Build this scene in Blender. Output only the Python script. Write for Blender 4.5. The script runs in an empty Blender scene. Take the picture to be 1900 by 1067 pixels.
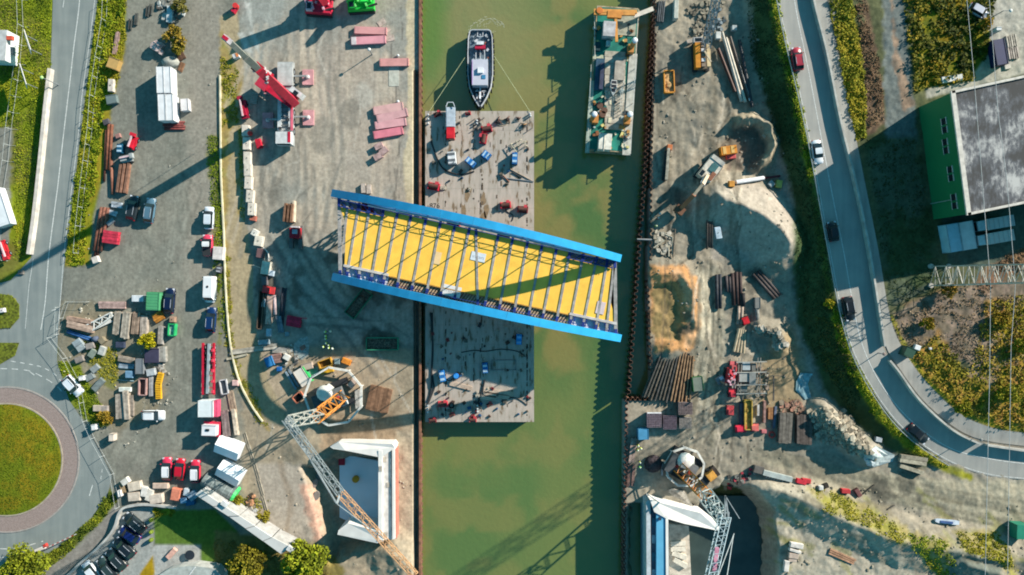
import bpy, bmesh, math, random
import numpy as np
from mathutils import Vector, Matrix
random.seed(7); rng = np.random.default_rng(7)
SC = bpy.context.scene; COL = SC.collection
H = 140.0                      # camera height over the yard, metres; 1 photo pixel = 0.1 m at z = 0
# ---------------------------------------------------------------- camera, sky, sun, exposure
cam = bpy.data.cameras.new('camera'); camo = bpy.data.objects.new('camera', cam); COL.objects.link(camo)
camo.location = (0, 0, H); camo.rotation_euler = (0, 0, 0)
cam.sensor_width = 36; cam.lens = 36*H/190.0; cam.clip_start = 1; cam.clip_end = 3000
SC.camera = camo
SUN_ELEV = math.radians(23.5)
SX, SY = 0.835, 0.55           # horizontal direction towards the sun
W = bpy.data.worlds.new('World'); SC.world = W; W.use_nodes = True
nt = W.node_tree; nt.nodes.clear()
sky = nt.nodes.new('ShaderNodeTexSky'); sky.sky_type = 'NISHITA'; sky.sun_disc = False
sky.sun_elevation = SUN_ELEV; sky.sun_rotation = math.atan2(SX, SY)
sky.air_density = 1.0; sky.dust_density = 0.3; sky.ozone_density = 5.0
bg = nt.nodes.new('ShaderNodeBackground'); bg.inputs[1].default_value = 0.096
wo = nt.nodes.new('ShaderNodeOutputWorld')
tn = nt.nodes.new('ShaderNodeMix'); tn.data_type = 'RGBA'; tn.blend_type = 'MULTIPLY'; tn.inputs[0].default_value = 1; tn.inputs[7].default_value = (.42, .97, .73, 1)   # the blue-green light of the open shade in the photo
nt.links.new(sky.outputs[0], tn.inputs[6]); nt.links.new(tn.outputs[2], bg.inputs[0]); nt.links.new(bg.outputs[0], wo.inputs[0])
sl = bpy.data.lights.new('sun', 'SUN'); sl.energy = 4.6; sl.angle = math.radians(0.5); sl.color = (1.0, 0.89, 0.74)
so = bpy.data.objects.new('sun', sl); COL.objects.link(so); so.location = (60, 40, 100)
d = Vector((-SX*math.cos(SUN_ELEV), -SY*math.cos(SUN_ELEV), -math.sin(SUN_ELEV)))
so.rotation_euler = d.to_track_quat('-Z', 'Y').to_euler()
SC.view_settings.view_transform = 'Standard'; SC.view_settings.look = 'None'
SC.view_settings.gamma = 1; SC.view_settings.use_curve_mapping = False
SC.view_settings.exposure = 1.1
SC.cycles.filter_width = 1.9

# ---------------------------------------------------------------- helpers
def lin(c):
    return tuple(((v/255)/12.92 if v/255 <= .04045 else ((v/255+.055)/1.055)**2.4) for v in c)
def alb(c):                    # colour of a sunlit surface -> reflectance
    r, g, b = lin(c); return (min(.85, r*.73), min(.85, g*.76), min(.85, b*.84))
MATS = {}
def mat(c, rough=.7, var=.18, scale=1.2, metal=0, grime=None, spec=.3):
    k = (tuple(c), rough, var, scale, metal, grime)
    if k in MATS: return MATS[k]
    m = bpy.data.materials.new('paint_%d_%d_%d' % tuple(c)); m.use_nodes = True
    n = m.node_tree; b = n.nodes['Principled BSDF']
    a = alb(c)
    tc = n.nodes.new('ShaderNodeNewGeometry'); no = n.nodes.new('ShaderNodeTexNoise')
    no.inputs['Scale'].default_value = scale; no.inputs['Detail'].default_value = 6
    n.links.new(tc.outputs['Position'], no.inputs['Vector'])
    cr = n.nodes.new('ShaderNodeValToRGB'); e = cr.color_ramp.elements
    e[0].position = .3; e[1].position = .7
    g = lin(grime) if grime else tuple(v*(1-var*1.6) for v in a)
    e[0].color = (*g, 1); e[1].color = (*(min(.9, v*(1+var*.5)) for v in a), 1)
    if grime: e[0].position = .34; e[1].position = .48
    n.links.new(no.outputs['Fac'], cr.inputs[0]); n.links.new(cr.outputs[0], b.inputs['Base Color'])
    b.inputs['Roughness'].default_value = rough; b.inputs['Metallic'].default_value = metal
    b.inputs['Specular IOR Level'].default_value = spec
    MATS[k] = m; return m
def glass_mat():
    if 'glass' in MATS: return MATS['glass']
    m = bpy.data.materials.new('dark_glass'); m.use_nodes = True; b = m.node_tree.nodes['Principled BSDF']
    b.inputs['Base Color'].default_value = (.012, .018, .024, 1); b.inputs['Roughness'].default_value = .12
    MATS['glass'] = m; return m
WHITE = (238, 236, 228); RED = (200, 40, 62); GREY = (150, 152, 150); DARK = (52, 54, 56); BLACK = (26, 27, 30)
CONC = (196, 188, 174); RUST = (140, 88, 66); TIMB = (178, 158, 130); ORANGE = (226, 140, 50); BLUE = (30, 120, 190)
STEEL = (135, 140, 142)

def P(px, py, z=0.0):
    s = (H-z)/H; return Vector(((px-950)*.1*s, (533.5-py)*.1*s, z))
def unP(x, y, z):
    s = H/(H-z); return 950+x*10*s, 533.5-y*10*s

class MB:
    def __init__(s): s.v = []; s.f = []
    def add(s, vs, fs):
        o = len(s.v); s.v += [tuple(p) for p in vs]; s.f += [tuple(i+o for i in f) for f in fs]; return s
    def box(s, cx, cy, cz, sx, sy, sz, a=0, tz=0, ty=0):
        c, q = math.cos(a), math.sin(a); vs = []
        for z in (-1, 1):
            for x, y in ((-1, -1), (1, -1), (1, 1), (-1, 1)):
                k = 1-(tz if z > 0 else 0); k2 = 1-(ty if z > 0 else 0)
                X, Y = x*sx/2*k, y*sy/2*k2; vs.append((cx+X*c-Y*q, cy+X*q+Y*c, cz+z*sz/2))
        return s.add(vs, [(3, 2, 1, 0), (4, 5, 6, 7), (0, 1, 5, 4), (1, 2, 6, 5), (2, 3, 7, 6), (3, 0, 4, 7)])
    def bar(s, p, q, w, h=None):
        h = h or w; p, q = Vector(p), Vector(q); d = (q-p)
        if d.length < 1e-6: return s
        d.normalize(); u = d.cross(Vector((0, 0, 1)))
        if u.length < 1e-3: u = Vector((1, 0, 0))
        u.normalize(); v = u.cross(d); u *= w/2; v *= h/2
        vs = [c+a for c in (p, q) for a in (-u-v, u-v, u+v, -u+v)]
        return s.add(vs, [(0, 1, 2, 3), (7, 6, 5, 4), (0, 4, 5, 1), (1, 5, 6, 2), (2, 6, 7, 3), (3, 7, 4, 0)])
    def cyl(s, p, q, r, r2=None, n=10, cap=True):
        r2 = r if r2 is None else r2; p, q = Vector(p), Vector(q); d = (q-p).normalized()
        u = d.cross(Vector((0, 0, 1)))
        if u.length < 1e-3: u = Vector((1, 0, 0))
        u.normalize(); v = u.cross(d)
        vs = [c+(u*math.cos(2*math.pi*i/n)+v*math.sin(2*math.pi*i/n))*rr for c, rr in ((p, r), (q, r2)) for i in range(n)]
        fs = [(i, n+i, n+(i+1) % n, (i+1) % n) for i in range(n)]
        if cap: fs += [tuple(range(n)), tuple(range(2*n-1, n-1, -1))]
        return s.add(vs, fs)
    def prism(s, pts, z0, z1):
        n = len(pts); a = sum(pts[i][0]*pts[(i+1) % n][1]-pts[(i+1) % n][0]*pts[i][1] for i in range(n))
        if a < 0: pts = list(pts)[::-1]
        zz0 = z0 if hasattr(z0, '__len__') else [z0]*n; zz1 = z1 if hasattr(z1, '__len__') else [z1]*n
        if a < 0: zz0 = list(zz0)[::-1]; zz1 = list(zz1)[::-1]
        vs = [(p[0], p[1], zz0[i]) for i, p in enumerate(pts)]+[(p[0], p[1], zz1[i]) for i, p in enumerate(pts)]
        return s.add(vs, [tuple(range(n-1, -1, -1)), tuple(range(n, 2*n))]+[(i, (i+1) % n, n+(i+1) % n, n+i) for i in range(n)])
    def loft(s, rings, cap=True):
        n = len(rings[0]); vs = [p for r in rings for p in r]; fs = []
        for k in range(len(rings)-1):
            fs += [(k*n+i, k*n+(i+1) % n, (k+1)*n+(i+1) % n, (k+1)*n+i) for i in range(n)]
        if cap: fs += [tuple(range(n-1, -1, -1)), tuple(range((len(rings)-1)*n, len(rings)*n))]
        return s.add(vs, fs)
    def ball(s, c, r, n=8, m=5, sz=1.0):
        rings = []
        for j in range(m+1):
            t = math.pi*j/m; rings.append([(c[0]+r*math.sin(t)*math.cos(2*math.pi*i/n)*1.0, c[1]+r*math.sin(t)*math.sin(2*math.pi*i/n), c[2]-r*sz*math.cos(t)) for i in range(n)])
        return s.loft(rings, False)
    def mesh(s, name):
        me = bpy.data.meshes.new(name); me.from_pydata(s.v, [], s.f); me.update(); return me
    def build(s, name, m, parent=None, smooth=False, fix=True, **kw):
        me = s.mesh(name)
        if fix:
            b = bmesh.new(); b.from_mesh(me); bmesh.ops.recalc_face_normals(b, faces=b.faces); b.to_mesh(me); b.free()
        me.materials.append(m)
        if smooth: me.shade_smooth()
        return put(me, name, parent, **kw)
def put(me, name, parent=None, loc=None, rz=0, **kw):
    o = bpy.data.objects.new(name, me); COL.objects.link(o)
    if parent: o.parent = parent
    if loc is not None: o.location = loc
    o.rotation_euler[2] = rz
    for k, v in kw.items(): o[k] = v
    return o
def tag(o, label, cat, group=None):
    o['label'] = label; o['category'] = cat
    if group: o['group'] = group
    return o
LABELS = {}
def thing(name, label, cat, px, py, a=0, h=0, group=None, z=None, off=0):
    """an Empty at the base of a thing whose top, h metres up, shows at photo pixel (px, py)"""
    if z is None:
        z = 0
        for _ in range(4):
            q = P(px, py, z+h); z = float(ground_z(np.array([q.x*10+950]), np.array([533.5-q.y*10]))[0])
    q = P(px, py, z+h)
    o = bpy.data.objects.new(name, None); COL.objects.link(o); o.empty_display_size = .5
    o.location = (q.x, q.y, z+off); o.rotation_euler[2] = math.radians(a); return tag(o, label, cat, group)
CHILD = {}
def copy_tree(o, parent=None):
    c = o.copy(); COL.objects.link(c)
    if parent: c.parent = parent
    for ch in o.children: copy_tree(ch, c)
    return c
def move_to(o, px, py, a, label, h=0, z=None):
    if z is None:
        z = 0
        for _ in range(4):
            q = P(px, py, z+h); z = float(ground_z(np.array([q.x*10+950]), np.array([533.5-q.y*10]))[0])
    q = P(px, py, z+h); o.location = (q.x, q.y, z); o.rotation_euler[2] = math.radians(a); o['label'] = label; return o
def lattice(mb, p, q, w0, w1, n, r=.12, h0=None, h1=None):
    p, q = Vector(p), Vector(q); d = (q-p).normalized(); u = d.cross(Vector((0, 0, 1)))
    if u.length < .05: u = Vector((1, 0, 0))
    u.normalize(); v = u.cross(d); h0 = h0 or w0; h1 = h1 or w1
    cs = []
    for i in range(n+1):
        t = i/n; c = p.lerp(q, t); w = (w0+(w1-w0)*t)/2; h = (h0+(h1-h0)*t)/2
        cs.append([c+u*w+v*h, c-u*w+v*h, c-u*w-v*h, c+u*w-v*h])
    for k in range(4): mb.bar(cs[0][k], cs[-1][k], r*1.5)
    for i in range(n):
        for k in range(4):
            a, b = (k, (k+1) % 4) if i % 2 else ((k+1) % 4, k)
            mb.bar(cs[i][a], cs[i+1][b], r)
    for k in range(4): mb.bar(cs[n][k], cs[n][(k+1) % 4], r)
    return mb

# ---------------------------------------------------------------- noise and polygon tools (numpy)
def vnoise(x, y, seed=0):
    r = np.random.default_rng(seed); T = r.random((256, 256)); xi = np.floor(x).astype(int); yi = np.floor(y).astype(int)
    fx = x-xi; fy = y-yi; fx = fx*fx*(3-2*fx); fy = fy*fy*(3-2*fy)
    g = lambda a, b: T[a & 255, b & 255]
    return (g(xi, yi)*(1-fx)+g(xi+1, yi)*fx)*(1-fy)+(g(xi, yi+1)*(1-fx)+g(xi+1, yi+1)*fx)*fy
def fbm(x, y, seed=0, o=4):
    s = 0; a = .5; t = 0
    for i in range(o):
        s = s+a*vnoise(x*2**i+i*17.3, y*2**i+i*9.1, seed+i); t += a; a *= .55
    return s/t
def seg_dist(U, V, pts, closed=False):
    D = np.full(U.shape, 1e9); n = len(pts)
    for i in range(n if closed else n-1):
        ax, ay = pts[i]; bx, by = pts[(i+1) % n]; dx, dy = bx-ax, by-ay; L = dx*dx+dy*dy+1e-9
        t = np.clip(((U-ax)*dx+(V-ay)*dy)/L, 0, 1); D = np.minimum(D, np.hypot(U-ax-t*dx, V-ay-t*dy))
    return D
def inside(U, V, pts):
    r = np.zeros(U.shape, bool); n = len(pts)
    for i in range(n):
        ax, ay = pts[i]; bx, by = pts[(i+1) % n]
        if ay == by: continue
        r ^= ((ay > V) != (by > V)) & (U < (bx-ax)*(V-ay)/(by-ay)+ax)
    return r
def sdist(U, V, pts):
    d = seg_dist(U, V, pts, True); return np.where(inside(U, V, pts), d, -d)
def sstep(a, b, x):
    t = np.clip((x-a)/(b-a), 0, 1); return t*t*(3-2*t)
def plan(pts, z):
    s = (H-z)/H; return [(950+(x-950)*s, 533.5+(y-533.5)*s) for x, y in pts]

# ---------------------------------------------------------------- lie of the land (plan pixels, 10 per metre)
CREST = [(1438, -400), (1440, 0), (1456, 75), (1478, 170), (1498, 260), (1518, 370), (1538, 480), (1558, 590), (1586, 680), (1636, 762), (1690, 820), (1760, 866), (1830, 888), (1900, 894), (2500, 910)]
CREST_P = plan(CREST, 3.6)
EAST = CREST_P+[(9000, 900), (9000, -9000), (1400, -9000)]
RIVER = [(779, -9000), (779, 9000), (1157, 9000), (1157, 743), (1210, 743), (1204, 650), (1200, 520), (1206, 300), (1212, 90), (1214, -9000)]
SLOT = [(769, 130), (779, 130), (779, 9000), (771, 9000)]
PITL = [(556, 868), (590, 856), (640, 838), (706, 842), (730, 850), (732, 996), (712, 1008), (690, 1014), (650, 1030), (612, 1052), (600, 1040), (592, 990), (574, 925)]
PITR = [(1345, 892), (1400, 905), (1436, 950), (1446, 1010), (1444, 1300), (1165, 1300), (1165, 935), (1205, 930), (1296, 935)]
def cone(U, V, pts, h, run):
    return h*np.clip(1-seg_dist(U, V, pts)/run, 0, 1)
def ground_z(U, V, fine=True):
    U = np.asarray(U, float); V = np.asarray(V, float)
    z = np.zeros(U.shape)
    lvl = 3.6*(1-sstep(660, 900, V)); e = sstep(-58, 0, sdist(U, V, EAST)+fbm(U/30, V/30, 5, 2)*8-4)
    z = z+lvl*e
    wob = (fbm(U/14, V/14, 3, 3)-.5)
    D = np.hypot(U-1388, V-268); A = np.degrees(np.arctan2(-(V-268), U-1388))
    arc = sstep(-95, -55, A)*(1-sstep(110, 140, A))
    z = np.maximum(z, arc*2.6*np.clip(1-np.abs(D-43+wob*14)/17, 0, 1))
    z = np.where((D < 36) & (z < 1), -1.2*sstep(36, 24, D), z)
    z = np.maximum(z, cone(U+wob*10, V+wob*10, [(1330, 372), (1366, 384), (1402, 402), (1438, 430), (1452, 455)], 4.4, 68))
    z = np.maximum(z, cone(U, V, [(1395, 380), (1400, 362)], 2.2, 40))
    z = np.maximum(z, cone(U+wob*12, V, [(1222, 508), (1262, 508), (1282, 535), (1286, 580), (1284, 622), (1240, 650)], 1.7, 34))
    s = sdist(U+wob*14, V, [(1214, 528), (1250, 522), (1262, 560), (1262, 600), (1256, 632), (1214, 634)])
    z = np.where(s > 0, z*(1-np.clip(s/12, 0, 1))-.5*np.clip(s/12, 0, 1), z)
    z = np.maximum(z, cone(U+wob*12, V, [(1408, 606), (1436, 612), (1450, 628), (1446, 646)], 1.9, 20))
    z = np.maximum(z, cone(U+wob*16, V+wob*10, [(1520, 762), (1545, 785), (1578, 815), (1610, 840)], 3.0, 30))
    z = np.maximum(z, cone(U+wob*14, V, [(720, 1020), (765, 1050), (760, 1120)], 1.6, 50))
    z = np.maximum(z, cone(U+wob*14, V, [(585, 770), (560, 830)], .7, 40))
    z = np.maximum(z, cone(U+wob*22, V+wob*14, [(1430, 900), (1490, 925), (1560, 960), (1660, 1000), (1840, 1030), (2200, 1070)], 2.4, 52)*sstep(880, 905, V))
    z = np.maximum(z, cone(U+wob*20, V, [(1640, 985), (1655, 1020)], 1.6, 20)); z = np.maximum(z, cone(U+wob*20, V, [(1780, 1040), (1860, 1064)], 2.6, 44))
    for pts, dep in ((PITL, 3.6), (PITR, 6.0)):
        s = sdist(U+wob*12, V+wob*10, pts); z = np.where(s > -2, z*(1-sstep(-2, 2, s))-dep*sstep(-2, 22, s), z)
    if fine:
        rough = np.clip(sstep(0, 14, sdist(U, V, [(1214, -200), (1440, -200), (1700, 1300), (1170, 1300)])), 0, 1)
        rough = np.maximum(rough, .8*sstep(0, 10, sdist(U, V, [(560, 800), (766, 800), (766, 1300), (560, 1300)])))
        rough = np.maximum(rough, .9*sstep(0, 20, sdist(U, V, [(1520, -200), (2600, -200), (2600, 1400), (1640, 1400)])))
        gr = sdist(U, V, [(1318, 345), (1400, 338), (1455, 365), (1480, 420), (1476, 482), (1400, 492), (1316, 482)]); rough = rough*(1-.75*sstep(-4, 8, gr))
        z = z+rough*(.55*(fbm(U/16, V/16, 11, 4)-.5)+.14*(fbm(U/4, V/4, 12, 3)-.5))
        z = z+.03*(fbm(U/60, V/60, 15, 2)-.5)
    z = np.where(inside(U, V, SLOT), -1.5, z)
    z = np.where(inside(U, V, RIVER), -6.0, z)
    return z
# roads given by their edges in the photo (left edge, right edge), all lying on the land
ER_L = [(1442, -60), (1442, 0), (1458, 75), (1480, 165), (1500, 260), (1520, 370), (1540, 480), (1562, 590), (1590, 672), (1640, 756), (1692, 812), (1762, 858), (1832, 882), (1900, 890), (1990, 898)]
ER_R = [(1500, -60), (1503, 0), (1528, 100), (1553, 225), (1580, 335), (1604, 450), (1622, 560), (1637, 640), (1660, 680), (1700, 738), (1760, 794), (1815, 820), (1900, 832), (1990, 842)]
EP_R = [(1528, -60), (1534, 0), (1560, 120), (1584, 235), (1604, 335), (1630, 465), (1652, 590), (1680, 655), (1722, 712), (1782, 768), (1842, 794), (1900, 803), (1990, 812)]
EROAD = plan(ER_L+EP_R[::-1], 3.4)
WROAD = [(98, -60), (98, 0), (94, 130), (58, 478), (20, 520), (-60, 540), (-60, 1085), (30, 1075), (55, 1050), (112, 1012), (168, 962), (198, 922), (208, 884), (186, 838), (160, 790), (128, 742), (106, 672), (108, 600), (120, 490), (150, 245), (181, 0), (184, -60)]
_gz = ground_z
def ground_z(U, V, fine=True):
    U = np.asarray(U, float); V = np.asarray(V, float)
    if not fine: return _gz(U, V, False)
    m = np.maximum(sdist(U, V, EROAD), sdist(U, V, WROAD)); w = sstep(-6, 6, m)
    return _gz(U, V, True)*(1-w)+(_gz(U, V, False)-.08)*w
def gz(px, py, fine=True):
    z = 0
    for _ in range(4):
        q = P(px, py, z); z = float(ground_z(np.array([q.x*10+950]), np.array([533.5-q.y*10]), fine)[0])
    return z
def G(px, py, up=0, fine=True):
    z = gz(px, py, fine); q = P(px, py, z); return Vector((q.x, q.y, z+up))

# ---------------------------------------------------------------- ground
cx = np.arange(-103, 103.01, .29); cy = np.arange(-61, 61.01, .29)
ext = np.array([2, 6, 14, 30, 60, 120, 240, 480, 790])
gx = np.concatenate([-103-ext[::-1], cx, cx[-1]+ext]); gy = np.concatenate([-61-ext[::-1], cy, cy[-1]+ext])
X, Y = np.meshgrid(gx, gy); U = X*10+950; V = 533.5-Y*10
Z = ground_z(U, V)
_slow = ground_z; i0 = len(ext); NX, NY = len(cx), len(cy); ZC = Z[i0:i0+NY, i0:i0+NX]
def ground_z(U, V, fine=True):
    U = np.asarray(U, float); V = np.asarray(V, float)
    if not fine or U.size > 200: return _slow(U, V, fine)
    fx = np.clip(((U-950)*.1-cx[0])/.29, 0, NX-1.001); fy = np.clip(((533.5-V)*.1-cy[0])/.29, 0, NY-1.001); a, b = fx.astype(int), fy.astype(int); fx -= a; fy -= b
    return (ZC[b, a]*(1-fx)+ZC[b, a+1]*fx)*(1-fy)+(ZC[b+1, a]*(1-fx)+ZC[b+1, a+1]*fx)*fy
S_ = H/(H-Z); PU = 950+X*10*S_; PV = 533.5-Y*10*S_      # where each ground point shows in the photo
n1 = fbm(PU/60, PV/60, 21, 4); n2 = fbm(PU/13, PV/13, 31, 4); n3 = fbm(PU/5, PV/5, 41, 2)
col = np.zeros(X.shape+(3,)); col[:] = alb((158, 150, 134)); bump = np.full(X.shape, .5)
WOB = (n2-.5)*26
def zone(pts, c, feather=3, wob=1.0, a=1.0, c2=None, nz=None):
    xs = [p[0] for p in pts]; ys = [p[1] for p in pts]
    sel = (PU > min(xs)-30) & (PU < max(xs)+30) & (PV > min(ys)-30) & (PV < max(ys)+30)
    if not sel.any(): return
    u, v = PU[sel], PV[sel]; s = sdist(u, v, pts)+WOB[sel]*wob; w = sstep(-feather, feather, s)*a
    t = np.array(alb(c))[None]*np.ones((len(u), 1))
    if c2 is not None:
        k = sstep(.38, .62, (n1 if nz is None else nz)[sel])[:, None]; t = t*(1-k)+np.array(alb(c2))[None]*k
    if nz is None: pass
    col[sel] = col[sel]*(1-w[:, None])+t*w[:, None]
def stroke(pts, wid, c, a=.6, feather=2, wob=.1):
    xs = [p[0] for p in pts]; ys = [p[1] for p in pts]
    sel = (PU > min(xs)-wid-8) & (PU < max(xs)+wid+8) & (PV > min(ys)-wid-8) & (PV < max(ys)+wid+8)
    u, v = PU[sel], PV[sel]; dd = seg_dist(u, v, pts)+WOB[sel]*wob; w = (1-sstep(wid/2-feather*.5, wid/2+feather, dd))*a
    w = w*(.45+.9*n2[sel]); w = np.clip(w, 0, 1)
    col[sel] = col[sel]*(1-w[:, None])+np.array(alb(c))[None]*w[:, None]
GRN = (132, 142, 30); GRN2 = (104, 116, 34); YEL = (150, 136, 52); TAN = (176, 158, 128)
B = 9000
zone([(-B, -B), (240, -B), (240, 1067), (-B, 1067)], GRN, 3, 0, 1, (120, 118, 52))
zone([(-B, 235), (22, 235), (16, 480), (-B, 500)], (136, 134, 122), 3, .5)
zone([(236, -B), (778, -B), (778, 1067), (106, B), (106, 496), (166, 490), (172, 400), (190, 330), (206, 200), (232, 90)], (146, 143, 128), 4, .3, 1, (132, 131, 118))
zone([(350, -100), (412, -100), (408, 240), (400, 620), (340, 560), (350, 300)], (158, 150, 134), 12, .8, .8)
zone([(450, -100), (778, -100), (778, 640), (470, 640), (462, 480), (448, 230)], (176, 166, 148), 5, .4, 1, (158, 155, 142))
zone([(440, -100), (560, -100), (500, 110), (450, 130)], (158, 160, 150), 10, .8, .8)
zone([(560, 60), (740, 120), (740, 350), (640, 350), (560, 300)], (186, 170, 150), 30, 1, .6)
zone([(753, -100), (770, -100), (770, 452), (757, 440), (748, 300), (758, 250)], (206, 190, 156), 2, .35)
zone([(450, 640), (770, 650), (770, B), (440, B)], (182, 162, 134), 6, .6, 1, (160, 146, 122))
zone([(590, 780), (740, 770), (760, 830), (700, 842), (600, 835)], (160, 136, 108), 8, 1, .9)
zone([(470, 860), (560, 860), (600, 1010), (540, 1020), (500, 990)], (176, 164, 146), 6, .4)
zone([(556, 900), (582, 900), (604, 1000), (596, 1020), (580, 990)], (200, 160, 136), 5, .6)
zone([(735, 800), (772, 800), (772, B), (735, B)], (188, 170, 142), 4, .6)
# the tan ramp and its verges
zone([(408, 30), (440, 20), (452, 130), (448, 235), (456, 410), (470, 480), (470, 560), (480, 640), (500, 712), (540, 790), (488, 782), (446, 720), (426, 640), (408, 420)], (176, 158, 124), 2, .15)
for q in ([(410, 60), (446, 140), (444, 230), (410, 240)], [(410, 215), (424, 230), (420, 420), (430, 640), (416, 640), (408, 420)], [(440, 230), (452, 240), (452, 400), (444, 400)], [(424, 640), (446, 690), (486, 776), (500, 800), (470, 760), (440, 720)]):
    zone(q, (140, 140, 44), 4, .9, .75, (164, 140, 76), n2)
zone([(382, 255), (408, 250), (408, 420), (412, 640), (404, 640), (396, 430)], (126, 124, 60), 4, .8, .7)
# scrub between the road and the yard
zone([(183, -B), (238, -B), (232, 90), (206, 200), (190, 330), (172, 400), (166, 490), (128, 495), (118, 490), (150, 245), (181, 0)], GRN, 3, .4, 1, (158, 140, 44))
zone([(110, 560), (190, 560), (260, 600), (310, 720), (290, 770), (220, 800), (175, 780), (108, 680)], (146, 136, 112), 6, .6, .9)
zone([(106, 672), (150, 680), (175, 740), (200, 760), (196, 800), (160, 780), (128, 742)], (126, 136, 40), 4, .8)
zone([(150, 640), (215, 650), (215, 720), (180, 700)], (128, 130, 60), 5, 1, .8)
zone([(204, 905), (218, 930), (190, 965), (150, 1005), (80, 1058), (58, 1067), (40, 1200), (-60, 1200), (-60, 1085), (55, 1050), (112, 1012), (168, 962)], (112, 124, 34), 3, .3, 1, (92, 96, 36))
zone([(215, 935), (222, 950), (190, 1000), (130, 1075), (60, 1100), (80, 1060), (150, 1012), (192, 966)], (146, 140, 130), 2, .1)
zone([(222, 945), (285, 940), (285, 1010), (262, 1067), (262, 1200), (100, 1200), (140, 1060), (200, 1000)], (166, 168, 160), 3, .1)
zone([(285, 948), (400, 945), (440, 985), (460, 1200), (380, 1200), (372, 1045), (372, 1012), (287, 1010)], (96, 124, 50), 2, .15)
zone([(287, 1011), (372, 1011), (372, 1044), (412, 1044), (412, 1200), (262, 1200), (270, 1040)], (176, 176, 168), 2, .05)
zone([(258, 1067), (284, 1030), (287, 1062), (280, 1090)], (170, 140, 30), 2, .05)
zone([(285, 943), (325, 943), (318, 955), (288, 960)], (150, 150, 40), 2, .4)
zone([(400, 985), (600, 1010), (640, 1060), (640, 1200), (400, 1200)], (140, 124, 70), 4, .6)
# east bank
zone([(1195, -B), (1440, -B), (1440, 400), (1500, 700), (1600, 850), (1900, 900), (B, 930), (B, B), (1165, B), (1165, 743), (1205, 640)], (172, 160, 138), 5, .3, 1, (152, 143, 124))
zone([(1290, 500), (1340, 500), (1350, 740), (1300, 760), (1285, 650)], (178, 170, 146), 8, .7, .8)
zone([(1206, 492), (1270, 492), (1298, 520), (1300, 600), (1290, 650), (1215, 655), (1205, 560)], (214, 158, 104), 4, .5)
zone([(1210, 530), (1240, 526), (1254, 560), (1250, 600), (1256, 630), (1210, 632)], (178, 148, 100), 5, .9, 1, (146, 126, 84), n2)
zone([(1322, 345), (1400, 340), (1450, 365), (1476, 420), (1474, 480), (1400, 488), (1320, 480)], (184, 171, 152), 4, .2)
zone([(1350, 215), (1400, 208), (1440, 250), (1442, 300), (1415, 320), (1345, 320)], (178, 162, 134), 4, .4)
zone([(1350, 240), (1395, 232), (1422, 270), (1410, 318), (1350, 318)], (112, 100, 88), 5, .5, .9)
zone([(1410, 660), (1470, 600), (1500, 700), (1470, 770), (1410, 760)], (158, 136, 100), 12, 1, .8)
zone([(1490, 755), (1560, 750), (1625, 840), (1580, 850), (1500, 830)], (180, 168, 146), 6, .8)
zone([(1240, 1200), (1240, 980), (1320, 935), (1380, 990), (1400, 1200)], (110, 122, 100), 8, .5, .9)
zone([(1165, 945), (1200, 938), (1206, 1200), (1165, 1200)], (104, 124, 96), 3, .2)
zone([(1345, 885), (1510, 905), (1640, 985), (1700, 1067), (1700, 1300), (1447, 1300), (1440, 950), (1400, 905)], (182, 172, 150), 6, .3)
zone([(1400, 850), (1640, 880), (1760, 890), (B, 950), (B, 985), (1830, 975), (1640, 930), (1490, 890)], (178, 168, 142), 6, .5)
for q in ([(1500, 905), (1560, 915), (1640, 955), (1690, 985), (1670, 1010), (1600, 975), (1530, 950)], [(1670, 985), (1760, 1000), (1775, 1067), (1740, 1080), (1690, 1010)], [(1770, 985), (1850, 985), (1880, 1050), (1900, 1100), (1850, 1040), (1790, 1025)]):
    zone(q, (158, 150, 50), 7, 1, .85, (166, 150, 96), n2)
zone([(1760, 1020), (1850, 1040), (1920, 1200), (1760, 1200)], (126, 130, 116), 6, .8)
# dike and the land east of it
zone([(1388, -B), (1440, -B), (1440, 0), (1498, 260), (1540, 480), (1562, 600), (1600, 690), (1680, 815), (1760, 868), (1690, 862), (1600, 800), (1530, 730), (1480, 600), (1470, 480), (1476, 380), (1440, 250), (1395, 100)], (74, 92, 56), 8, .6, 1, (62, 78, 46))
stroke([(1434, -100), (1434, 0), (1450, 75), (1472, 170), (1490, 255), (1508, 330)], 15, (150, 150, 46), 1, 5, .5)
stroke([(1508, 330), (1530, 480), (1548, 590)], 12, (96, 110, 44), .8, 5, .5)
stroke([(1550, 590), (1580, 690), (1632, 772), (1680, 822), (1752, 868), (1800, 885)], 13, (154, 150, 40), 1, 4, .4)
zone([(1528, -B), (B, -B), (B, 830), (1842, 794), (1782, 768), (1722, 712), (1680, 655), (1652, 590), (1600, 320), (1560, 120)], (104, 106, 74), 2, 0, 1, (84, 88, 60))
zone([(1534, -B), (1582, -B), (1582, 0), (1602, 130), (1608, 250), (1588, 262), (1558, 130)], (146, 146, 40), 3, .5, 1, (160, 132, 46), n2)
zone([(1578, -B), (1608, -B), (1610, 0), (1640, 170), (1645, 228), (1606, 256), (1602, 120)], (132, 108, 84), 4, .7, 1, (100, 82, 66), n2)
zone([(1609, -B), (1676, -B), (1676, 0), (1698, 200), (1700, 260), (1644, 260), (1640, 170)], (118, 124, 118), 4, .6)
zone([(1637, -B), (1650, -B), (1650, 0), (1670, 100), (1697, 195), (1678, 206), (1656, 110)], (158, 134, 112), 3, .6)
zone([(1673, -B), (1850, -B), (1830, 60), (1842, 90), (1802, 150), (1720, 165), (1696, 172)], (140, 134, 34), 4, .6, 1, (92, 100, 34), n2)
zone([(1740, -10), (1800, -10), (1790, 100), (1740, 120)], (156, 124, 30), 10, .8, .6)
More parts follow.
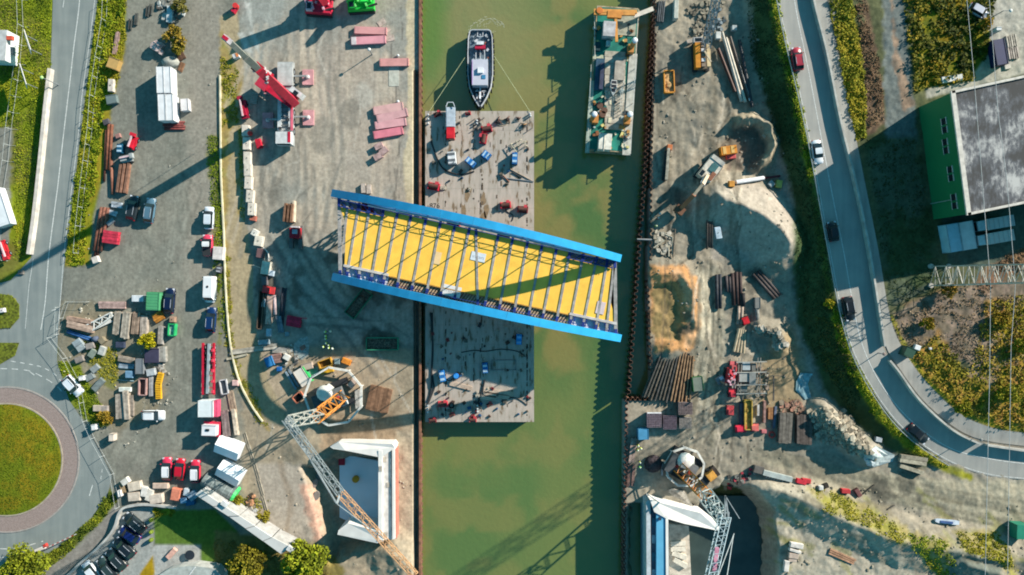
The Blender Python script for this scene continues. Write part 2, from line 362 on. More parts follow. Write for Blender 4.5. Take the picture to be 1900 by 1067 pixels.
zone([(1850, -B), (B, -B), (B, 150), (1900, 138), (1720, 182), (1718, 165), (1796, 152), (1845, 85), (1828, 60)], (186, 180, 164), 3, .15)
zone([(1606, 255), (1700, 255), (1760, 540), (1680, 560), (1650, 560)], (94, 104, 82), 10, .8, 1, (70, 84, 52))
zone([(1745, 400), (1900, 380), (B, 380), (B, 470), (1900, 470), (1820, 500), (1760, 490)], (88, 98, 84), 4, .3)
zone([(1660, 570), (1760, 530), (B, 520), (B, 560), (1900, 560)], (140, 106, 70), 8, .8, .8)
zone([(1652, 585), (1700, 555), (1830, 520), (B, 530), (B, 700), (1840, 690), (1700, 640), (1672, 640)], (150, 130, 112), 6, .5, 1, (120, 108, 90), n2)
zone([(1830, 560), (B, 545), (B, 822), (1900, 800), (1840, 790), (1780, 764), (1720, 706), (1690, 660), (1740, 620), (1790, 700), (1850, 680)], (156, 140, 34), 10, 1, 1, (172, 128, 62), n2)
zone([(1810, 640), (1850, 640), (1850, 720), (1800, 700)], (156, 136, 112), 14, 1, .8)
stroke([(1655, 590), (1684, 655), (1724, 710), (1784, 764), (1842, 790), (1910, 800)], 8, (170, 160, 42), .9, 3, .4)
stroke([(1660, 560), (1780, 506)], 10, (84, 92, 80), .8, 4, .5)
stroke([(1900, 480), (1860, 500), (1830, 520)], 34, (150, 110, 84), .8, 8, .8)
stroke([(70, -20), (66, 100), (58, 220), (48, 350), (40, 470)], 4, (40, 70, 30), .8, 3, .4)
# wear: tyre tracks, puddles, patches
for i in range(26):
    x = 470+rng.random()*260; y = -20+rng.random()*180; L = 150+rng.random()*260
    x1, x2 = x+rng.normal()*14, x+rng.normal()*30; w_ = 3+rng.random()*6
    for o_ in (0, 17): stroke([(x+o_, y), (x1+o_, y+L/2), (x2+o_, y+L)], w_, (136, 132, 120) if i % 2 else (204, 188, 164), .5, 3)
for i in range(20):
    x = 1215+rng.random()*170; y = rng.random()*300; stroke([(x, y), (x+rng.normal()*10, y+150), (x+rng.normal()*20, y+260)], 3+rng.random()*5, (124, 116, 98), .5, 3, .2)
for i in range(22):
    x = 1292+rng.random()*58; y = 480+rng.random()*60; stroke([(x, y), (x+rng.normal()*5, y+120), (x+rng.normal()*14-20, y+300)], 2+rng.random()*4, (120, 114, 96) if i % 3 else (196, 184, 158), .55, 2, .15)
stroke([(1256, 505), (1276, 540), (1284, 600), (1276, 640)], 12, (236, 186, 140), .8, 5, .4)
for i in range(14):
    a0 = rng.random(); stroke([(1380+rng.random()*80, 830+rng.random()*20), (1560, 862+a0*40), (1760, 900+a0*60), (1960, 930+a0*70)], 3+rng.random()*4, (132, 126, 106), .45, 3, .2)
for q in ([(470, 470), (520, 560), (570, 620)], [(500, 440), (560, 540), (640, 620), (700, 700)], [(540, 430), (620, 560), (740, 640)], [(490, 560), (560, 600), (690, 610)]):
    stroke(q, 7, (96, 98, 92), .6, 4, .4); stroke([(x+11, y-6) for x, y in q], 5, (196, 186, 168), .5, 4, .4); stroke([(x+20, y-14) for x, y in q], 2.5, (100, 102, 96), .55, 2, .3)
for q in ([(560, 770), (640, 800), (620, 840)], [(600, 760), (680, 790), (740, 760)], [(520, 860), (540, 930), (530, 1000)], [(640, 830), (700, 790), (760, 730)]):
    stroke(q, 9, (136, 116, 92), .5, 4, .5)
for x, y, r in ((515, 350, 14), (508, 368, 9), (205, 300, 8), (330, 470, 9), (225, 470, 7), (300, 440, 6), (650, 210, 20), (600, 250, 24), (1240, 120, 20), (1290, 240, 16), (1350, 500, 12), (230, 862, 16), (250, 880, 14), (675, 176, 16)):
    zone([(x+r*math.cos(t)*(.7+.5*random.random()), y+r*1.6*math.sin(t)) for t in np.linspace(0, 6.0, 9)], (126, 122, 110) if x != 675 else (190, 184, 168), 4, .5, .55)
for q in ([(452, 0), (466, 50), (470, 52), (464, 6)], [(462, 60), (480, 98), (482, 80), (470, 58)], [(440, 60), (455, 95), (468, 98), (452, 60)]):
    zone(q, (196, 196, 184), 2, .15, .9)
for i in range(16):
    x = 718+rng.random()*36; y = rng.random()*420; stroke([(x, y), (x+2, y+20+rng.random()*40), (x+rng.normal()*3, y+60)], 1.4, (112, 106, 96), .8, 1.4)
for i in range(30):
    x, y = (rng.random()*300+470, rng.random()*240+430) if i < 16 else (rng.random()*200+1215, rng.random()*700+60) if i < 26 else (rng.random()*300+1440, rng.random()*60+880)
    r = 6+rng.random()*16; zone([(x+r*math.cos(t)*(.6+.8*random.random()), y+r*1.5*math.sin(t)*(.6+.8*random.random())) for t in np.linspace(0, 6.0, 9)], (96, 92, 80), 5, 1, .7)
for i in range(24):
    x = 240+rng.random()*120; y = rng.random()*560+200; stroke([(x, y), (x+rng.normal()*30, y+60), (x+rng.normal()*50, y+130+rng.random()*80)], 2+rng.random()*5, (112, 112, 100) if i % 2 else (160, 158, 142), .45, 3, .2)
for i in range(18):
    x = 20+rng.random()*60; stroke([(x+100, 500+rng.random()*40), (x+60, 600), (x+30, 700+rng.random()*40)], 2, (120, 120, 110), .3, 2)
for i in range(40):
    x = 1400+rng.random()*480; y = 905+rng.random()*140; stroke([(x, y), (x+20+rng.random()*30, y+8+rng.random()*26)], 3+rng.random()*8, (126, 116, 92) if i % 2 else (140, 138, 70), .6, 4, .6)
# under the water
z6 = Z < -5.5; col[z6] = alb((90, 96, 60))
for i in range(60):
    x = 1215+rng.random()*180; y = 20+rng.random()*820; stroke([(x, y), (x+rng.normal()*8, y+20+rng.random()*30), (x+rng.normal()*14, y+50+rng.random()*50)], 1.5+rng.random()*2.5, (98, 90, 76) if i % 3 else (206, 192, 168), .7, 1.5, .15)
for i in range(44):
    x = 470+rng.random()*280; y = 60+rng.random()*740; stroke([(x, y), (x+rng.normal()*10, y+20+rng.random()*30), (x+rng.normal()*18, y+50+rng.random()*50)], 1.2+rng.random()*2, (116, 110, 98) if i % 3 else (206, 198, 180), .5, 1.5, .15)
col *= (.80+.40*fbm(PU/9, PV/9, 77, 3))[..., None]*(.90+.2*n1)[..., None]*(.95+.10*n3)[..., None]

def grid_mesh(name, X, Y, Z, col, drop=None):
    ny, nx = X.shape; me = bpy.data.meshes.new(name); N = nx*ny
    idx = np.arange(N).reshape(ny, nx); q = np.stack([idx[:-1, :-1], idx[:-1, 1:], idx[1:, 1:], idx[1:, :-1]], -1).reshape(-1, 4)
    if drop is not None: q = q[~drop[:-1, :-1].ravel()]
    me.vertices.add(N); me.vertices.foreach_set('co', np.stack([X, Y, Z], -1).astype(np.float32).ravel())
    me.loops.add(len(q)*4); me.loops.foreach_set('vertex_index', q.astype(np.int32).ravel())
    me.polygons.add(len(q)); me.polygons.foreach_set('loop_start', np.arange(len(q), dtype=np.int32)*4)
    me.update(calc_edges=True)
    at = me.color_attributes.new('col', 'FLOAT_COLOR', 'POINT'); c = np.ones((N, 4), np.float32); c[:, :3] = col.reshape(-1, 3); at.data.foreach_set('color', c.ravel())
    return me
def ground_material():
    m = bpy.data.materials.new('ground_surface'); m.use_nodes = True; n = m.node_tree; b = n.nodes['Principled BSDF']
    at = n.nodes.new('ShaderNodeAttribute'); at.attribute_name = 'col'
    ge = n.nodes.new('ShaderNodeNewGeometry')
    def noise(s, d, v=None):
        o = n.nodes.new('ShaderNodeTexNoise'); o.inputs['Scale'].default_value = s; o.inputs['Detail'].default_value = d
        if v:
            mp = n.nodes.new('ShaderNodeMapping'); mp.inputs['Scale'].default_value = v; n.links.new(ge.outputs['Position'], mp.inputs[0]); n.links.new(mp.outputs[0], o.inputs['Vector'])
        else: n.links.new(ge.outputs['Position'], o.inputs['Vector'])
        return o
    a = noise(1.7, 9); c = noise(1.0, 5, (2.2, .35, 1)); e = noise(14, 3)
    def mr(o, lo, hi, f0=.3, f1=.7):
        r = n.nodes.new('ShaderNodeMapRange'); r.inputs[1].default_value = f0; r.inputs[2].default_value = f1; r.inputs[3].default_value = lo; r.inputs[4].default_value = hi; n.links.new(o.outputs['Fac'], r.inputs[0]); return r
    def mul(x, y):
        q = n.nodes.new('ShaderNodeMath'); q.operation = 'MULTIPLY'; n.links.new(x, q.inputs[0]); n.links.new(y, q.inputs[1]); return q.outputs[0]
    f = mul(mul(mr(a, .82, 1.16).outputs[0], mr(c, .93, 1.06).outputs[0]), mr(e, .92, 1.07).outputs[0])
    v = n.nodes.new('ShaderNodeVectorMath'); v.operation = 'SCALE'; n.links.new(at.outputs['Color'], v.inputs[0]); n.links.new(f, v.inputs['Scale'])
    n.links.new(v.outputs[0], b.inputs['Base Color']); b.inputs['Roughness'].default_value = .95; b.inputs['Specular IOR Level'].default_value = .1
    bp = n.nodes.new('ShaderNodeBump'); bp.inputs['Strength'].default_value = .32; bp.inputs['Distance'].default_value = .10
    n.links.new(a.outputs['Fac'], bp.inputs['Height']); n.links.new(bp.outputs[0], b.inputs['Normal']); return m
GM = ground_material()
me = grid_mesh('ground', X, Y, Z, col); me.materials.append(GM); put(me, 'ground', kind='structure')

# ---------------------------------------------------------------- water
wx = np.concatenate([[-18.2], np.arange(-17, 25.2, .8), [25.5, 26.9]]); wy = np.concatenate([[-900, -300, -120], np.arange(-61, 61, .8), [120, 300, 900]])
WX, WY = np.meshgrid(wx, wy); u = WX*10+950; v = 533.5-WY*10
a = sstep(.3, .7, fbm(u/95, v/130, 51, 3))[..., None]; b = sstep(.45, .62, fbm(u/55, v/60, 61, 3))[..., None]
c0 = np.array(alb((124, 128, 66))); c1 = np.array(alb((88, 116, 58))); c2 = np.array(alb((148, 132, 72))); c3 = np.array(alb((104, 126, 66)))
wc = c0*(1-a)+c1*a; wc = wc*(1-b*.7)+c2*b*.7
low = sstep(560, 900, v)[..., None]; wc = wc*(1-low*.5)+c3*low*.5
up = (sstep(300, 100, v)*sstep(1100, 900, u))[..., None]; wc = wc*(1-up*.6)+np.array(alb((142, 142, 92)))*up*.6
lf = (sstep(850, 800, u)*sstep(220, 60, v))[..., None]; wc = wc*(1-lf*.8)+np.array(alb((92, 132, 52)))*lf*.8
me = grid_mesh('water', WX, WY, np.full(WX.shape, -2.6), wc, (WX > 25.4) & (v > 745))
m = bpy.data.materials.new('silty_canal_water'); m.use_nodes = True; n = m.node_tree; bs = n.nodes['Principled BSDF']
at = n.nodes.new('ShaderNodeAttribute'); at.attribute_name = 'col'; n.links.new(at.outputs['Color'], bs.inputs['Base Color'])
bs.inputs['Roughness'].default_value = .16; bs.inputs['Specular IOR Level'].default_value = 1.0
ge = n.nodes.new('ShaderNodeNewGeometry'); no = n.nodes.new('ShaderNodeTexNoise'); no.inputs['Scale'].default_value = 1.1; no.inputs['Detail'].default_value = 5
n.links.new(ge.outputs['Position'], no.inputs['Vector']); bp = n.nodes.new('ShaderNodeBump'); bp.inputs['Strength'].default_value = .3; bp.inputs['Distance'].default_value = .15
n.links.new(no.outputs['Fac'], bp.inputs['Height']); n.links.new(bp.outputs[0], bs.inputs['Normal'])
me.materials.append(m); put(me, 'water', kind='structure')
# ground water standing in the two excavations
WM = mat((70, 84, 78), .15, .2, .3, 0, None, .5)
def sheet(name, pts, z, m, **kw):
    b = MB(); q = [P(x, y, z) for x, y in pts]; b.v = [tuple(p) for p in q]; b.f = [tuple(range(len(q)))]
    me = b.mesh(name); me.materials.append(m)
    if me.polygons[0].normal.z < 0: me.flip_normals()
    return put(me, name, **kw)
def tess(name, pts, z, m, **kw):        # concave flat sheet
    b = bmesh.new(); vs = [b.verts.new(P(x, y, z)) for x, y in pts]; f = b.faces.new(vs); f.normal_update()
    if f.normal.z < 0: f.normal_flip()
    bmesh.ops.triangulate(b, faces=[f]); me = bpy.data.meshes.new(name); b.to_mesh(me); b.free(); me.materials.append(m); return put(me, name, **kw)
sheet('pit_water', [(1160, 920), (1460, 920), (1460, 1200), (1160, 1200)], -5.2, WM, kind='structure')

# ---------------------------------------------------------------- roads
def road_mat(name, c, dark):
    m = bpy.data.materials.new(name); m.use_nodes = True; n = m.node_tree; b = n.nodes['Principled BSDF']
    ge = n.nodes.new('ShaderNodeNewGeometry'); outs = []
    for s, sc in ((.5, (2.4, .18, 1)), (.35, (1, 1, 1)), (9, (1, 1, 1))):
        mp = n.nodes.new('ShaderNodeMapping'); mp.inputs['Scale'].default_value = sc; mp.inputs['Rotation'].default_value = (0, 0, math.radians(-5))
        o = n.nodes.new('ShaderNodeTexNoise'); o.inputs['Scale'].default_value = s; o.inputs['Detail'].default_value = 5
        n.links.new(ge.outputs['Position'], mp.inputs[0]); n.links.new(mp.outputs[0], o.inputs['Vector']); outs.append(o)
    ad = n.nodes.new('ShaderNodeMath'); ad.operation = 'ADD'; n.links.new(outs[0].outputs['Fac'], ad.inputs[0]); n.links.new(outs[1].outputs['Fac'], ad.inputs[1])
    a2 = n.nodes.new('ShaderNodeMath'); a2.operation = 'MULTIPLY_ADD'; a2.inputs[1].default_value = .4; n.links.new(outs[2].outputs['Fac'], a2.inputs[0]); n.links.new(ad.outputs[0], a2.inputs[2])
    cr = n.nodes.new('ShaderNodeMapRange'); cr.inputs[1].default_value = .85; cr.inputs[2].default_value = 1.55; n.links.new(a2.outputs[0], cr.inputs[0])
    mx = n.nodes.new('ShaderNodeMix'); mx.data_type = 'RGBA'; mx.inputs[6].default_value = (*alb(dark), 1); mx.inputs[7].default_value = (*alb(c), 1)
    n.links.new(cr.outputs[0], mx.inputs[0]); n.links.new(mx.outputs[2], b.inputs['Base Color']); b.inputs['Roughness'].default_value = .85; b.inputs['Specular IOR Level'].default_value = .2
    return m
ASW = road_mat('west_asphalt', (150, 155, 148), (126, 134, 130)); ASE = road_mat('east_asphalt', (182, 178, 166), (160, 158, 150)); PTH = road_mat('path_concrete', (186, 182, 170), (150, 148, 140))
def wear(poly_pts, n, seed, parent, lo, hi, c):
    r = random.Random(seed); m = mat(c, .9, .3, 1.0)
    for i in range(n):
        x, y = r.uniform(*lo), r.uniform(*hi)
        if not inside(np.array([x]), np.array([y]), poly_pts)[0]: continue
        z = gz(x, y, False)+.012; a = r.uniform(1.3, 1.8); L = r.uniform(4, 18); b = MB(); pr = []
        for t in np.linspace(0, 2*math.pi, 9)[:-1]:
            q = P(x+L*math.cos(t)*math.cos(a)*r.uniform(.7, 1.1)-1.8*math.sin(t)*math.sin(a), y+L*math.cos(t)*math.sin(a)*r.uniform(.7, 1.1)+1.8*math.sin(t)*math.cos(a), z); pr.append(q)
        b.v = [tuple(q) for q in pr][::-1]; b.f = [tuple(range(8))]; b.build('repair_patch', m, parent, fix=False)
def resample(pts, step):
    out = []; L = 0
    for (ax, ay), (bx, by) in zip(pts[:-1], pts[1:]):
        k = max(1, int(math.hypot(bx-ax, by-ay)/step)); out += [(ax+(bx-ax)*i/k, ay+(by-ay)*i/k) for i in range(k)]
    return out+[pts[-1]]
def smooth(pts, n=6):
    out = []
    for i in range(len(pts)-1):
        p0, p1, p2, p3 = pts[max(i-1, 0)], pts[i], pts[i+1], pts[min(i+2, len(pts)-1)]
        for k in range(n):
            t = k/n; out.append(tuple(.5*(2*p1[j]+(p2[j]-p0[j])*t+(2*p0[j]-5*p1[j]+4*p2[j]-p3[j])*t*t+(3*p1[j]-p0[j]-3*p2[j]+p3[j])*t**3) for j in (0, 1)))
    return out+[pts[-1]]
def gpts(pts, up):             # drape photo points on the smooth land
    pts = np.array(pts, float); z = np.zeros(len(pts))
    for _ in range(4):
        s = (H-z)/H; z = ground_z(950+(pts[:, 0]-950)*s, 533.5+(pts[:, 1]-533.5)*s, False)
    return [P(a, b, c)+Vector((0, 0, up)) for (a, b), c in zip(pts, z)]
def ribbon(name, Lp, Rp, up, m, parent=None, across=8, n=6, **kw):
    Ls, Rs = smooth(Lp, n), smooth(Rp, n); k = min(len(Ls), len(Rs)); rows = []
    for i in range(k):
        rows += [(Ls[i][0]+(Rs[i][0]-Ls[i][0])*j/across, Ls[i][1]+(Rs[i][1]-Ls[i][1])*j/across) for j in range(across+1)]
    v = gpts(rows, up); b = MB(); w = across+1
    b.add(v, [(i*w+j, (i+1)*w+j, (i+1)*w+j+1, i*w+j+1) for i in range(k-1) for j in range(across)]); return b.build(name, m, parent, True, **kw)
def line_marks(parent, pts, wpx, up, c=(236, 236, 226), dash=None, name='painted_line', c2=None):
    m = mat(c, .6, .25, 3.0, 0, None, .2); pts = resample(pts, 3); acc = 0; on = True; cur = [pts[0]]; runs = []
    if dash:
        for a, b in zip(pts[:-1], pts[1:]):
            acc += math.hypot(b[0]-a[0], b[1]-a[1])
            if on: cur.append(b)
            if acc > dash[0 if on else 1]:
                if on: runs.append(cur)
                on = not on; cur = [b]; acc = 0
        if on and len(cur) > 1: runs.append(cur)
    else: runs = [pts]
    for r in runs:
        if len(r) < 2: continue
        ps = gpts(r, up); b = MB(); vs = []
        for i, p in enumerate(ps):
            t = (ps[min(i+1, len(ps)-1)]-ps[max(i-1, 0)]); t.z = 0; t.normalize(); s = Vector((-t.y, t.x, 0))*wpx*.05; vs += [p+s, p-s]
        b.add(vs, [(2*i, 2*i+1, 2*i+3, 2*i+2) for i in range(len(ps)-1)]); b.build(name, m, parent)
def mean(A, B_, t): return [(a[0]+(b[0]-a[0])*t, a[1]+(b[1]-a[1])*t) for a, b in zip(A, B_)]
er = ribbon('road', ER_L, ER_R, .0, ASE, kind='structure')
MID = [(1474, -60), (1474, 0), (1500, 130), (1521, 240), (1546, 370), (1566, 470), (1582, 560), (1600, 640), (1636, 715), (1690, 780), (1760, 830), (1830, 850), (1900, 860), (1990, 868)]
line_marks(er, smooth(MID, 6), 1.3, .012); line_marks(er, smooth(mean(ER_L, ER_R, .045), 6), 1.0, .012)
gap = lambda P_: [(x, y+0) for x, y in P_]
ep = ribbon('cycle_path', mean(ER_R, EP_R, .16), EP_R, .02, PTH, kind='structure')
tess('road', WROAD, .02, ASW, kind='structure'); wr = [o for o in COL.objects if o.name.startswith('road')][-1]
line_marks(wr, smooth([(149, -20), (146, 20), (138, 80), (130, 150), (118, 250), (108, 340), (100, 400), (90, 480), (84, 560), (76, 612)], 4), 1.5, .03)
line_marks(wr, smooth([(176, 0), (166, 80), (152, 180), (146, 245), (132, 360), (119, 470), (112, 560), (105, 626)], 4), 1.0, .03)
line_marks(wr, [(119, 0), (117, 14)], 1.2, .03); line_marks(wr, [(62, 480), (54, 530), (47, 610)], .9, .03)
line_marks(wr, smooth([(20, 670), (50, 675), (80, 682), (108, 700), (124, 728)], 4), 1.4, .03, dash=(7, 5))
line_marks(wr, smooth([(0, 684), (30, 685), (60, 690), (100, 712), (120, 732)], 4), 1.4, .03, dash=(10, 8))
line_marks(wr, smooth([(0, 1018), (30, 1018), (60, 1010), (80, 1004)], 4), 1.5, .03, dash=(12, 10)); line_marks(wr, [(0, 1034), (48, 1034)], 1.3, .03)
line_marks(wr, [(172, 900), (166, 920)], 1.5, .03); line_marks(wr, [(190, 870), (186, 896)], 1.0, .03, dash=(6, 5)); line_marks(wr, [(56, 690), (64, 696)], 1.5, .03); line_marks(wr, [(96, 576), (104, 574)], 1.3, .03)
wear([(100, 0), (178, 0), (116, 490), (60, 480)], 26, 3, wr, (60, 178), (0, 640), (118, 124, 120)); wear([(0, 560), (110, 600), (200, 860), (180, 940), (60, 1030), (0, 1040)], 20, 5, wr, (0, 200), (560, 1030), (122, 128, 122))
# bumps of the roundabout
def ring(name, r0, r1, z, m, cx=11, cy=853, n=72, parent=None, h=0, **kw):
    b = MB(); vs = []
    for i in range(n):
        t = 2*math.pi*i/n
        for r, zz in ((r0, z), (r1, z)): q = P(cx+r*math.cos(t), cy+r*math.sin(t), zz); vs.append(q)
    b.add(vs, [(2*i, 2*i+1, (2*i+3) % (2*n), (2*i+2) % (2*n)) for i in range(n)])
    if h:
        o = len(b.v); b.add([Vector(v)-Vector((0, 0, h)) for v in vs], [(2*i+1, (2*i+3) % (2*n), (2*i+3) % (2*n), 2*i+1)[:3] for i in range(0)])
        b.f += [(2*i+1, o+2*i+1, o+(2*i+3) % (2*n), (2*i+3) % (2*n)) for i in range(n)]+[(2*i, (2*i+2) % (2*n), o+(2*i+2) % (2*n), o+2*i) for i in range(n)]
    return b.build(name, m, parent, fix=False if not h else True, **kw)
def brick_mat():
    m = bpy.data.materials.new('apron_bricks'); m.use_nodes = True; n = m.node_tree; b = n.nodes['Principled BSDF']
    ge = n.nodes.new('ShaderNodeNewGeometry'); br = n.nodes.new('ShaderNodeTexBrick'); br.inputs['Scale'].default_value = 2.2; br.inputs['Color1'].default_value = (*alb((172, 150, 140)), 1); br.inputs['Color2'].default_value = (*alb((150, 128, 118)), 1); br.inputs['Mortar'].default_value = (*alb((128, 120, 112)), 1)
    n.links.new(ge.outputs['Position'], br.inputs['Vector']); n.links.new(br.outputs['Color'], b.inputs['Base Color']); b.inputs['Roughness'].default_value = .9; return m
AP = ring('brick_apron', 105, 134, .07, brick_mat(), h=.1, kind='structure')
ring('kerb', 133.5, 136, .12, mat((176, 166, 156)), h=.12, kind='structure'); ring('kerb', 103, 105.5, .16, mat((186, 172, 150)), h=.16, kind='structure')
# grass island
ny = 60; rr = np.linspace(0, 1, 30); tt = np.linspace(0, 2*np.pi, 90); R_, T_ = np.meshgrid(rr, tt)
IX = (11-950)*.1+R_*10.35*np.cos(T_); IY = (533.5-853)*.1+R_*10.35*np.sin(T_); IZ = .13+.5*(1-R_**2)+.1*(fbm(IX*2, IY*2, 91, 3)-.5)
k = sstep(.35, .65, fbm(IX*.3, IY*.3, 92, 3)+.25*np.sin(R_*18)*.3)[..., None]; ic = np.array(alb((112, 124, 26)))*(1-k)+np.array(alb((140, 124, 28)))*k
me = grid_mesh('grass_island', IX, IY, IZ, ic*(.8+.4*fbm(IX*1.5, IY*1.5, 93, 3))[..., None]); me.materials.append(GM); me.flip_normals() if me.polygons[50].normal.z < 0 else None; put(me, 'grass_island', kind='structure')
for q in ([(-40, 545), (0, 545), (22, 548), (36, 565), (36, 590), (20, 608), (-40, 614)], [(-40, 636), (36, 636), (28, 660), (0, 676), (-40, 690)]):
    b = MB(); b.prism([tuple(P(x, y))[:2] for x, y in q], 0, .16); b.build('traffic_island', mat((120, 128, 34), .9, .5, 2.5), kind='structure')
# ================================================================ walls along the water
def sheet_pile_wall(label, pts, step, top, bot, c, amp=.35):
    pts = resample(pts, 1); seg = [pts[0]]; acc = 0
    for a, b in zip(pts[:-1], pts[1:]):
        acc += math.hypot(b[0]-a[0], b[1]-a[1])
        if acc >= step: seg.append(b); acc = 0
    root = bpy.data.objects.new('sheet_pile_wall', None); COL.objects.link(root); q0 = P(*seg[0], 0); root.location = q0; tag(root, label, 'retaining wall')
    m = mat(c, .85, .4, 1.5, 0)
    L = step*.1; b = MB()          # one U-shaped pile along +x, used for all
    pr = [(0, 0), (L*.16, 0), (L*.32, amp), (L*.68, amp), (L*.84, 0), (L, 0)]; t = .10
    b.prism(pr+[(x, y-t) for x, y in pr[::-1]], bot, top); me = b.mesh('sheet_pile'); me.materials.append(m)
    bm = bmesh.new(); bm.from_mesh(me); bmesh.ops.recalc_face_normals(bm, faces=bm.faces); bm.to_mesh(me); bm.free()
    for a, c_ in zip(seg[:-1], seg[1:]):
        pa, pb = P(*a, 0), P(*c_, 0); o = put(me, 'sheet_pile', root, pa-q0, math.atan2(pb.y-pa.y, pb.x-pa.x)); o.scale = ((pb-pa).length/L, 1, 1+random.uniform(-.03, .03))
    return root
wl = sheet_pile_wall('long straight rusty sheet pile quay wall on the west side of the canal', [(779.5, -60), (779.5, 1120)], 12, .25, -6, (120, 84, 66), .22)
b = MB(); b.bar(Vector((0, 6, .32)), Vector((0, -118, .32)), .42, .3); b.build('capping_beam', mat((158, 110, 84), .8, .35, 1.0), wl, fix=False).location = (.06, 0, 0)
sheet_pile_wall('zigzag rusty sheet pile wall standing in the water along the east side of the canal', [(1211, -60), (1212, 20), (1203, 150), (1196, 300), (1188, 400), (1184, 450), (1174, 590), (1164, 735)], 10.5, .55, -6, (110, 80, 66), .5)
sheet_pile_wall('rusty sheet pile wall holding the bank below the rebar mats and right abutment', [(1160.5, 742), (1158, 900), (1156, 1000), (1156, 1120)], 10.5, .5, -6, (128, 92, 78), .45)
sheet_pile_wall('short sheet pile cross wall joining the zigzag wall to the east bank', [(1160, 741), (1213, 741)], 9, .5, -6, (150, 108, 84), .45)
sheet_pile_wall('sheet pile wall at the edge of the east bank behind the zigzag wall', [(1215, 60), (1210, 200), (1207, 300), (1206, 490), (1201, 520), (1205, 650), (1211, 738)], 10.5, .3, -6, (120, 96, 80), .35)
def wall(name, label, cat, pts, w, h, c, up=0.0, rough=.8, base=0, **kw):
    g = [G(x, y, 0, False) for x, y in smooth(pts, 4)]; b = MB(); rings = []
    for i, p in enumerate(g):
        t = g[min(i+1, len(g)-1)]-g[max(i-1, 0)]; t.z = 0; t.normalize(); s = Vector((-t.y, t.x, 0))*w/2
        z0, z1 = Vector((0, 0, base-.3)), Vector((0, 0, h)); rings.append([p-s+z0-g[0], p+s+z0-g[0], p+s+z1-g[0], p-s+z1-g[0]])
    b.loft(rings); o = b.build(name, mat(c, rough, .2, .8)); o.location = g[0]; return tag(o, label, cat) if label else o
wall('capping_strip', None, None, [(769, 130), (770, 300), (771, 700), (772, 1067)], .14, .02, (120, 100, 80)).update_tag()
bpy.data.objects['capping_strip']['kind'] = 'structure'
b = MB(); b.cyl((0, 0, 0), (2.7, -.1, 0), .16); o = b.build('steel_strut', mat(GREY)); q = P(1182, 444, .6); o.location = q; tag(o, 'grey tubular strut between the zigzag wall and the east bank', 'strut')

def pile_row(): pass
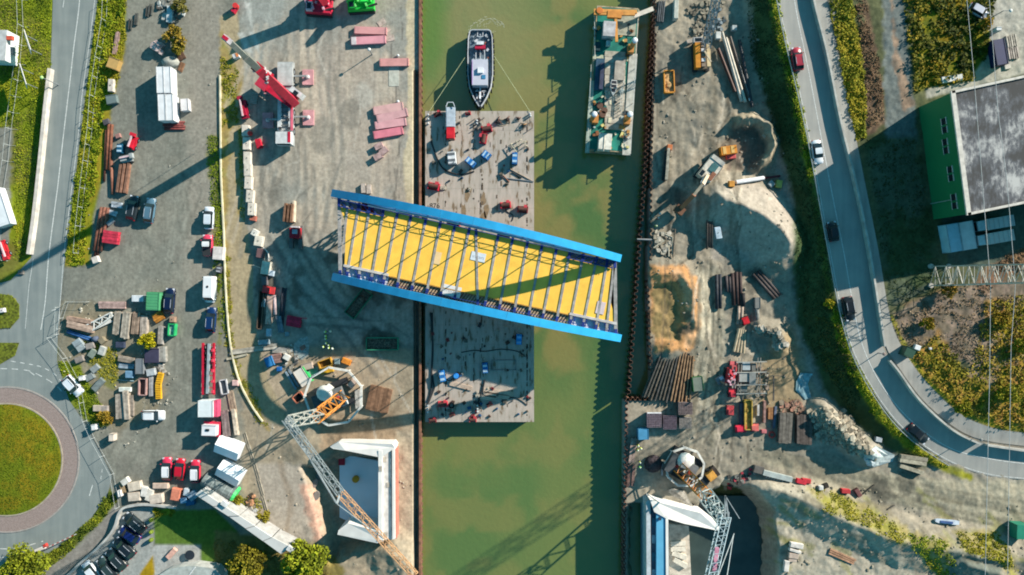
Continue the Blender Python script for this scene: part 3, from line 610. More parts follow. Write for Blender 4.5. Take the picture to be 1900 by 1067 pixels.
# ================================================================ the bridge
def build_bridge():
    zT = 8.0; NW, NE, SW, SE = P(619, 359, zT), P(1149, 479, zT), P(620, 514, zT), P(1149, 627, zT)
    c0 = (NW+NE+SW+SE)/4; c0.z = 0
    root = bpy.data.objects.new('arch_bridge', None); COL.objects.link(root); root.location = c0
    tag(root, 'blue tied arch bridge with yellow deck lying across the canal on a barge', 'bridge')
    u = (NE-NW).normalized(); nrm = Vector((u.y, -u.x, 0))       # towards the south side
    blue = mat((52, 170, 222), .30, .10, .5, 0, None, .6); navy = mat((44, 66, 140), .5, .25, .8); grey = mat((176, 170, 162), .7, .25, 1.2); yel = mat((278, 212, 84), .7, .10, .6); conc = mat((214, 206, 196), .8, .2, .7); brn = mat((214, 184, 146), .8, .3, 1.5)
    L = lambda p: Vector(p)-c0
    RISE = 9.2
    for A, Bp, side in ((NW, NE, 1), (SW, SE, -1)):
        n = 28; rings = []; tops = []
        for i in range(n+1):
            t = i/n; p = A.lerp(Bp, t); z = zT+RISE*4*t*(1-t); d = RISE*4*(1-2*t)/(Bp-A).length
            nz = Vector((-d*u.x, -d*u.y, 1)).normalized(); q = L((p.x, p.y, z)); s = Vector((nrm.x, nrm.y, 0))
            k = .66; hh = .5
            rings.append([q-s*k-nz*hh, q+s*k-nz*hh, q+s*k+nz*hh, q-s*k+nz*hh]); tops.append(q)
        b = MB(); b.loft(rings); rib = b.build('arch_rib', blue, root)
        for i in range(2, n-1, 3): b = MB(); nz = Vector((0, 0, 1)); b.bar(tops[i]+nz*.46-nrm*.67, tops[i]+nz*.46+nrm*.67, .07, .12); b.build('joint_plate', mat((70, 176, 220), .5, .3, 1), rib)
        a, e = L(A)-Vector((0, 0, .9)), L(Bp)-Vector((0, 0, .9)); b = MB(); b.bar(a-u*.1, e+u*.1, .8, 1.5); b.build('tie_beam', mat((52, 130, 190), .4, .2, .8), root)
        for i in range(1, 18):
            t = i/18; q = L(A.lerp(Bp, t)); zt = zT+RISE*4*t*(1-t)
            if i % 2 == 0:
                b = MB(); b.cyl((q.x, q.y, zT-.3), (q.x, q.y, zt-.5), .09, n=6); b.build('hanger', navy, root)
        # inspection rail: light lattice above the tie
        b = MB(); s = nrm*(side*.85)
        for zz in (1.05, 1.6): b.bar(a+s+u*.4+Vector((0, 0, zz)), e+s-u*.4+Vector((0, 0, zz)), .08)
        k = 38
        for i in range(k):
            p, q = (a+s).lerp(e+s, i/k), (a+s).lerp(e+s, (i+1)/k); b.bar(p+Vector((0, 0, 1.05 if i % 2 else 1.6)), q+Vector((0, 0, 1.6 if i % 2 else 1.05)), .05)
            if i % 4 == 0: b.bar(p+Vector((0, 0, .5)), p+Vector((0, 0, 1.6)), .09)
        b.build('lattice_rail', navy, root)
    # cross beams: (north x, south x) in the photo, skew at both ends and in the middle
    pr = [(628, 628), (645, 629.5), (666, 640), (686, 662), (712, 685), (738, 708), (763, 734), (791, 761), (818, 789), (845, 815), (872, 841), (884, 885), (926, 898), (953, 925), (981, 953), (1008, 980), (1035, 1006), (1060, 1032), (1085, 1057), (1110, 1081), (1130, 1105), (1143, 1125), (1143.5, 1143)]
    def onN(x, ins=0):
        t = (x-619)/530.; p = NW.lerp(NE, t); return p+nrm*ins
    def onS(x, ins=0):
        t = (x-620)/529.; p = SW.lerp(SE, t); return p-nrm*ins
    zb = 7.0; ends = []
    for i, (xn, xs) in enumerate(pr):
        p, q = onN(xn, .5), onS(xs, .5)
        if i == 1: q = onN(xn, .5)+(onS(629, 0)-onN(645, 0))*.55; 
        p.z = q.z = zb-.02; p, q = L(p), L(q); b = MB(); b.bar(p, q, .42 if i not in (0, 22) else .6, .30); b.build('cross_beam', grey, root); ends.append((p, q))
        if i not in (1, 21):
            for e, f in ((p, q), (q, p)):
                b = MB(); dd = (f-e).normalized(); b.bar(e+Vector((0, 0, .03)), e+dd*(1.3 if e is p else .9)+Vector((0, 0, .03)), .47, .32); b.build('beam_end', navy, root)
    # yellow deck sheets between the beams
    zd = 7.02
    for i in range(len(pr)-1):
        a, b_ = pr[i], pr[i+1]; wide = (abs(a[0]-pr[0][0]) < 80 or a[0] > 1040); ins_n = 1.7 if wide else .75; ins_s = 2.1
        q = [onN(a[0], ins_n), onN(b_[0], ins_n), onS(b_[1], ins_s), onS(a[1], ins_s)]
        if i == 0: q = [onN(631, ins_n), onN(645, ins_n), onS(632, 7.2), onS(631, 7.3)]
        if i == 1: q = [onN(645, ins_n), onN(666, ins_n), onS(641, ins_s), onS(632, ins_s)]
        if i == 20: q = [onN(1130, ins_n), onN(1142, ins_n), onS(1118, ins_s), onS(1105, ins_s)]
        if i == 21: q = [onN(1142, 3), onN(1143, 6), onS(1141, ins_s), onS(1119, ins_s)]
        b = MB(); b.prism([(L(p).x, L(p).y) for p in q], zd-.12, zd+random.uniform(-.02, .02)); b.build('deck_panel', yel, root)
    # edge strips: framing with zigzag bracing at the ends, boards in the middle
    for x0, x1 in ((630, 716), (1056, 1142)):
        b = MB(); q = [onN(x0, .6), onN(x1, .6), onN(x1, 1.95), onN(x0, 1.95)]; b.prism([(L(p).x, L(p).y) for p in q], 6.3, 6.42); b.build('walkway_plate', mat((176, 180, 182)), root)
        b = MB(); n = 6
        b.bar(L(onN(x0, 1.9)).xy.to_3d()+Vector((0, 0, 7.3)), L(onN(x1, 1.9)).xy.to_3d()+Vector((0, 0, 7.3)), .22)
        for i in range(n):
            xa, xb = x0+(x1-x0)*i/n, x0+(x1-x0)*(i+1)/n
            p, r = (onN(xa, .6), onN(xb, 1.9)) if x0 < 900 else (onN(xa, 1.9), onN(xb, .6))
            p, r = L(p), L(r); p.z = r.z = 7.15; b.bar(p, r, .15)
        b.build('bracing', navy, root)
    for x0, x1 in ((630, 714), (1052, 1140)):
        b = MB(); q = [onS(x0, .5), onS(x1, .5), onS(x1, 2.45), onS(x0, 2.45)]; b.prism([(L(p).x, L(p).y) for p in q], 6.5, 6.62); b.build('walkway_plate', mat((236, 236, 240)), root)
        b = MB(); q = [onS(x0, 2.1), onS(x1, 2.1), onS(x1, 2.55), onS(x0, 2.55)]; b.prism([(L(p).x, L(p).y) for p in q], 7.0, 7.2); b.build('edge_strip', conc, root)
        b = MB(); n = 8
        for i in range(n):
            xa, xb = x0+(x1-x0)*i/n, x0+(x1-x0)*(i+1)/n; p, r = (onS(xa, 2.1), onS(xb, .6)) if i % 2 == 0 else (onS(xa, .6), onS(xa, 2.1))
            p, r = L(p), L(r); p.z = r.z = 7.05; b.bar(p, r, .15)
        b.build('bracing', navy, root)
    b = MB(); q = [onS(716, .5), onS(1050, .5), onS(1050, 2.05), onS(716, 2.05)]; b.prism([(L(p).x, L(p).y) for p in q], 6.35, 6.45); b.build('walkway_frame', mat((150, 128, 100)), root)
    x = 716.0; bd = None
    while x < 1046:
        p, r = L(onS(x, 2.5)), L(onS(x-7, .55)) ; p, r = L(onS(x+7, 2.05)), L(onS(x, .55)); p.z = r.z = 6.75
        b = MB(); b.bar(p, r, .26, .08); b.build('walkway_board', brn, root); x += 5.4
    b = MB(); q = [onS(716, 2.0), onS(1050, 2.0), onS(1050, 2.2), onS(716, 2.2)]; b.prism([(L(p).x, L(p).y) for p in q], 7.03, 7.12); b.build('edge_strip', mat((196, 150, 70)), root)
    # silver service pipe and lamps just inside the north arch
    b = MB(); ps = []
    for i in range(21):
        t = .14+.72*i/20; p = NW.lerp(NE, t)+nrm*.95; ps.append(L((p.x, p.y, zT+RISE*4*t*(1-t)-.5)))
    for p, q in zip(ps[:-1], ps[1:]): b.cyl(p, q, .16, n=6)
    b.build('service_pipe', mat((196, 200, 206), .4), root)
    for i in (3, 7, 11, 15): b = MB(); b.box(*(ps[i]+Vector((0, 0, .1))), .6, .35, .3, 0); b.build('lamp_box', mat((236, 244, 244), .4), root)
    # banners with grey lettering too faint to read, and pale repair patches
    for (xn, ins, w, hgt, c, txt) in ((899, 5.2, 2.6, 1.55, (224, 232, 234), 1), (866, 12.1, 3.2, 1.9, (240, 236, 228), 1), (1137, 9.2, 1.5, 2.2, (226, 204, 200), 0), (826, 7.0, 1.4, 2.2, (252, 212, 150), 0), (1138, 12.9, .5, 2.1, (250, 214, 60), 0)):
        p = onN(xn, ins); p.z = 7.06; q = L(p); a = math.atan2(u.y, u.x); b = MB(); b.box(q.x, q.y, 7.1, w, hgt, .03, a); o = b.build('banner' if txt else 'patch', mat(c, .7, .06), root)
        if txt:
            b = MB(); k = 9
            for i in range(k):
                x0 = -w*.36+w*.72*i/(k-1); ca, sa = math.cos(a), math.sin(a)
                for dx, dy, sx, sy in (((0, 0, .05, .34),), ((-.05, 0, .04, .34), (.06, .12, .1, .05)), ((0, .14, .18, .05), (0, -.14, .18, .05), (.07, 0, .05, .3)))[i % 3]:
                    X_, Y_ = x0+dx, dy-.1; b.box(q.x+X_*ca-Y_*sa, q.y+X_*sa+Y_*ca, 7.125, sx, sy, .012, a)
            b.build('lettering', mat((150, 150, 160), .8), o)
    # stools the deck rests on
    for t in (.12, .24, .42, .60):
        for A, Bp, k in ((NW, NE, 1), (SW, SE, -1)):
            p = L(A.lerp(Bp, t)+nrm*(1.2*k)); b = MB(); lattice(b, (p.x, p.y, .05), (p.x, p.y, 6.2), 1.6, 1.6, 4, .18); b.box(p.x, p.y, 6.35, 2.2, 2.2, .4); b.build('support_tower', mat((190, 60, 60)), root)
    return root
build_bridge()

# ================================================================ boxes and small equipment
def slab(name, label, cat, px, py, L, W_, h, a, c, group=None, parts=True, z=None, feet=.0, top=None, off=0):
    t = thing(name, label, cat, px, py, a, h+feet, group, z, off)
    b = MB(); b.box(0, 0, feet+h/2, L, W_, h); b.build('body', mat(c), t)
    return t
# ================================================================ pontoon barge under the bridge
def pontoon():
    x0, x1, y0, y1 = 789, 991, 206, 783; t = thing('pontoon_barge', 'large flat rust-stained grey pontoon barge lying under the bridge against the west quay', 'barge', (x0+x1)/2, (y0+y1)/2, 0, 0, z=0)
    hull = mat((60, 62, 60), .7); w, l = 20.2, 57.7
    b = MB(); pts = [(-w/2, -l/2+.6), (-w/2+.6, -l/2), (w/2-.6, -l/2), (w/2, -l/2+.6), (w/2, l/2-.4), (w/2-.4, l/2), (-w/2+.4, l/2), (-w/2, l/2-.4)]
    b.prism(pts, -3.4, -.04); b.build('hull', hull, t)
    m = bpy.data.materials.new('stained_deck_steel'); m.use_nodes = True; n = m.node_tree; bs = n.nodes['Principled BSDF']; ge = n.nodes.new('ShaderNodeNewGeometry')
    mp = n.nodes.new('ShaderNodeMapping'); mp.inputs['Scale'].default_value = (1.5, .42, 1); no = n.nodes.new('ShaderNodeTexNoise'); no.inputs['Scale'].default_value = .9; no.inputs['Detail'].default_value = 6
    n.links.new(ge.outputs['Position'], mp.inputs[0]); n.links.new(mp.outputs[0], no.inputs['Vector']); cr = n.nodes.new('ShaderNodeValToRGB'); e = cr.color_ramp.elements
    e[0].position = .35; e[0].color = (*alb((126, 106, 82)), 1); e[1].position = .43; e[1].color = (*alb((176, 164, 148)), 1); x = e.new(.68); x.color = (*alb((196, 180, 164)), 1)
    n.links.new(no.outputs['Fac'], cr.inputs[0]); n.links.new(cr.outputs[0], bs.inputs['Base Color']); bs.inputs['Roughness'].default_value = .75
    nx, ny = 6, 16; me = None
    b = MB(); b.box(0, 0, -.02, w/nx-.025, l/ny-.02, .05); me = b.mesh('deck_plate'); me.materials.append(m)
    b = MB(); b.prism([(p[0]*.999, p[1]*.999) for p in pts], -.06, -.03); b.build('deck_seam', mat((140, 124, 106)), t)
    for i in range(nx):
        for j in range(ny): put(me, 'deck_plate', t, (-w/2+(i+.5)*w/nx, -l/2+(j+.5)*l/ny, random.uniform(0, .012)))
    L2 = lambda px, py: ((px-890)*.1, (494.5-py)*.1)
    rm = mat((120, 104, 86), .9)
    for i in range(260):       # scars, lashing eyes and weld marks
        px, py = random.uniform(794, 986), random.uniform(212, 778); px = random.choice([px, 827+random.uniform(-1, 1), 879, 894+random.uniform(-3, 3), 978])
        b = MB(); x, y = L2(px, py); b.box(x, y, .03, random.uniform(.08, .3), random.uniform(.25, 1.0), .03, random.uniform(-.1, .1)); b.build('weld_plate', rm if i % 3 else mat((84, 70, 58)), t)
    for px, py in ((897, 370), (902, 390), (896, 404), (860, 390), (866, 362)):
        b = MB(); x, y = L2(px, py); k = [(x+random.uniform(.3, .7)*math.cos(q), y+random.uniform(.8, 1.8)*math.sin(q)) for q in np.linspace(0, 5.6, 8)]; b.prism(k, .012, .022); b.build('rust_patch', mat((150, 126, 96)), t)
    for px, py in ((795, 214), (795, 222), (795, 230), (983, 212), (984, 216), (885, 225), (885, 230), (794, 752), (794, 758), (794, 764), (886, 752), (886, 758), (886, 763)):
        b = MB(); x, y = L2(px, py); b.cyl((x, y, 0), (x, y, .5), .16, n=8); b.ball((x, y, .55), .2, 8, 4); b.build('bollard', mat((214, 216, 214), .5), t)
    b = MB(); x, y = L2(965, 680)
    for q in ((960, 668, 4.6, .12, 0), (960, 686, 4.6, .12, 0), (938, 677, .12, 1.8, 0), (982, 677, .12, 1.8, 0)): xx, yy = L2(q[0]-25, q[1]); b.box(xx, yy, .08, q[2], q[3], .14)
    b.build('hatch_coaming', mat((140, 140, 136)), t)
    b = MB(); pl = [(802, 580), (803, 640), (801, 690), (806, 720), (796, 745), (793, 750)]
    for p, q in zip(pl[:-1], pl[1:]): b.bar((*L2(*p), .08), (*L2(*q), .08), .28, .12)
    b.build('deck_hose', mat(DARK), t)
    # stencilled numbers at the edge of the deck, turned towards the stern
    cu = bpy.data.curves.new('n', 'FONT'); cu.body = '876'; cu.size = 1.3; cu.extrude = .01; o = bpy.data.objects.new('n', cu); COL.objects.link(o)
    dg = bpy.context.evaluated_depsgraph_get(); me = bpy.data.meshes.new_from_object(o.evaluated_get(dg)); bpy.data.objects.remove(o)
    me.materials.clear(); me.materials.append(mat((70, 66, 60))); x, y = L2(797, 386); put(me, 'lettering', t, (x, y, .04))
pontoon()
def on(px, py, z, name, label, cat, a=0, h=0, group=None): return thing(name, label, cat, px, py, a, h, group, z=z)
def winch(px, py, a, label, z=.0, c=RED, s=1.0, group='red mooring winches on the pontoon'):
    t = on(px, py, z, 'winch', label, 'winch', a, 1.0, group)
    b = MB(); b.box(0, 0, .12*s, 2.0*s, 1.2*s, .2*s); b.box(-.85*s, 0, .5*s, .14*s, 1.2*s, .7*s); b.box(.85*s, 0, .5*s, .14*s, 1.2*s, .7*s); b.build('frame', mat(c), t)
    b = MB(); b.cyl((-.8*s, 0, .6*s), (.8*s, 0, .6*s), .42*s, n=12); b.build('drum', mat((96, 60, 52)), t)
    b = MB(); b.box(.45*s, .6*s, .55*s, .6*s, .5*s, .6*s); b.build('motor', mat((220, 70, 80)), t); return t
def generator(px, py, a, label, L=2.2, W_=1.3, h=1.5, c=BLUE, z=None, group=None, c2=(190, 220, 236)):
    t = thing('generator', label, 'generator', px, py, a, h, group, z)
    b = MB(); b.box(0, 0, .1, L+.1, W_+.1, .2); b.build('skid', mat(DARK), t)
    b = MB(); b.box(0, 0, .2+(h-.2)/2, L, W_, h-.2, 0, .03, .06); b.build('housing', mat(c), t)
    for s in (-.28, .22):
        b = MB(); b.box(s*L, 0, h+.03, L*.2, W_*.8, .06); b.build('louvre', mat(c2, .5), t)
    b = MB(); b.cyl((L*.42, W_*.2, h), (L*.42, W_*.2, h+.35), .07, n=6); b.build('exhaust', mat(DARK), t); return t
def wheel_at(t, x, y, r=.34, w=.24):
    b = MB(); b.cyl((x, y-w/2, r), (x, y+w/2, r), r, n=12); o = b.build('wheel', mat(BLACK, .9), t)
    b = MB(); b.cyl((x, y-w/2-.01, r), (x, y+w/2+.01, r), r*.55, n=8); b.build('rim', mat(STEEL, .4), o)
def ringc(x, hw, z0, z1, k=.72):
    return [(x, -hw, z0), (x, -hw, z0+(z1-z0)*.62), (x, -hw*k, z1), (x, hw*k, z1), (x, hw, z0+(z1-z0)*.62), (x, hw, z0)]
def car(px, py, a, label, c=(60, 70, 80), kind='hatch', L=None, group=None, z=None, roof=None, stripe=None):
    D = dict(hatch=(4.2, 1.76, 1.48, .22, .47, -.44, -.28), suv=(4.7, 1.88, 1.68, .23, .42, -.46, -.34), estate=(4.7, 1.8, 1.46, .20, .40, -.46, -.34), sedan=(4.6, 1.8, 1.42, .18, .36, -.36, -.14), van=(5.3, 2.0, 2.1, .30, .44, -.495, -.48), small=(3.7, 1.68, 1.5, .24, .45, -.46, -.34), pickup=(5.1, 1.85, 1.75, .12, .28, -.12, -.06))
    # length, width, height, roof front, windscreen foot, rear window foot, roof rear (as parts of the length; + is forward)
    l, w, h, rf, wf, rb, rt = D[kind]; rf, wf = (rf, wf) if kind != 'van' else (.30, .42)
    rf_, wf_ = {'hatch': (.14, .30), 'suv': (.12, .26), 'estate': (.12, .27), 'sedan': (.10, .26), 'van': (.30, .42), 'small': (.16, .33), 'pickup': (.16, .30)}[kind]
    if L: l = L
    t = thing('van' if kind == 'van' else 'parked_car' if z != 'road' else 'car', label, 'van' if kind == 'van' else 'car', px, py, a, h*.85, group, None)
    t.location.z += .05
    hb = h*.60 if kind != 'van' else h*.5; m = mat(c, .3, .04, .5, 0, None, .5); X_ = lambda f: f*l
    b = MB(); W2 = w/2
    b.loft([ringc(X_(-.5), W2*.80, .38, hb*.82), ringc(X_(-.475), W2*.95, .24, hb*.94), ringc(X_(-.3), W2, .22, hb), ringc(X_(wf_), W2, .22, hb), ringc(X_(.40), W2*.97, .22, hb*.90), ringc(X_(.475), W2*.86, .26, hb*.78), ringc(X_(.5), W2*.66, .34, hb*.6)])
    b.build('body', m, t, True)
    g = glass_mat(); k0, k1 = W2*.90, W2*.70; z0, z1 = hb*.97, h-.05
    if kind == 'van': k1 = W2*.80
    b = MB(); b.loft([[(X_(rb), -k0, z0), (X_(rb), k0, z0), (X_(wf_), k0, z0), (X_(wf_), -k0, z0)], [(X_(rt), -k1, z1), (X_(rt), k1, z1), (X_(rf_), k1, z1), (X_(rf_), -k1, z1)]])
    b.build('side_window' if kind != 'van' else 'cab_shell', g if kind != 'van' else m, t)
    def pane(nm, xa, xb, ka, kb):
        b = MB(); v = [(xa, -ka, z0+.02), (xa, ka, z0+.02), (xb, kb, z1+.005), (xb, -kb, z1+.005)]; e = .03 if xa > xb else -.03
        b.add(v+[(p[0]+e, p[1], p[2]+.015) for p in v], [(3, 2, 1, 0), (4, 5, 6, 7), (0, 1, 5, 4), (1, 2, 6, 5), (2, 3, 7, 6), (3, 0, 4, 7)]); b.build(nm, g, t)
    pane('windscreen', X_(wf_)-.04, X_(rf_)+.02, k0*.93, k1*.96)
    if kind != 'van': pane('rear_window', X_(rb)+.04, X_(rt)-.02, k0*.9, k1*.94)
    b = MB(); r = ringc
    xs = [X_(rt)-.03, X_(rt)+.25, X_(rf_)-.3, X_(rf_)+.03]
    b.loft([[(x, -k1*q, z1-.01), (x, -k1*q*.96, z1+.05*e), (x, k1*q*.96, z1+.05*e), (x, k1*q, z1-.01)] for x, q, e in zip(xs, (.94, 1.03, 1.03, .97), (.5, 1.2, 1.2, .5))]); b.build('roof', mat(roof, .35, .04) if roof else m, t)
    if kind in ('suv', 'estate'):
        for s in (-1, 1): b = MB(); b.bar((X_(rt)+.3, s*k1*.93, z1+.09), (X_(rf_)-.3, s*k1*.93, z1+.09), .06); b.build('roof_rail', mat((190, 195, 200), .3), t)
    if kind in ('pickup',):
        b = MB(); b.box(X_(-.31), 0, hb+.01, l*.34, w*.8, .04); b.build('cargo_bed', mat(DARK), t)
    if kind == 'van':
        b = MB(); b.cyl((X_(-.1), 0, z1+.04), (X_(-.1), 0, z1+.12), .22, n=10); b.build('roof_vent', mat(DARK), t)
    for x in (-.31, .31):
        for s in (-1, 1): wheel_at(t, X_(x), s*(W2-.12))
    for s in (-1, 1):
        b = MB(); b.box(X_(.455), s*W2*.66, hb*.76, .3, .34, .12); b.build('headlight', mat((236, 238, 240), .2), t)
        b = MB(); b.box(X_(-.485), s*W2*.74, hb*.78, .12, .28, .2); b.build('taillight', mat((190, 26, 34), .3), t)
        b = MB(); b.box(X_(wf_)-.25, s*(W2+.08), hb+.02, .16, .2, .14); b.build('mirror', m, t)
    if stripe:
        b = MB(); b.box(X_(-.22), W2+.01, .62, l*.5, .03, .22); b.box(X_(-.22), -W2-.01, .62, l*.5, .03, .22); b.build('stripe', mat(stripe), t)
    return t
# equipment on the pontoon
t = on(836, 228, .0, 'flatbed_truck', 'truck with silver flatbed body and bright red cab parked at the pontoon north end', 'truck', -90, 1.6)
b = MB(); b.box(0, 0, .75, 6.2, 1.3, .3); b.build('chassis', mat(DARK), t)
b = MB(); b.box(-1.1, 0, 1.25, 3.6, 1.7, .6); b.box(-1.1, 0, 1.57, 3.5, 1.45, .05); b.build('flatbed', mat((196, 206, 212), .5), t)
b = MB(); b.box(1.9, 0, 1.35, 2.2, 1.5, 1.4, 0, .1, .08); b.build('cab', mat((226, 46, 56), .35), t)
b = MB(); b.box(2.95, 0, 1.6, .12, 1.2, .5); b.build('windscreen', glass_mat(), t)
b = MB(); b.bar((-2.9, -.8, 1.9), (-3.7, -.5, 1.9), .12); b.bar((-2.9, .8, 1.9), (-3.7, .5, 1.9), .12); b.bar((-3.7, -.5, 1.9), (-3.7, .5, 1.9), .12); b.build('tail_frame', mat((230, 232, 230)), t)
for x in (-2, -1, 2): [wheel_at(t, x, s*.75, .42, .28) for s in (-1, 1)]
generator(838, 292, -85, 'white generator cabin with grey side standing alone on the pontoon', 2.2, 1.5, 1.9, (232, 232, 228), 0, None, (120, 122, 124))
winch(903, 238, 10, 'small red winch nearest the tug bow on the pontoon'); winch(897, 256, 80, 'red winch with dark drum just below the one nearest the tug bow')
winch(868, 206.5+2, 5, 'narrow red winch frame on the pontoon edge left of the tug bow', s=.5); winch(811, 210, 20, 'dark red fairlead frame on the pontoon north west corner', s=.7, c=(150, 40, 50))
winch(804, 345, -12, 'red hose reel on the pontoon west edge above the bridge', s=1.1); winch(938, 380, 5, 'bright red power pack box on the pontoon above the blue arch', s=1.0, c=(226, 52, 70)); winch(970, 388, -5, 'dark red anchor winch beside the bright red power pack', s=1.0, c=(130, 40, 46))
winch(821, 751, 0, 'bright pink red winch at the pontoon south west corner', s=.9, c=(236, 66, 84)); winch(908, 752, 30, 'dark red round winch left of the timber mats in the pontoon shade', s=.55, c=(160, 30, 50))
winch(877, 780, 0, 'pink red winch on the pontoon south edge beside the rope coil', s=.7, c=(220, 90, 90)); winch(802, 781, 5, 'low dark red winch on the pontoon south west edge', s=.7, c=(150, 50, 56)); winch(838, 771, 20, 'faded red small winch between the tyre and the south edge of the pontoon', s=.5, c=(190, 100, 90))
generator(873, 300, -40, 'blue and white generator on the left of the three above the bridge', 2.0, 1.1, 1.4, z=0, group='blue generators on the pontoon'); generator(902, 287, -35, 'blue generator with dark pump behind it, middle of the three above the bridge', 1.5, 1.3, 1.4, z=0, group='blue generators on the pontoon'); generator(955, 293, 88, 'blue and white generator on the right of the three above the bridge', 2.1, 1.0, 1.4, z=0, group='blue generators on the pontoon')
generator(963, 630, 88, 'bright blue generator in the shade by the pontoon east edge', 1.9, 1.0, 1.3, (40, 160, 240), 0, 'blue generators on the pontoon', (120, 200, 250)); generator(900, 683, 95, 'blue and white generator in the middle of the shaded pontoon', 1.9, 1.0, 1.3, z=0, group='blue generators on the pontoon'); generator(820, 698, 100, 'blue and white generator near the shaded west edge of the pontoon', 2.1, 1.0, 1.3, z=0, group='blue generators on the pontoon')
t = on(846, 698, 0, 'drum', 'round blue drum right of the shaded west generator on the pontoon', 'drum', 0, 1)
b = MB(); b.cyl((0, 0, 0), (0, 0, 1.0), .5, n=14); b.build('shell', mat((34, 130, 220)), t); b = MB(); b.cyl((0, 0, 1.0), (0, 0, 1.05), .42, n=14); b.build('lid', mat((60, 160, 236)), t)
def pipe_obj(name, label, cat, pts, r, c, z=None, up=.1, n=8, rough=.6):
    if z is None: g = [G(x, y, up+r) for x, y in pts]
    else: g = [P(x, y, z+r) for x, y in pts]
    b = MB(); o = g[0].copy()
    for p, q in zip(g[:-1], g[1:]): b.cyl(p-o, q-o, r, n=n)
    ob = b.build(name, mat(c, rough), None); ob.location = o; return tag(ob, label, cat)
pipe_obj('hose', 'curved dark hydraulic hose on the pontoon below the truck', 'hose', smooth([(800, 262), (806, 280), (812, 296), (822, 312), (836, 320), (856, 324), (880, 318)]), .14, DARK, 0, n=6)
pipe_obj('hose', 'dark hose running down from the shaded middle generator', 'hose', smooth([(899, 705), (896, 720), (891, 735), (887, 748)]), .16, DARK, 0, n=6)
pipe_obj('hose', 'dark hose looping along the west edge of the shaded pontoon', 'hose', smooth([(799, 580), (803, 640), (801, 690), (800, 725), (794, 745)]), .16, DARK, 0, n=6)
pipe_obj('steel_beam', 'steel pole lying by the pontoon east edge south of the generator', 'beam', [(934, 330), (990, 337)], .1, STEEL, 0); pipe_obj('steel_beam', 'steel pole lying slanted from the generator to the pontoon edge', 'beam', [(945, 313), (988, 336)], .1, (170, 150, 130), 0)
pipe_obj('timber_pole', 'short rusty pole lying left of the steel poles on the pontoon', 'pole', [(934, 326), (945, 338)], .12, RUST, 0); pipe_obj('timber_pole', 'rusty pole lying across the steel poles on the pontoon', 'pole', [(950, 320), (968, 330)], .12, DARK, 0)
def tripod(px, py, label, z=0, s=1.0, c=(122, 84, 70), name='anchor_frame', cat='anchor'):
    t = on(px, py, z, name, label, cat, random.uniform(0, 90), 1.0*s); b = MB()
    for k in range(3): q = 2.1*k; b.bar((.9*s*math.cos(q), .9*s*math.sin(q), .05), (0, 0, 1.1*s), .13)
    b.build('leg', mat(c), t); b = MB(); b.cyl((0, 0, .1), (0, 0, .5*s), .5*s, .35*s, 10); b.build('drum', mat(DARK), t)
tripod(925, 223, 'rusty anchor frame right of the small red winch on the pontoon'); tripod(942, 220, 'rusty spool frame in the cluster near the north edge of the pontoon', s=.8); tripod(962, 219, 'small rusty stand left of the north east corner of the pontoon', s=.6); tripod(972, 231, 'brown coiled chain stand by the pontoon east edge', s=.8, c=(176, 130, 84))
for i, (px, py) in enumerate(((876, 224), (885, 229), (886, 237), (893, 222), (880, 240), (974, 236), (980, 229), (982, 241))): 
    t = on(px, py, 0, 'shackle_bar', 'short steel lashing bar on the pontoon, ' + ('top left of the cluster facing the tug', 'left middle of the cluster facing the tug', 'centre of the cluster facing the tug', 'top right of the cluster facing the tug', 'bottom of the cluster facing the tug', 'left of the trio at the east edge', 'top of the trio at the east edge', 'bottom of the trio at the east edge')[i], 'bar', 35, .3, 'lashing bars on the pontoon'); b = MB(); b.bar((-.7, 0, .15), (.7, 0, .15), .16, .3); b.build('bar', mat((120, 116, 110)), t)
b = MB()
for k in range(14): b.bar((math.cos(k*.5)*(.9+.02*k), math.sin(k*.5)*.6, .06), (math.cos(k*.5+.5)*(.9+.02*k), math.sin(k*.5+.5)*.6, .06), .1)
o = b.build('rope_coil', mat((170, 150, 120))); o.location = P(930, 228, 0); tag(o, 'loose coil of pale rope by the rusty anchor frames on the pontoon', 'rope')
for i, (px, py, a) in enumerate(((950, 270, 30), (960, 266, 20), (968, 262, 40), (975, 266, 10), (955, 277, 30))):
    t = on(px, py, 0, 'trestle', ('pale trestle lowest but one of those by the east edge', 'pale trestle second in the slanting row by the east edge', 'pale trestle at the top of the slanting row by the east edge', 'pale trestle nearest the pontoon east edge', 'pale trestle closest to the right blue generator')[i], 'trestle', a, .8, 'pale trestles on the pontoon'); b = MB()
    for s in (-.4, .4): b.bar((-.3, s, 0), (0, s, .8), .08); b.bar((.3, s, 0), (0, s, .8), .08)
    b.bar((0, -.5, .8), (0, .5, .8), .12); b.build('frame', mat((212, 200, 170)), t)
for i, (px, py, L, a) in enumerate(((925, 728, 5.6, -8), (921, 734, 4.8, -9), (905, 738, 3.0, -6), (855, 716, 4.2, -14))):
    t = on(px, py, 0, 'timber_mat', ('long pale timber mat in the middle of the shaded pontoon', 'second pale timber mat under the long one on the pontoon', 'short pale timber mat left of the long mats', 'separate pale timber mat near the shaded hatch on the pontoon')[i], 'mat', a, .25); 
    for k in range(3): b = MB(); b.box(0, -.28+.28*k, .13, L, .26, .24); b.build('plank', mat((206, 182, 158)), t)
b = MB()
for k in range(12): q = k*math.pi/6; b.cyl((.45*math.cos(q), .45*math.sin(q), .2), (.45*math.cos(q+.53), .45*math.sin(q+.53), .2), .16, n=6)
o = b.build('tyre', mat(BLACK)); o.location = P(838, 752, 0); tag(o, 'black tyre lying right of the bright pink red winch', 'tyre')

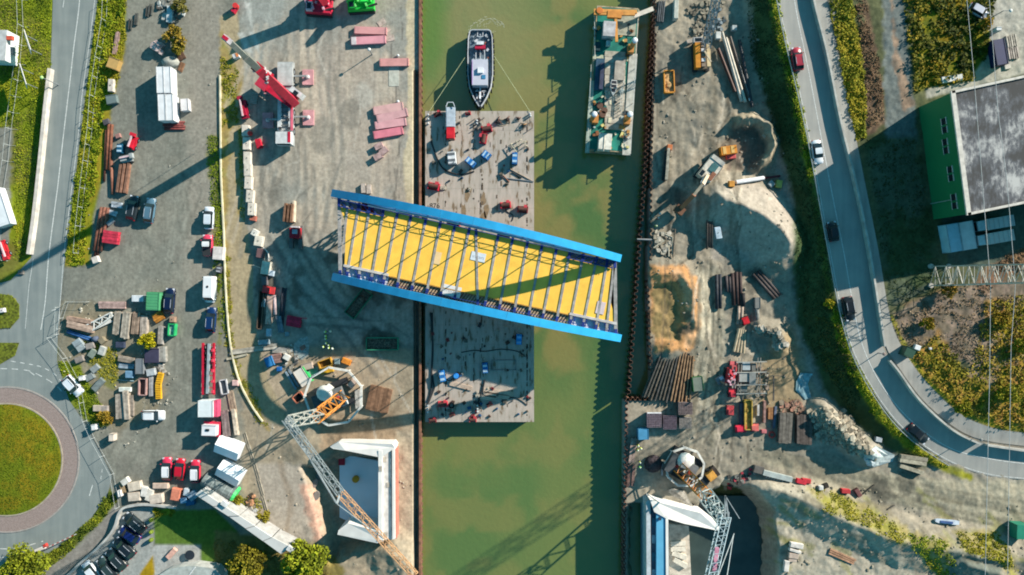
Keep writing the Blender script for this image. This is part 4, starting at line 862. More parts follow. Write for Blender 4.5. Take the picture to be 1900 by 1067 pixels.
PB = bpy.data.objects['pontoon_barge']
for i in range(90):
    px, py = (random.uniform(800, 984), random.uniform(600, 775)) if i % 4 else (random.uniform(800, 980), random.uniform(215, 360))
    x, y = (px-890)*.1, (494.5-py)*.1; s_ = random.uniform(.2, .7); b = MB(); b.box(x, y, .18, s_, s_*random.uniform(.4, 1.6), .32, random.uniform(0, 3), .1, .1); b.cyl((x+s_*.2, y, .3), (x+s_*.2, y, .5), .08, n=6); b.build('deck_fitting', mat(random.choice([(90, 70, 60), (60, 62, 66), (190, 180, 160), (150, 60, 60), (40, 90, 130), (120, 110, 96)])), PB)

for lb, p in (('thin dark cable lying across the shaded middle of the pontoon', [(856, 654), (880, 650), (900, 652), (930, 648), (960, 652), (975, 662)]), ('thin cable running from the blue drum to the west generator', [(824, 700), (834, 706), (846, 698)]), ('pale cable curving near the south east corner of the pontoon', [(930, 745), (950, 738), (965, 742), (978, 752)]), ('cable running south from the red power pack', [(950, 410), (952, 400), (940, 392), (938, 384)])): pipe_obj('deck_cable', lb, 'cable', smooth(p), .09, DARK, 0, n=5)
# ================================================================ generic builders for the yards
def planks(name, label, cat, px, py, L, n, layers, w, th, a, c, part='plank', group=None, gap=.04, jit=.1, z=None, step_in=0, mx=12, off=0):
    """a stack of long pieces lying along local x"""
    t = thing(name, label, cat, px, py, a, layers*th, group, z, off); m = [mat(c, .8, .3, 1.5), mat(tuple(max(0, int(v*.88)) for v in c), .85, .3, 1.5)]
    b = MB(); b.box(0, 0, 0, L, w, th); mes = []
    for q in m: me = b.mesh(part); me.materials.append(q); mes.append(me)
    for k in range(layers):
        for i in range(n-(k*step_in)):
            o = put(mes[(i+k) % 2], part, t, (random.uniform(-jit, jit), (i-(n-k*step_in-1)/2)*(w+gap), th*(k+.5)), random.uniform(-.012, .012)*min(1, jit*10)); o.scale = (1+random.uniform(-.04, .02), 1, 1)
    return t
def pipes(name, label, cat, px, py, L, n, r, a, c, layers=1, part='pipe', group=None, z=None, jit=.2, off=0):
    t = thing(name, label, cat, px, py, a, 2*r*layers, group, z, off); m = mat(c, .7, .3, 1.5); b = MB(); b.cyl((-L/2, 0, 0), (L/2, 0, 0), r, n=10); me = b.mesh(part); me.materials.append(m); me.shade_smooth()
    bm = bmesh.new(); bm.from_mesh(me); bmesh.ops.recalc_face_normals(bm, faces=bm.faces); bm.to_mesh(me); bm.free()
    for k in range(layers):
        for i in range(n-k): put(me, part, t, (random.uniform(-jit, jit), (i-(n-k-1)/2)*r*2.05, r+k*r*1.75), random.uniform(-.01, .01))
    return t
def cabin(name, label, cat, px, py, L, W_, h, a, c, group=None, z=None, ribs=True, n=1, roofc=None, off=0, doors=True):
    t = thing(name, label, cat, px, py, a, h, group, z, off); m = mat(c, .5, .08, .8)
    b = MB(); b.box(0, 0, h/2-.05, L, W_, h-.1); b.build('body', m, t)
    b = MB(); b.box(0, 0, h-.06, L-.05, W_-.05, .08)
    if ribs:
        k = max(3, int(L/.5))
        for i in range(k): b.box(-L/2+(i+.5)*L/k, 0, h-.005, .12, W_-.25, .06)
    b.build('roof', mat(roofc or c, .55, .1, .8), t)
    b = MB()
    for x in (-1, 1):
        for y in (-1, 1): b.box(x*(L/2-.06), y*(W_/2-.06), h/2, .16, .16, h+.04)
    for y in (-1, 1): b.box(0, y*(W_/2-.04), h-.02, L, .12, .12)
    b.build('frame', mat(tuple(int(v*.86) for v in c), .5), t)
    if doors:
        b = MB(); b.box(L/2+.02, 0, h*.45, .04, W_*.7, h*.8); b.build('door', mat(tuple(int(v*.75) for v in c)), t)
        b = MB(); b.box(0, W_/2+.02, h*.6, L*.2, .04, h*.25); b.build('window', glass_mat(), t)
    return t
def block(name, label, cat, px, py, L, W_, h, a, c=CONC, group=None, z=None, holes=1, off=0):
    t = thing(name, label, cat, px, py, a, h, group, z, off); b = MB(); k = .06
    b.loft([[(-L/2, -W_/2, 0), (L/2, -W_/2, 0), (L/2, W_/2, 0), (-L/2, W_/2, 0)], [(-L/2, -W_/2, h-k), (L/2, -W_/2, h-k), (L/2, W_/2, h-k), (-L/2, W_/2, h-k)], [(-L/2+k, -W_/2+k, h), (L/2-k, -W_/2+k, h), (L/2-k, W_/2-k, h), (-L/2+k, W_/2-k, h)]]); b.build('body', mat(c, .9, .2, 1.5), t)
    if holes:
        for i in range(holes): b = MB(); b.cyl(((i-(holes-1)/2)*L*.35, 0, h-.02), ((i-(holes-1)/2)*L*.35, 0, h+.09), .09, n=6); b.build('lifting_eye', mat((80, 70, 60)), t)
    return t
def skip(name, label, px, py, L, W_, h, a, c, fill=None, group=None, z=None, cat='skip'):
    t = thing(name, label, cat, px, py, a, h, group, z); m = mat(c, .6)
    b = MB(); b.box(0, 0, .08, L, W_, .12); b.build('floor', mat(tuple(int(v*.6) for v in c)), t)
    for i, (x, y, sx, sy) in enumerate(((L/2, 0, .1, W_), (-L/2, 0, .1, W_), (0, W_/2, L, .1), (0, -W_/2, L, .1))): b = MB(); b.box(x, y, h/2, sx, sy, h); b.build('side_panel', m, t)
    b = MB()
    for x, y, sx, sy in ((L/2, 0, .18, W_+.1), (-L/2, 0, .18, W_+.1), (0, W_/2, L+.1, .18), (0, -W_/2, L+.1, .18)): b.box(x, y, h+.02, sx, sy, .1)
    b.build('rim', m, t)
    if fill: b = MB(); b.box(0, 0, h*.45, L-.2, W_-.2, h*.5); b.ball((L*.15, 0, h*.6), W_*.4, 8, 5, .5); b.build('load', mat(fill, .95, .5, 3), t)
    return t
def rubble(name, label, pts, n, smin, smax, cols, cat='rubble pile', zup=0.0):
    """loose heap of broken pieces nobody could count: one object"""
    xs = [p[0] for p in pts]; ys = [p[1] for p in pts]; mb = {i: MB() for i in range(len(cols))}; k = 0; root = bpy.data.objects.new(name, None)
    COL.objects.link(root); c0 = G(sum(xs)/len(xs), sum(ys)/len(ys)); root.location = c0; tag(root, label, cat)
    while k < n:
        x, y = random.uniform(min(xs), max(xs)), random.uniform(min(ys), max(ys))
        if not inside(np.array([x]), np.array([y]), pts)[0]: continue
        s = random.uniform(smin, smax); q = G(x, y, s*.15+zup*random.random())-c0; m = mb[k % len(cols)]
        r = [[q+Vector((s*random.uniform(.3, .6)*math.cos(t), s*random.uniform(.3, .6)*math.sin(t), z*s*random.uniform(.2, .35))) for t in (0, 1.3, 2.6, 3.9, 5.1)] for z in (-1, 1)]; m.loft(r); k += 1
    for i, c in enumerate(cols): o = mb[i].build('pieces', mat(c, .95, .3, 2), root); o['kind'] = 'stuff'
    return root
def bluelift(px, py, a, label, c=RED, L=2.6, z=None, group=None, boom=True):
    """small boom lift / telescopic machine"""
    t = thing('boom_lift', label, 'lift', px, py, a, 1.2, group, z)
    b = MB(); b.box(0, 0, .65, L, 1.3, .5); b.build('chassis', mat(c, .4), t); b = MB(); b.box(-.3, 0, 1.1, L*.6, .9, .5, 0, .1, .1); b.build('turntable', mat(c, .4), t)
    if boom: b = MB(); b.bar((-L*.4, .2, 1.5), (L*.55, .2, 1.5), .26); b.build('boom', mat((236, 200, 200), .5), t); b = MB(); b.box(L*.6, .2, 1.3, .6, .9, .7); b.build('basket', mat(c), t)
    for x in (-L*.32, L*.32): [wheel_at(t, x, s*.62, .38, .28) for s in (-1, 1)]
    return t
def lamp_post(px, py, hgt, label, head=(236, 236, 226), arm=0, c=STEEL, a=0, top=True):
    t = thing('street_lamp', label, 'street lamp', px, py, a, hgt if top else 0); b = MB(); b.cyl((0, 0, 0), (0, 0, hgt), .10, .06, 8); b.build('pole', mat(c), t)
    if arm: b = MB(); b.bar((0, 0, hgt), (arm, 0, hgt+.1), .08); b.build('arm', mat(c), t)
    b = MB(); b.ball((arm, 0, hgt+.1), .32, 10, 5, .5); b.build('lamp_head', mat(head, .3), t); return t
def person(px, py, a, label, vest=(196, 236, 60), group=None, z=None, pose=0):
    t = thing('person', label, 'person', px, py, a, 1.7, group, z)
    if 'person' not in MATS:
        sk = [((0, 0, .95), .15), ((0, 0, 1.2), .15), ((0, 0, 1.45), .15), ((0, 0, 1.56), .06), ((0, 0, 1.68), .11), ((.02, .1, .9), .09), ((.05, .11, .5), .065), ((.12, .11, .08), .05), ((.24, .12, .05), .04), ((-.02, -.1, .9), .09), ((-.08, -.11, .5), .065), ((-.12, -.11, .08), .05), ((0, -.12, .05), .04), ((0, .22, 1.42), .06), ((.06, .28, 1.15), .045), ((.22, .24, .98), .035), ((0, -.22, 1.42), .06), ((.04, -.29, 1.14), .045), ((.2, -.26, .96), .035)]
        ed = [(0, 1), (1, 2), (2, 3), (3, 4), (0, 5), (5, 6), (6, 7), (7, 8), (0, 9), (9, 10), (10, 11), (11, 12), (2, 13), (13, 14), (14, 15), (2, 16), (16, 17), (17, 18)]
        me = bpy.data.meshes.new('s'); me.from_pydata([p for p, r in sk], ed, []); o = bpy.data.objects.new('s', me); COL.objects.link(o); md = o.modifiers.new('k', 'SKIN')
        for i, (p, r) in enumerate(sk): me.skin_vertices[0].data[i].radius = (r, r)
        me.skin_vertices[0].data[0].use_root = True; s = o.modifiers.new('u', 'SUBSURF'); s.levels = 1; s.render_levels = 1
        b_ = bpy.data.meshes.new_from_object(o.evaluated_get(bpy.context.evaluated_depsgraph_get())); bpy.data.objects.remove(o); b_.materials.clear(); b_.materials.append(mat((60, 66, 90), .8)); b_.shade_smooth(); MATS['person'] = b_
    put(MATS['person'], 'body', t)
    b = MB(); b.loft([[(.17*math.cos(q), .23*math.sin(q), z_) for q in np.linspace(0, 2*math.pi, 9)[:-1]] for z_ in (.92, 1.2)]+[[(.15*math.cos(q), .27*math.sin(q), 1.47) for q in np.linspace(0, 2*math.pi, 9)[:-1]], [(.08*math.cos(q), .1*math.sin(q), 1.54) for q in np.linspace(0, 2*math.pi, 9)[:-1]]]); b.build('vest', mat(vest, .6), t, True)
    b = MB(); b.ball((0, 0, 1.74), .15, 8, 5, .85); b.build('helmet', mat((240, 240, 226), .4), t, True); return t

# ================================================================ west side: buildings, road edge, signs
def white_hall():
    z = 3.5; t = thing('depot_building', 'white depot building at the left frame edge with a red roof sign', 'building', 0, 85, 0, z)
    L = lambda px, py, zz=z: P(px, py, zz)-t.location
    q = [L(-60, 54), L(13, 56), L(9, 112), L(-60, 108)]; b = MB(); b.prism([(p.x, p.y) for p in q], 0, z-.12); b.build('wall', mat((240, 240, 236), .6, .05), t)
    c = sum(q, Vector())/4; q = [c+(p-c)*1.01 for p in q]; b = MB(); b.prism([(p.x, p.y) for p in q], z-.12, z+.02); b.build('roof', mat((206, 206, 200)), t)
    b = MB(); w = L(13, 80, z); b.box(w.x+.12, w.y-1, 1.8, .08, 1.4, .9); b.build('window', mat((150, 150, 150)), t)
    b = MB(); w = L(12, 70); b.box(w.x+.5, w.y, z-.3, 1.0, .7, .7); b.build('roof_sign', mat((230, 96, 70)), t)
white_hall()
def billboard(px0, py0, px1, py1, label, txt=False, tilt=15):
    zc = 3.4; c = P((px0+px1)/2, (py0+py1)/2, zc); L = math.hypot(px1-px0, py1-py0)*.1; t = bpy.data.objects.new('billboard', None); COL.objects.link(t); t.location = (c.x, c.y, 0); t.rotation_euler[2] = math.atan2(-(py1-py0), px1-px0); tag(t, label, 'sign')
    b = MB(); v = [(-L/2, -.55, zc-.9), (L/2, -.55, zc-.9), (L/2, .55, zc+.9), (-L/2, .55, zc+.9)]; n = Vector((0, -.85, .5))*.1
    b.loft([v, [tuple(Vector(p)+n) for p in v]]); b.build('panel', mat((240, 232, 222), .5, .05), t)
    for x in (-L*.35, L*.35): b = MB(); b.cyl((x, 0, 0), (x, 0, zc-.2), .07, n=6); b.build('post', mat(STEEL), t)
    for i in range(7 if txt else 3):
        b = MB(); x = (-L*.36+L*.72*i/6) if txt else -L*.4+.25*i; z0 = zc; y0 = -.07; b.box(x, y0-.06, z0+.05, .12, .22 if i % 2 else .3, .03); b.build('lettering', mat((90, 90, 96) if txt else (150, 150, 156)), t)
billboard(46, 60, 58, 96, 'pinkish blank billboard by the white depot building'); billboard(38, 122, 50, 160, 'white billboard with a column of dark lettering below the pinkish one', True)
def mesh_fence(label, pts, hgt=1.8, step=28, c=(206, 210, 204), dbl=0):
    pts = resample(pts, step); g = [G(x, y, 0, False) for x, y in pts]; t = bpy.data.objects.new('fence', None); COL.objects.link(t); t.location = g[0]; tag(t, label, 'fence'); m = mat(c, .5)
    for p in g: b = MB(); q = p-g[0]; b.bar(q, q+Vector((0, 0, hgt)), .06); b.build('post', m, t)
    for p, r in zip(g[:-1], g[1:]):
        b = MB(); p, r = p-g[0], r-g[0]
        for z in (.2, hgt): b.bar(p+Vector((0, 0, z)), r+Vector((0, 0, z)), .035)
        b.build('rail', m, t)
    if dbl:
        for p, r in zip(g[:-1], g[1:]):
            b = MB(); p = p-g[0]; b.bar(p+Vector((0, 0, .1)), p+Vector((dbl, -.05, .1)), .035); b.build('stay', m, t)
    return t
mesh_fence('thin grey fence running through the green scrub right of the west road', [(200, 0), (198, 40), (190, 90), (186, 110), (176, 180), (172, 240), (164, 300), (158, 350), (150, 420), (146, 470)], dbl=.9)
mesh_fence('grey scaffold-like fence along the grass below the billboards', [(42, 0), (44, 50), (38, 120), (30, 180), (22, 240), (16, 300), (8, 350), (4, 400), (2, 450), (14, 484)], dbl=1.1)
mesh_fence('fence around the storage plot beside the roundabout', [(112, 570), (110, 620), (96, 626), (125, 664), (150, 712), (162, 780), (176, 812), (212, 878), (222, 940)], 1.6, 32)
mesh_fence('low fence rail of the storage plot north edge', [(166, 560), (128, 560), (118, 590), (112, 610)], 1.3, 20)
wall('flood_wall', 'long pale concrete flood wall on the left edge of the west road', 'wall', [(98, 130), (90, 200), (80, 300), (69, 400), (59, 472)], .62, 1.15, (226, 214, 198))
lamp_post(78, 144, 5, 'lamp with greenish head beside the top end of the pale flood wall', (200, 240, 150))
lamp_post(685, 92, 2.9, 'thin lamp mast with white head in the middle of the main yard')
# plants hut, boats at the left edge
t = cabin('white_boat_hull', 'white pointed trailer roof at the left frame edge beside the grass', 'trailer', -4, 385, 7, 2.6, 1.8, -72, (238, 240, 238), ribs=False, doors=False)
t = bluelift(4, 462, -70, 'red machine cut by the left frame edge near the road', (200, 40, 50), 3.2)
block('bollard_block', 'small pale block by the grass end at the top of the roundabout approach', 'block', 38, 505, 1.0, .8, .5, 0, (140, 130, 120)); block('white_box', 'white box on the small traffic island at the left frame edge', 'box', 3, 576, .9, .8, .8, 10, (236, 226, 222))
# ---- strip between the scrub and the west yard
cabin('wooden_crate', 'square tan crate in the scrub right of the west road', 'crate', 209, 117, 2.0, 2.0, 1.3, -20, (206, 166, 100), ribs=False, doors=False)
planks('plank_stack', 'narrow pinkish beam stack above the square tan crate', 'planks', 215, 80, 4.2, 3, 2, .22, .2, 80, (196, 160, 146)); block('concrete_block', 'pale block below the square tan crate in the scrub', 'block', 205, 158, 2.3, 1.0, .8, 88, (220, 206, 190))
pipes('pipe_stack', 'long rust-brown pipes on the left edge of the west yard above the beams', 'pipes', 201, 272, 8.5, 2, .28, 86, (136, 84, 62)); pipes('pipe_stack', 'single brown pipe lying right of the long rust-brown pipes', 'pipe', 206, 328, 6.2, 1, .26, 92, (150, 100, 80)); pipes('pipe_stack', 'dark pipe lying left of the long rust-brown pipes', 'pipe', 194, 290, 9.5, 1, .2, 88, (100, 62, 50))
planks('steel_beam_stack', 'three rust-brown steel beams lying together right of the long pipes', 'beams', 227, 330, 5.6, 3, 2, .42, .45, 82, (168, 122, 98), 'beam', gap=.28)
bluelift(244, 264, 70, 'small red machine parked by the rusty pipes in the west yard', (220, 40, 60), 2.4); generator(221, 275, 88, 'teal generator left of the small red machine', 1.7, 1.0, 1.2, (20, 90, 120)); bluelift(232, 294, 12, 'grey small lift with outstretched arm below the red machine', (170, 174, 170), 2.2)
block('machine_part', 'small brown machine part by the scrub edge of the west yard', 'machine part', 218, 252, .9, .8, .6, 20, (176, 130, 120), holes=0); block('machine_part', 'dark covered machine part beside the brown pipes', 'machine part', 196, 226, 1.1, 1.0, .7, 20, (90, 86, 90), holes=0); cabin('hose_reel_box', 'grey-green tarpaulin covered box in the scrub above the pipes', 'box', 206, 184, 1.9, 1.6, .9, 10, (120, 134, 130), ribs=False, doors=False)
planks('white_panel_stack', 'white panels stacked left of the dark car in the west yard', 'panels', 216, 380, 1.9, 2, 3, .5, .12, -8, (206, 214, 218), 'panel'); planks('white_panel_stack', 'second white panel stack just below the first by the dark car', 'panels', 208, 395, 1.8, 2, 2, .45, .12, -15, (220, 224, 226), 'panel'); block('grey_bundle', 'grey bundle below the white panels', 'bundle', 204, 412, 1.5, .8, .5, 40, (130, 146, 150), holes=0)
pipes('pipe_stack', 'bundle of red-brown pipes at the scrub corner left of the red crane ballast', 'pipes', 186, 425, 8.2, 3, .3, 80, (140, 90, 72), 1); pipes('pipe_stack', 'long thin brown pipes right of the red-brown bundle', 'pipes', 181, 440, 7.0, 2, .2, 84, (110, 70, 60))
planks('red_ballast', 'red crane counterweight plates with ribs beside the brown pipe bundle', 'crane part', 204, 440, 2.8, 4, 2, .55, .5, -8, (226, 60, 84), 'plate', jit=.05); block('white_sack', 'single white bulk bag at the end of the brown pipes', 'bag', 176, 482, 1.2, 1.2, .8, 20, (226, 214, 200), holes=0)
# ---- vehicles in the west yard
car(243, 385, 80, 'black estate car standing left of the blue-grey estate in the west yard', (44, 54, 58), 'estate'); car(275, 390, 82, 'blue-grey estate car alone in the west yard with its shadow to the left', (90, 124, 140), 'estate')
car(385, 404, 88, 'silver-white car facing up by the scrub, topmost of the column of parked vehicles', (224, 230, 234), 'hatch')
car(382, 455, 90, 'white van with red bonnet below the silver-white car', (234, 70, 96), 'pickup', 4.0, roof=(240, 238, 234)); car(386, 537, -92, 'plain white delivery van in the column of parked vehicles', (240, 240, 236), 'van', 4.9); car(389, 594, 86, 'dark blue car below the plain white van', (20, 52, 96), 'estate')
block('white_tank', 'white container tank right of the red-bonnet van at the fence', 'tank', 404, 470, 2.4, 1.9, 1.3, 86, (232, 220, 210), holes=0); generator(405, 500, 80, 'dark grey compressor below the white container tank', 1.2, .9, .9, (90, 90, 94), None, None, (190, 190, 190))
car(281, 772, 0, 'white car with dark roof bars parked crosswise beside the grey plank stack', (238, 238, 236), 'suv', 4.2); car(131, 717, -48, 'white car driving on the roundabout', (228, 232, 234), 'suv', 4.2)
car(312, 558, 86, 'dark navy car beside the green container', (18, 34, 66), 'estate')
car(307, 871, 90, 'white van with red bonnet, leftmost of the three parked in a row', (236, 60, 90), 'estate', 4.2, roof=(240, 238, 236)); car(331, 872, 86, 'all red car between the two white-roofed ones', (206, 28, 50), 'hatch', 4.0); car(360, 876, 90, 'white van with red bonnet, rightmost of the three parked in a row', (226, 50, 76), 'estate', 4.2, roof=(240, 238, 236))
for i, (x, y, a, c, lb, k) in enumerate(((247, 972, 140, (34, 48, 52), 'dark green-black estate car at the top of the row in the small car park', 'estate'), (238, 994, 148, (26, 44, 110), 'blue car second from the top of the car park row', 'hatch'), (228, 1018, 138, (30, 40, 48), 'black car third from the top of the car park row', 'estate'), (213, 1040, 134, (40, 52, 54), 'dark grey car fourth from the top of the car park row', 'estate'), (196, 1056, 130, (52, 70, 68), 'dark car with pale roof bars near the bottom edge of the car park', 'estate'), (166, 1062, 128, (232, 236, 236), 'white car at the bottom edge of the car park', 'hatch'))): car(x, y, a, lb, c, k, group='cars parked in the small car park')
# red low loader with white box behind
def lowloader():
    t = thing('flatbed_truck', 'red crane trailer with open steel frame and white cab unit behind it', 'truck', 386, 690, -90, 1.2)
    m = mat((206, 34, 60), .45)
    for s in (-1, 1): b = MB(); b.bar((-5.3, s*1.0, 1.0), (4.2, s*1.0, 1.0), .34, .4); b.build('side_beam', m, t)
    b = MB(); b.bar((-5.2, .25, 1.3), (4.0, -.1, 1.2), .45, .4); b.build('boom', mat((170, 180, 180), .4), t)
    b = MB(); b.bar((-5.2, -.2, 1.1), (4.2, -.25, 1.1), .25, .3); b.build('spine', mat((60, 60, 66)), t)
    for i in range(9): b = MB(); b.bar((-4.9+i*1.12, -1.05, 1.05), (-4.9+i*1.12, 1.05, 1.05), .12, .2); b.build('cross_member', m, t)
    for i in range(5): b = MB(); b.box(-4+i*1.9, .95, 1.4, .5, .4, .5); b.build('stake_box', mat((230, 70, 90)), t)
    for i in range(4): [wheel_at(t, -4.4+i*1.1, s*.95, .45, .3) for s in (-1, 1)]
lowloader()
def box_truck(px, py, a, label, L, W_, h, boxc, cabc, cabf=True, logo=False, group=None):
    t = thing('box_truck', label, 'truck', px, py, a, h, group)
    b = MB(); b.box(0, 0, .7, L+2.0, W_*.5, .3); b.build('chassis', mat(DARK), t)
    b = MB(); b.box(0, 0, (h+.9)/2, L, W_, h-.9); b.build('cargo_box', mat(boxc, .5, .05), t)
    b = MB(); b.box(0, 0, h+.02, L-.1, W_-.1, .06); b.build('roof', mat(boxc, .5, .05), t)
    b = MB(); b.box(L/2+1.1, 0, 1.45, 1.9, W_*.95, 1.7, 0, .08, .06); b.build('cab', mat(cabc, .35, .05), t); b = MB(); b.box(L/2+2.03, 0, 1.8, .08, W_*.8, .6); b.build('windscreen', glass_mat(), t)
    for x in (-L*.3, -L*.3+1.1, L/2+1.1): [wheel_at(t, x, s*(W_/2-.2), .45, .3) for s in (-1, 1)]
    return t
t = cabin('machine_housing', 'large white crane cab house on a red base below the red trailer', 'machine', 381, 759, 3.0, 2.7, 2.6, 90, (236, 240, 236), ribs=False, doors=False)
b = MB(); b.box(0, -1.7, 1.4, 3.0, .7, 1.6); o = b.build('side_panel', mat((232, 84, 118)), t)
t = cabin('truck_cab', 'white truck cab with roof hatch on a red chassis', 'truck cab', 387, 799, 2.6, 1.9, 2.4, 178, (240, 240, 238), ribs=False, doors=False)
b = MB(); b.box(0, 0, .7, 3.0, 2.7, .7); b.build('chassis', mat((226, 50, 80)), t); b = MB(); b.box(.2, -.1, 2.45, .65, .4, .12); b.build('roof_hatch', glass_mat(), t); [wheel_at(t, x, s*1.2, .5, .3) for x in (-.9, .9) for s in (-1, 1)]
# white site cabins
for i, (x, y, lb) in enumerate(((297, 148, 'white site cabin, upper left one of the tall white block of four'), (310, 148, 'white site cabin, upper right one of the tall white block of four'), (300, 199, 'white site cabin, lower left one of the tall white block of four'), (314, 199, 'white site cabin, lower right one of the tall white block of four'))): cabin('site_cabin', lb, 'site cabin', x, y, 4.8, 1.32, 2.6, 92, (244, 242, 238), 'white site cabins in a tall block', ribs=False)
cabin('storage_box', 'small white storage box right of the tall white cabins', 'box', 342, 194, 2.2, 1.4, 1.2, 95, (238, 232, 226), ribs=False, doors=False)
pipes('timber_bundle', 'dark red-brown timber bundle with white straps below the white cabins', 'timber', 322, 233, 3.8, 4, .2, 2, (140, 70, 66), 1, 'log')
rubble('debris_pile', 'loose grey scrap and pallets at the top of the west yard hedge', [(290, 0), (330, 0), (332, 40), (312, 45), (300, 30)], 40, .4, 1.1, [(150, 150, 140), (196, 196, 186), (110, 104, 96)])
block('white_tank', 'long white frame lying in the scrap at the top of the west yard', 'frame', 314, 26, 3.0, 1.1, .7, 86, (214, 220, 218), holes=0); block('white_box', 'white washing machine sized box with dark top right of the long white frame', 'box', 338, 24, .7, .5, .7, 70, (226, 226, 220)); block('white_box', 'cube box with a dark square lid above the pink boulder', 'box', 313, 67, 1.2, .9, .8, -20, (206, 206, 198))
rubble('boulder', 'pale pink rock in the west yard above the grey dome', [(288, 80), (304, 82), (304, 102), (292, 104)], 6, 1.3, 1.9, [(222, 196, 186)], 'rock', .6)
b = MB(); b.ball((0, 0, 0), 1.55, 14, 8, .7); o = b.build('gravel_dome', mat((186, 184, 170), .95, .25, 2), None, True); o.location = G(317, 116); o.scale = (1.1, .75, 1); tag(o, 'smooth grey dome of gravel at the top of the tall white cabins', 'gravel heap')
planks('pallet', 'brown pallet on the verge right of the grey gravel dome', 'pallet', 334, 102, 2.0, 5, 1, .25, .2, -60, (120, 90, 70)); planks('pallet', 'small tan pallet under the brown pallet', 'pallet', 336, 124, 1.7, 4, 1, .2, .2, 70, (160, 116, 84))
for i, (x, y, L) in enumerate(((241, 44, 2.0), (252, 36, 2.2), (273, 20, 1.9), (279, 18, 2.0), (294, 8, 1.8))): planks('steel_trestle', ('dark steel trestle nearest the scrub at the top of the west yard', 'broad dark steel trestle second from the scrub', 'dark steel trestle in the middle of the top row', 'dark steel trestle right of the middle one', 'dark steel trestle nearest the scrap heap')[i], 'trestle', x, y, L, 2 if i != 1 else 3, 1, .16, .35, 84, (90, 92, 86), 'beam', 'steel trestles at the top of the west yard', gap=.25 if i != 1 else .04)
# ---- storage plot by the roundabout
planks('pink_beam_stack', 'pinkish beam at the top of the storage plot', 'beams', 208, 566, 5.0, 3, 1, .4, .5, 0, (206, 172, 160)); block('white_tank', 'white covered item left of the green container', 'tank', 255, 554, 2.2, 1.2, 1.0, 0, (222, 226, 226), holes=0)
cabin('green_container', 'green container between the white tank and the navy car', 'container', 283, 559, 3.3, 2.3, 1.9, 88, (88, 168, 116)); planks('orange_pallets', 'tilted stack of orange pallets below the green container', 'pallets', 293, 588, 1.9, 4, 2, .4, .3, 30, (220, 146, 56)); skip('green_skip', 'bright green box with white lid at the right of the storage plot', 318, 612, 2.1, 1.1, 1.1, 86, (48, 186, 108), (210, 226, 214)); block('brown_box', 'small brown box above the bright green box', 'box', 319, 593, 1.0, 1.0, .8, 88, (176, 140, 116))
planks('pink_beam_stack', 'two long pinkish beams left of the grey plank stacks', 'beams', 147, 606, 5.0, 2, 2, .6, .45, -14, (216, 184, 160), 'beam'); planks('pink_beam_stack', 'shorter tan beam above the two long pinkish ones', 'beams', 146, 594, 4.6, 1, 2, .7, .45, -10, (206, 170, 146), 'beam')
def white_truss(px, py, a, label):
    t = thing('white_truss', label, 'steel frame', px, py, a, .8); m = mat((238, 234, 222), .6); b = MB(); lattice(b, (-2.6, 0, .5), (2.6, .3, .7), 1.5, .7, 6, .14, .5, .4); b.build('truss', m, t); b = MB(); b.prism([(-3.4, -.6), (2.0, -.9), (1.6, -.2)], .3, .5); b.build('gusset', m, t)
white_truss(186, 598, 28, 'white steel frame lying across the pinkish beams')
planks('plank_stack', 'grey plank stack at the left of the four below the white tank', 'planks', 217, 600, 4.2, 3, 3, .42, .28, 84, (186, 172, 152)); planks('plank_stack', 'taller grey plank stack second from the left', 'planks', 232, 604, 4.8, 4, 4, .3, .28, 84, (196, 184, 164)); planks('plank_stack', 'brown plank stack third from the left', 'planks', 251, 600, 4.0, 4, 3, .3, .28, 84, (176, 150, 128)); planks('plank_stack', 'pale plank stack beside the yellow bush', 'planks', 266, 606, 4.0, 4, 3, .28, .28, 88, (206, 190, 172)); planks('plank_stack', 'narrow pale board stack right of the yellow bush', 'planks', 298, 622, 3.4, 2, 3, .5, .2, 86, (196, 186, 172)); planks('plank_stack', 'single plank stack right of the dark tarpaulin', 'planks', 300, 658, 2.8, 3, 3, .45, .25, 92, (190, 184, 170))
pipes('blue_pipes', 'blue pipes lying below the pinkish beams', 'pipes', 145, 622, 4.6, 2, .2, -18, (44, 96, 150)); pipes('drum', 'round dark drum on the storage plot', 'drum', 175, 629, 1.0, 1, .5, 10, (100, 110, 130)); block('drum_block', 'round beige drum right of the dark drum', 'drum', 188, 632, 1.1, 1.1, .9, 40, (150, 136, 110), holes=0)
for i, (x, y, a, lb) in enumerate(((142, 636, 35, 'grey crate, upper of the tilted pair at the plot corner'), (149, 645, 35, 'grey crate, lower of the tilted pair at the plot corner'), (170, 656, 55, 'green-grey chest below the dark drum'), (166, 642, 15, 'grey bag between the crates and the dark drum'), (188, 651, 70, 'pale jerrycan block right of the green-grey chest'), (222, 640, 0, 'dark machine part in the shade of the plank stacks'), (146, 667, 20, 'small grey brown heap block at the fence bend'), (175, 684, 40, 'flat grey tarpaulin bundle in the plot grass'), (165, 700, 30, 'second flat grey bundle lower in the plot'), (181, 714, 48, 'long grey trough at the plot fence'), (180, 758, 0, 'round beige block at the lower plot corner'), (191, 759, 0, 'small grey block at the lower plot corner'))): block('storage_item', lb, 'storage item', x, y, 1.6 if i != 9 else 2.6, 1.1, .7, a, ((156, 168, 170), (170, 178, 176), (140, 150, 136), (160, 150, 140), (196, 196, 186), (60, 70, 90), (150, 140, 130), (150, 156, 152), (140, 148, 146), (130, 140, 136), (196, 180, 160), (170, 160, 150))[i], holes=0)
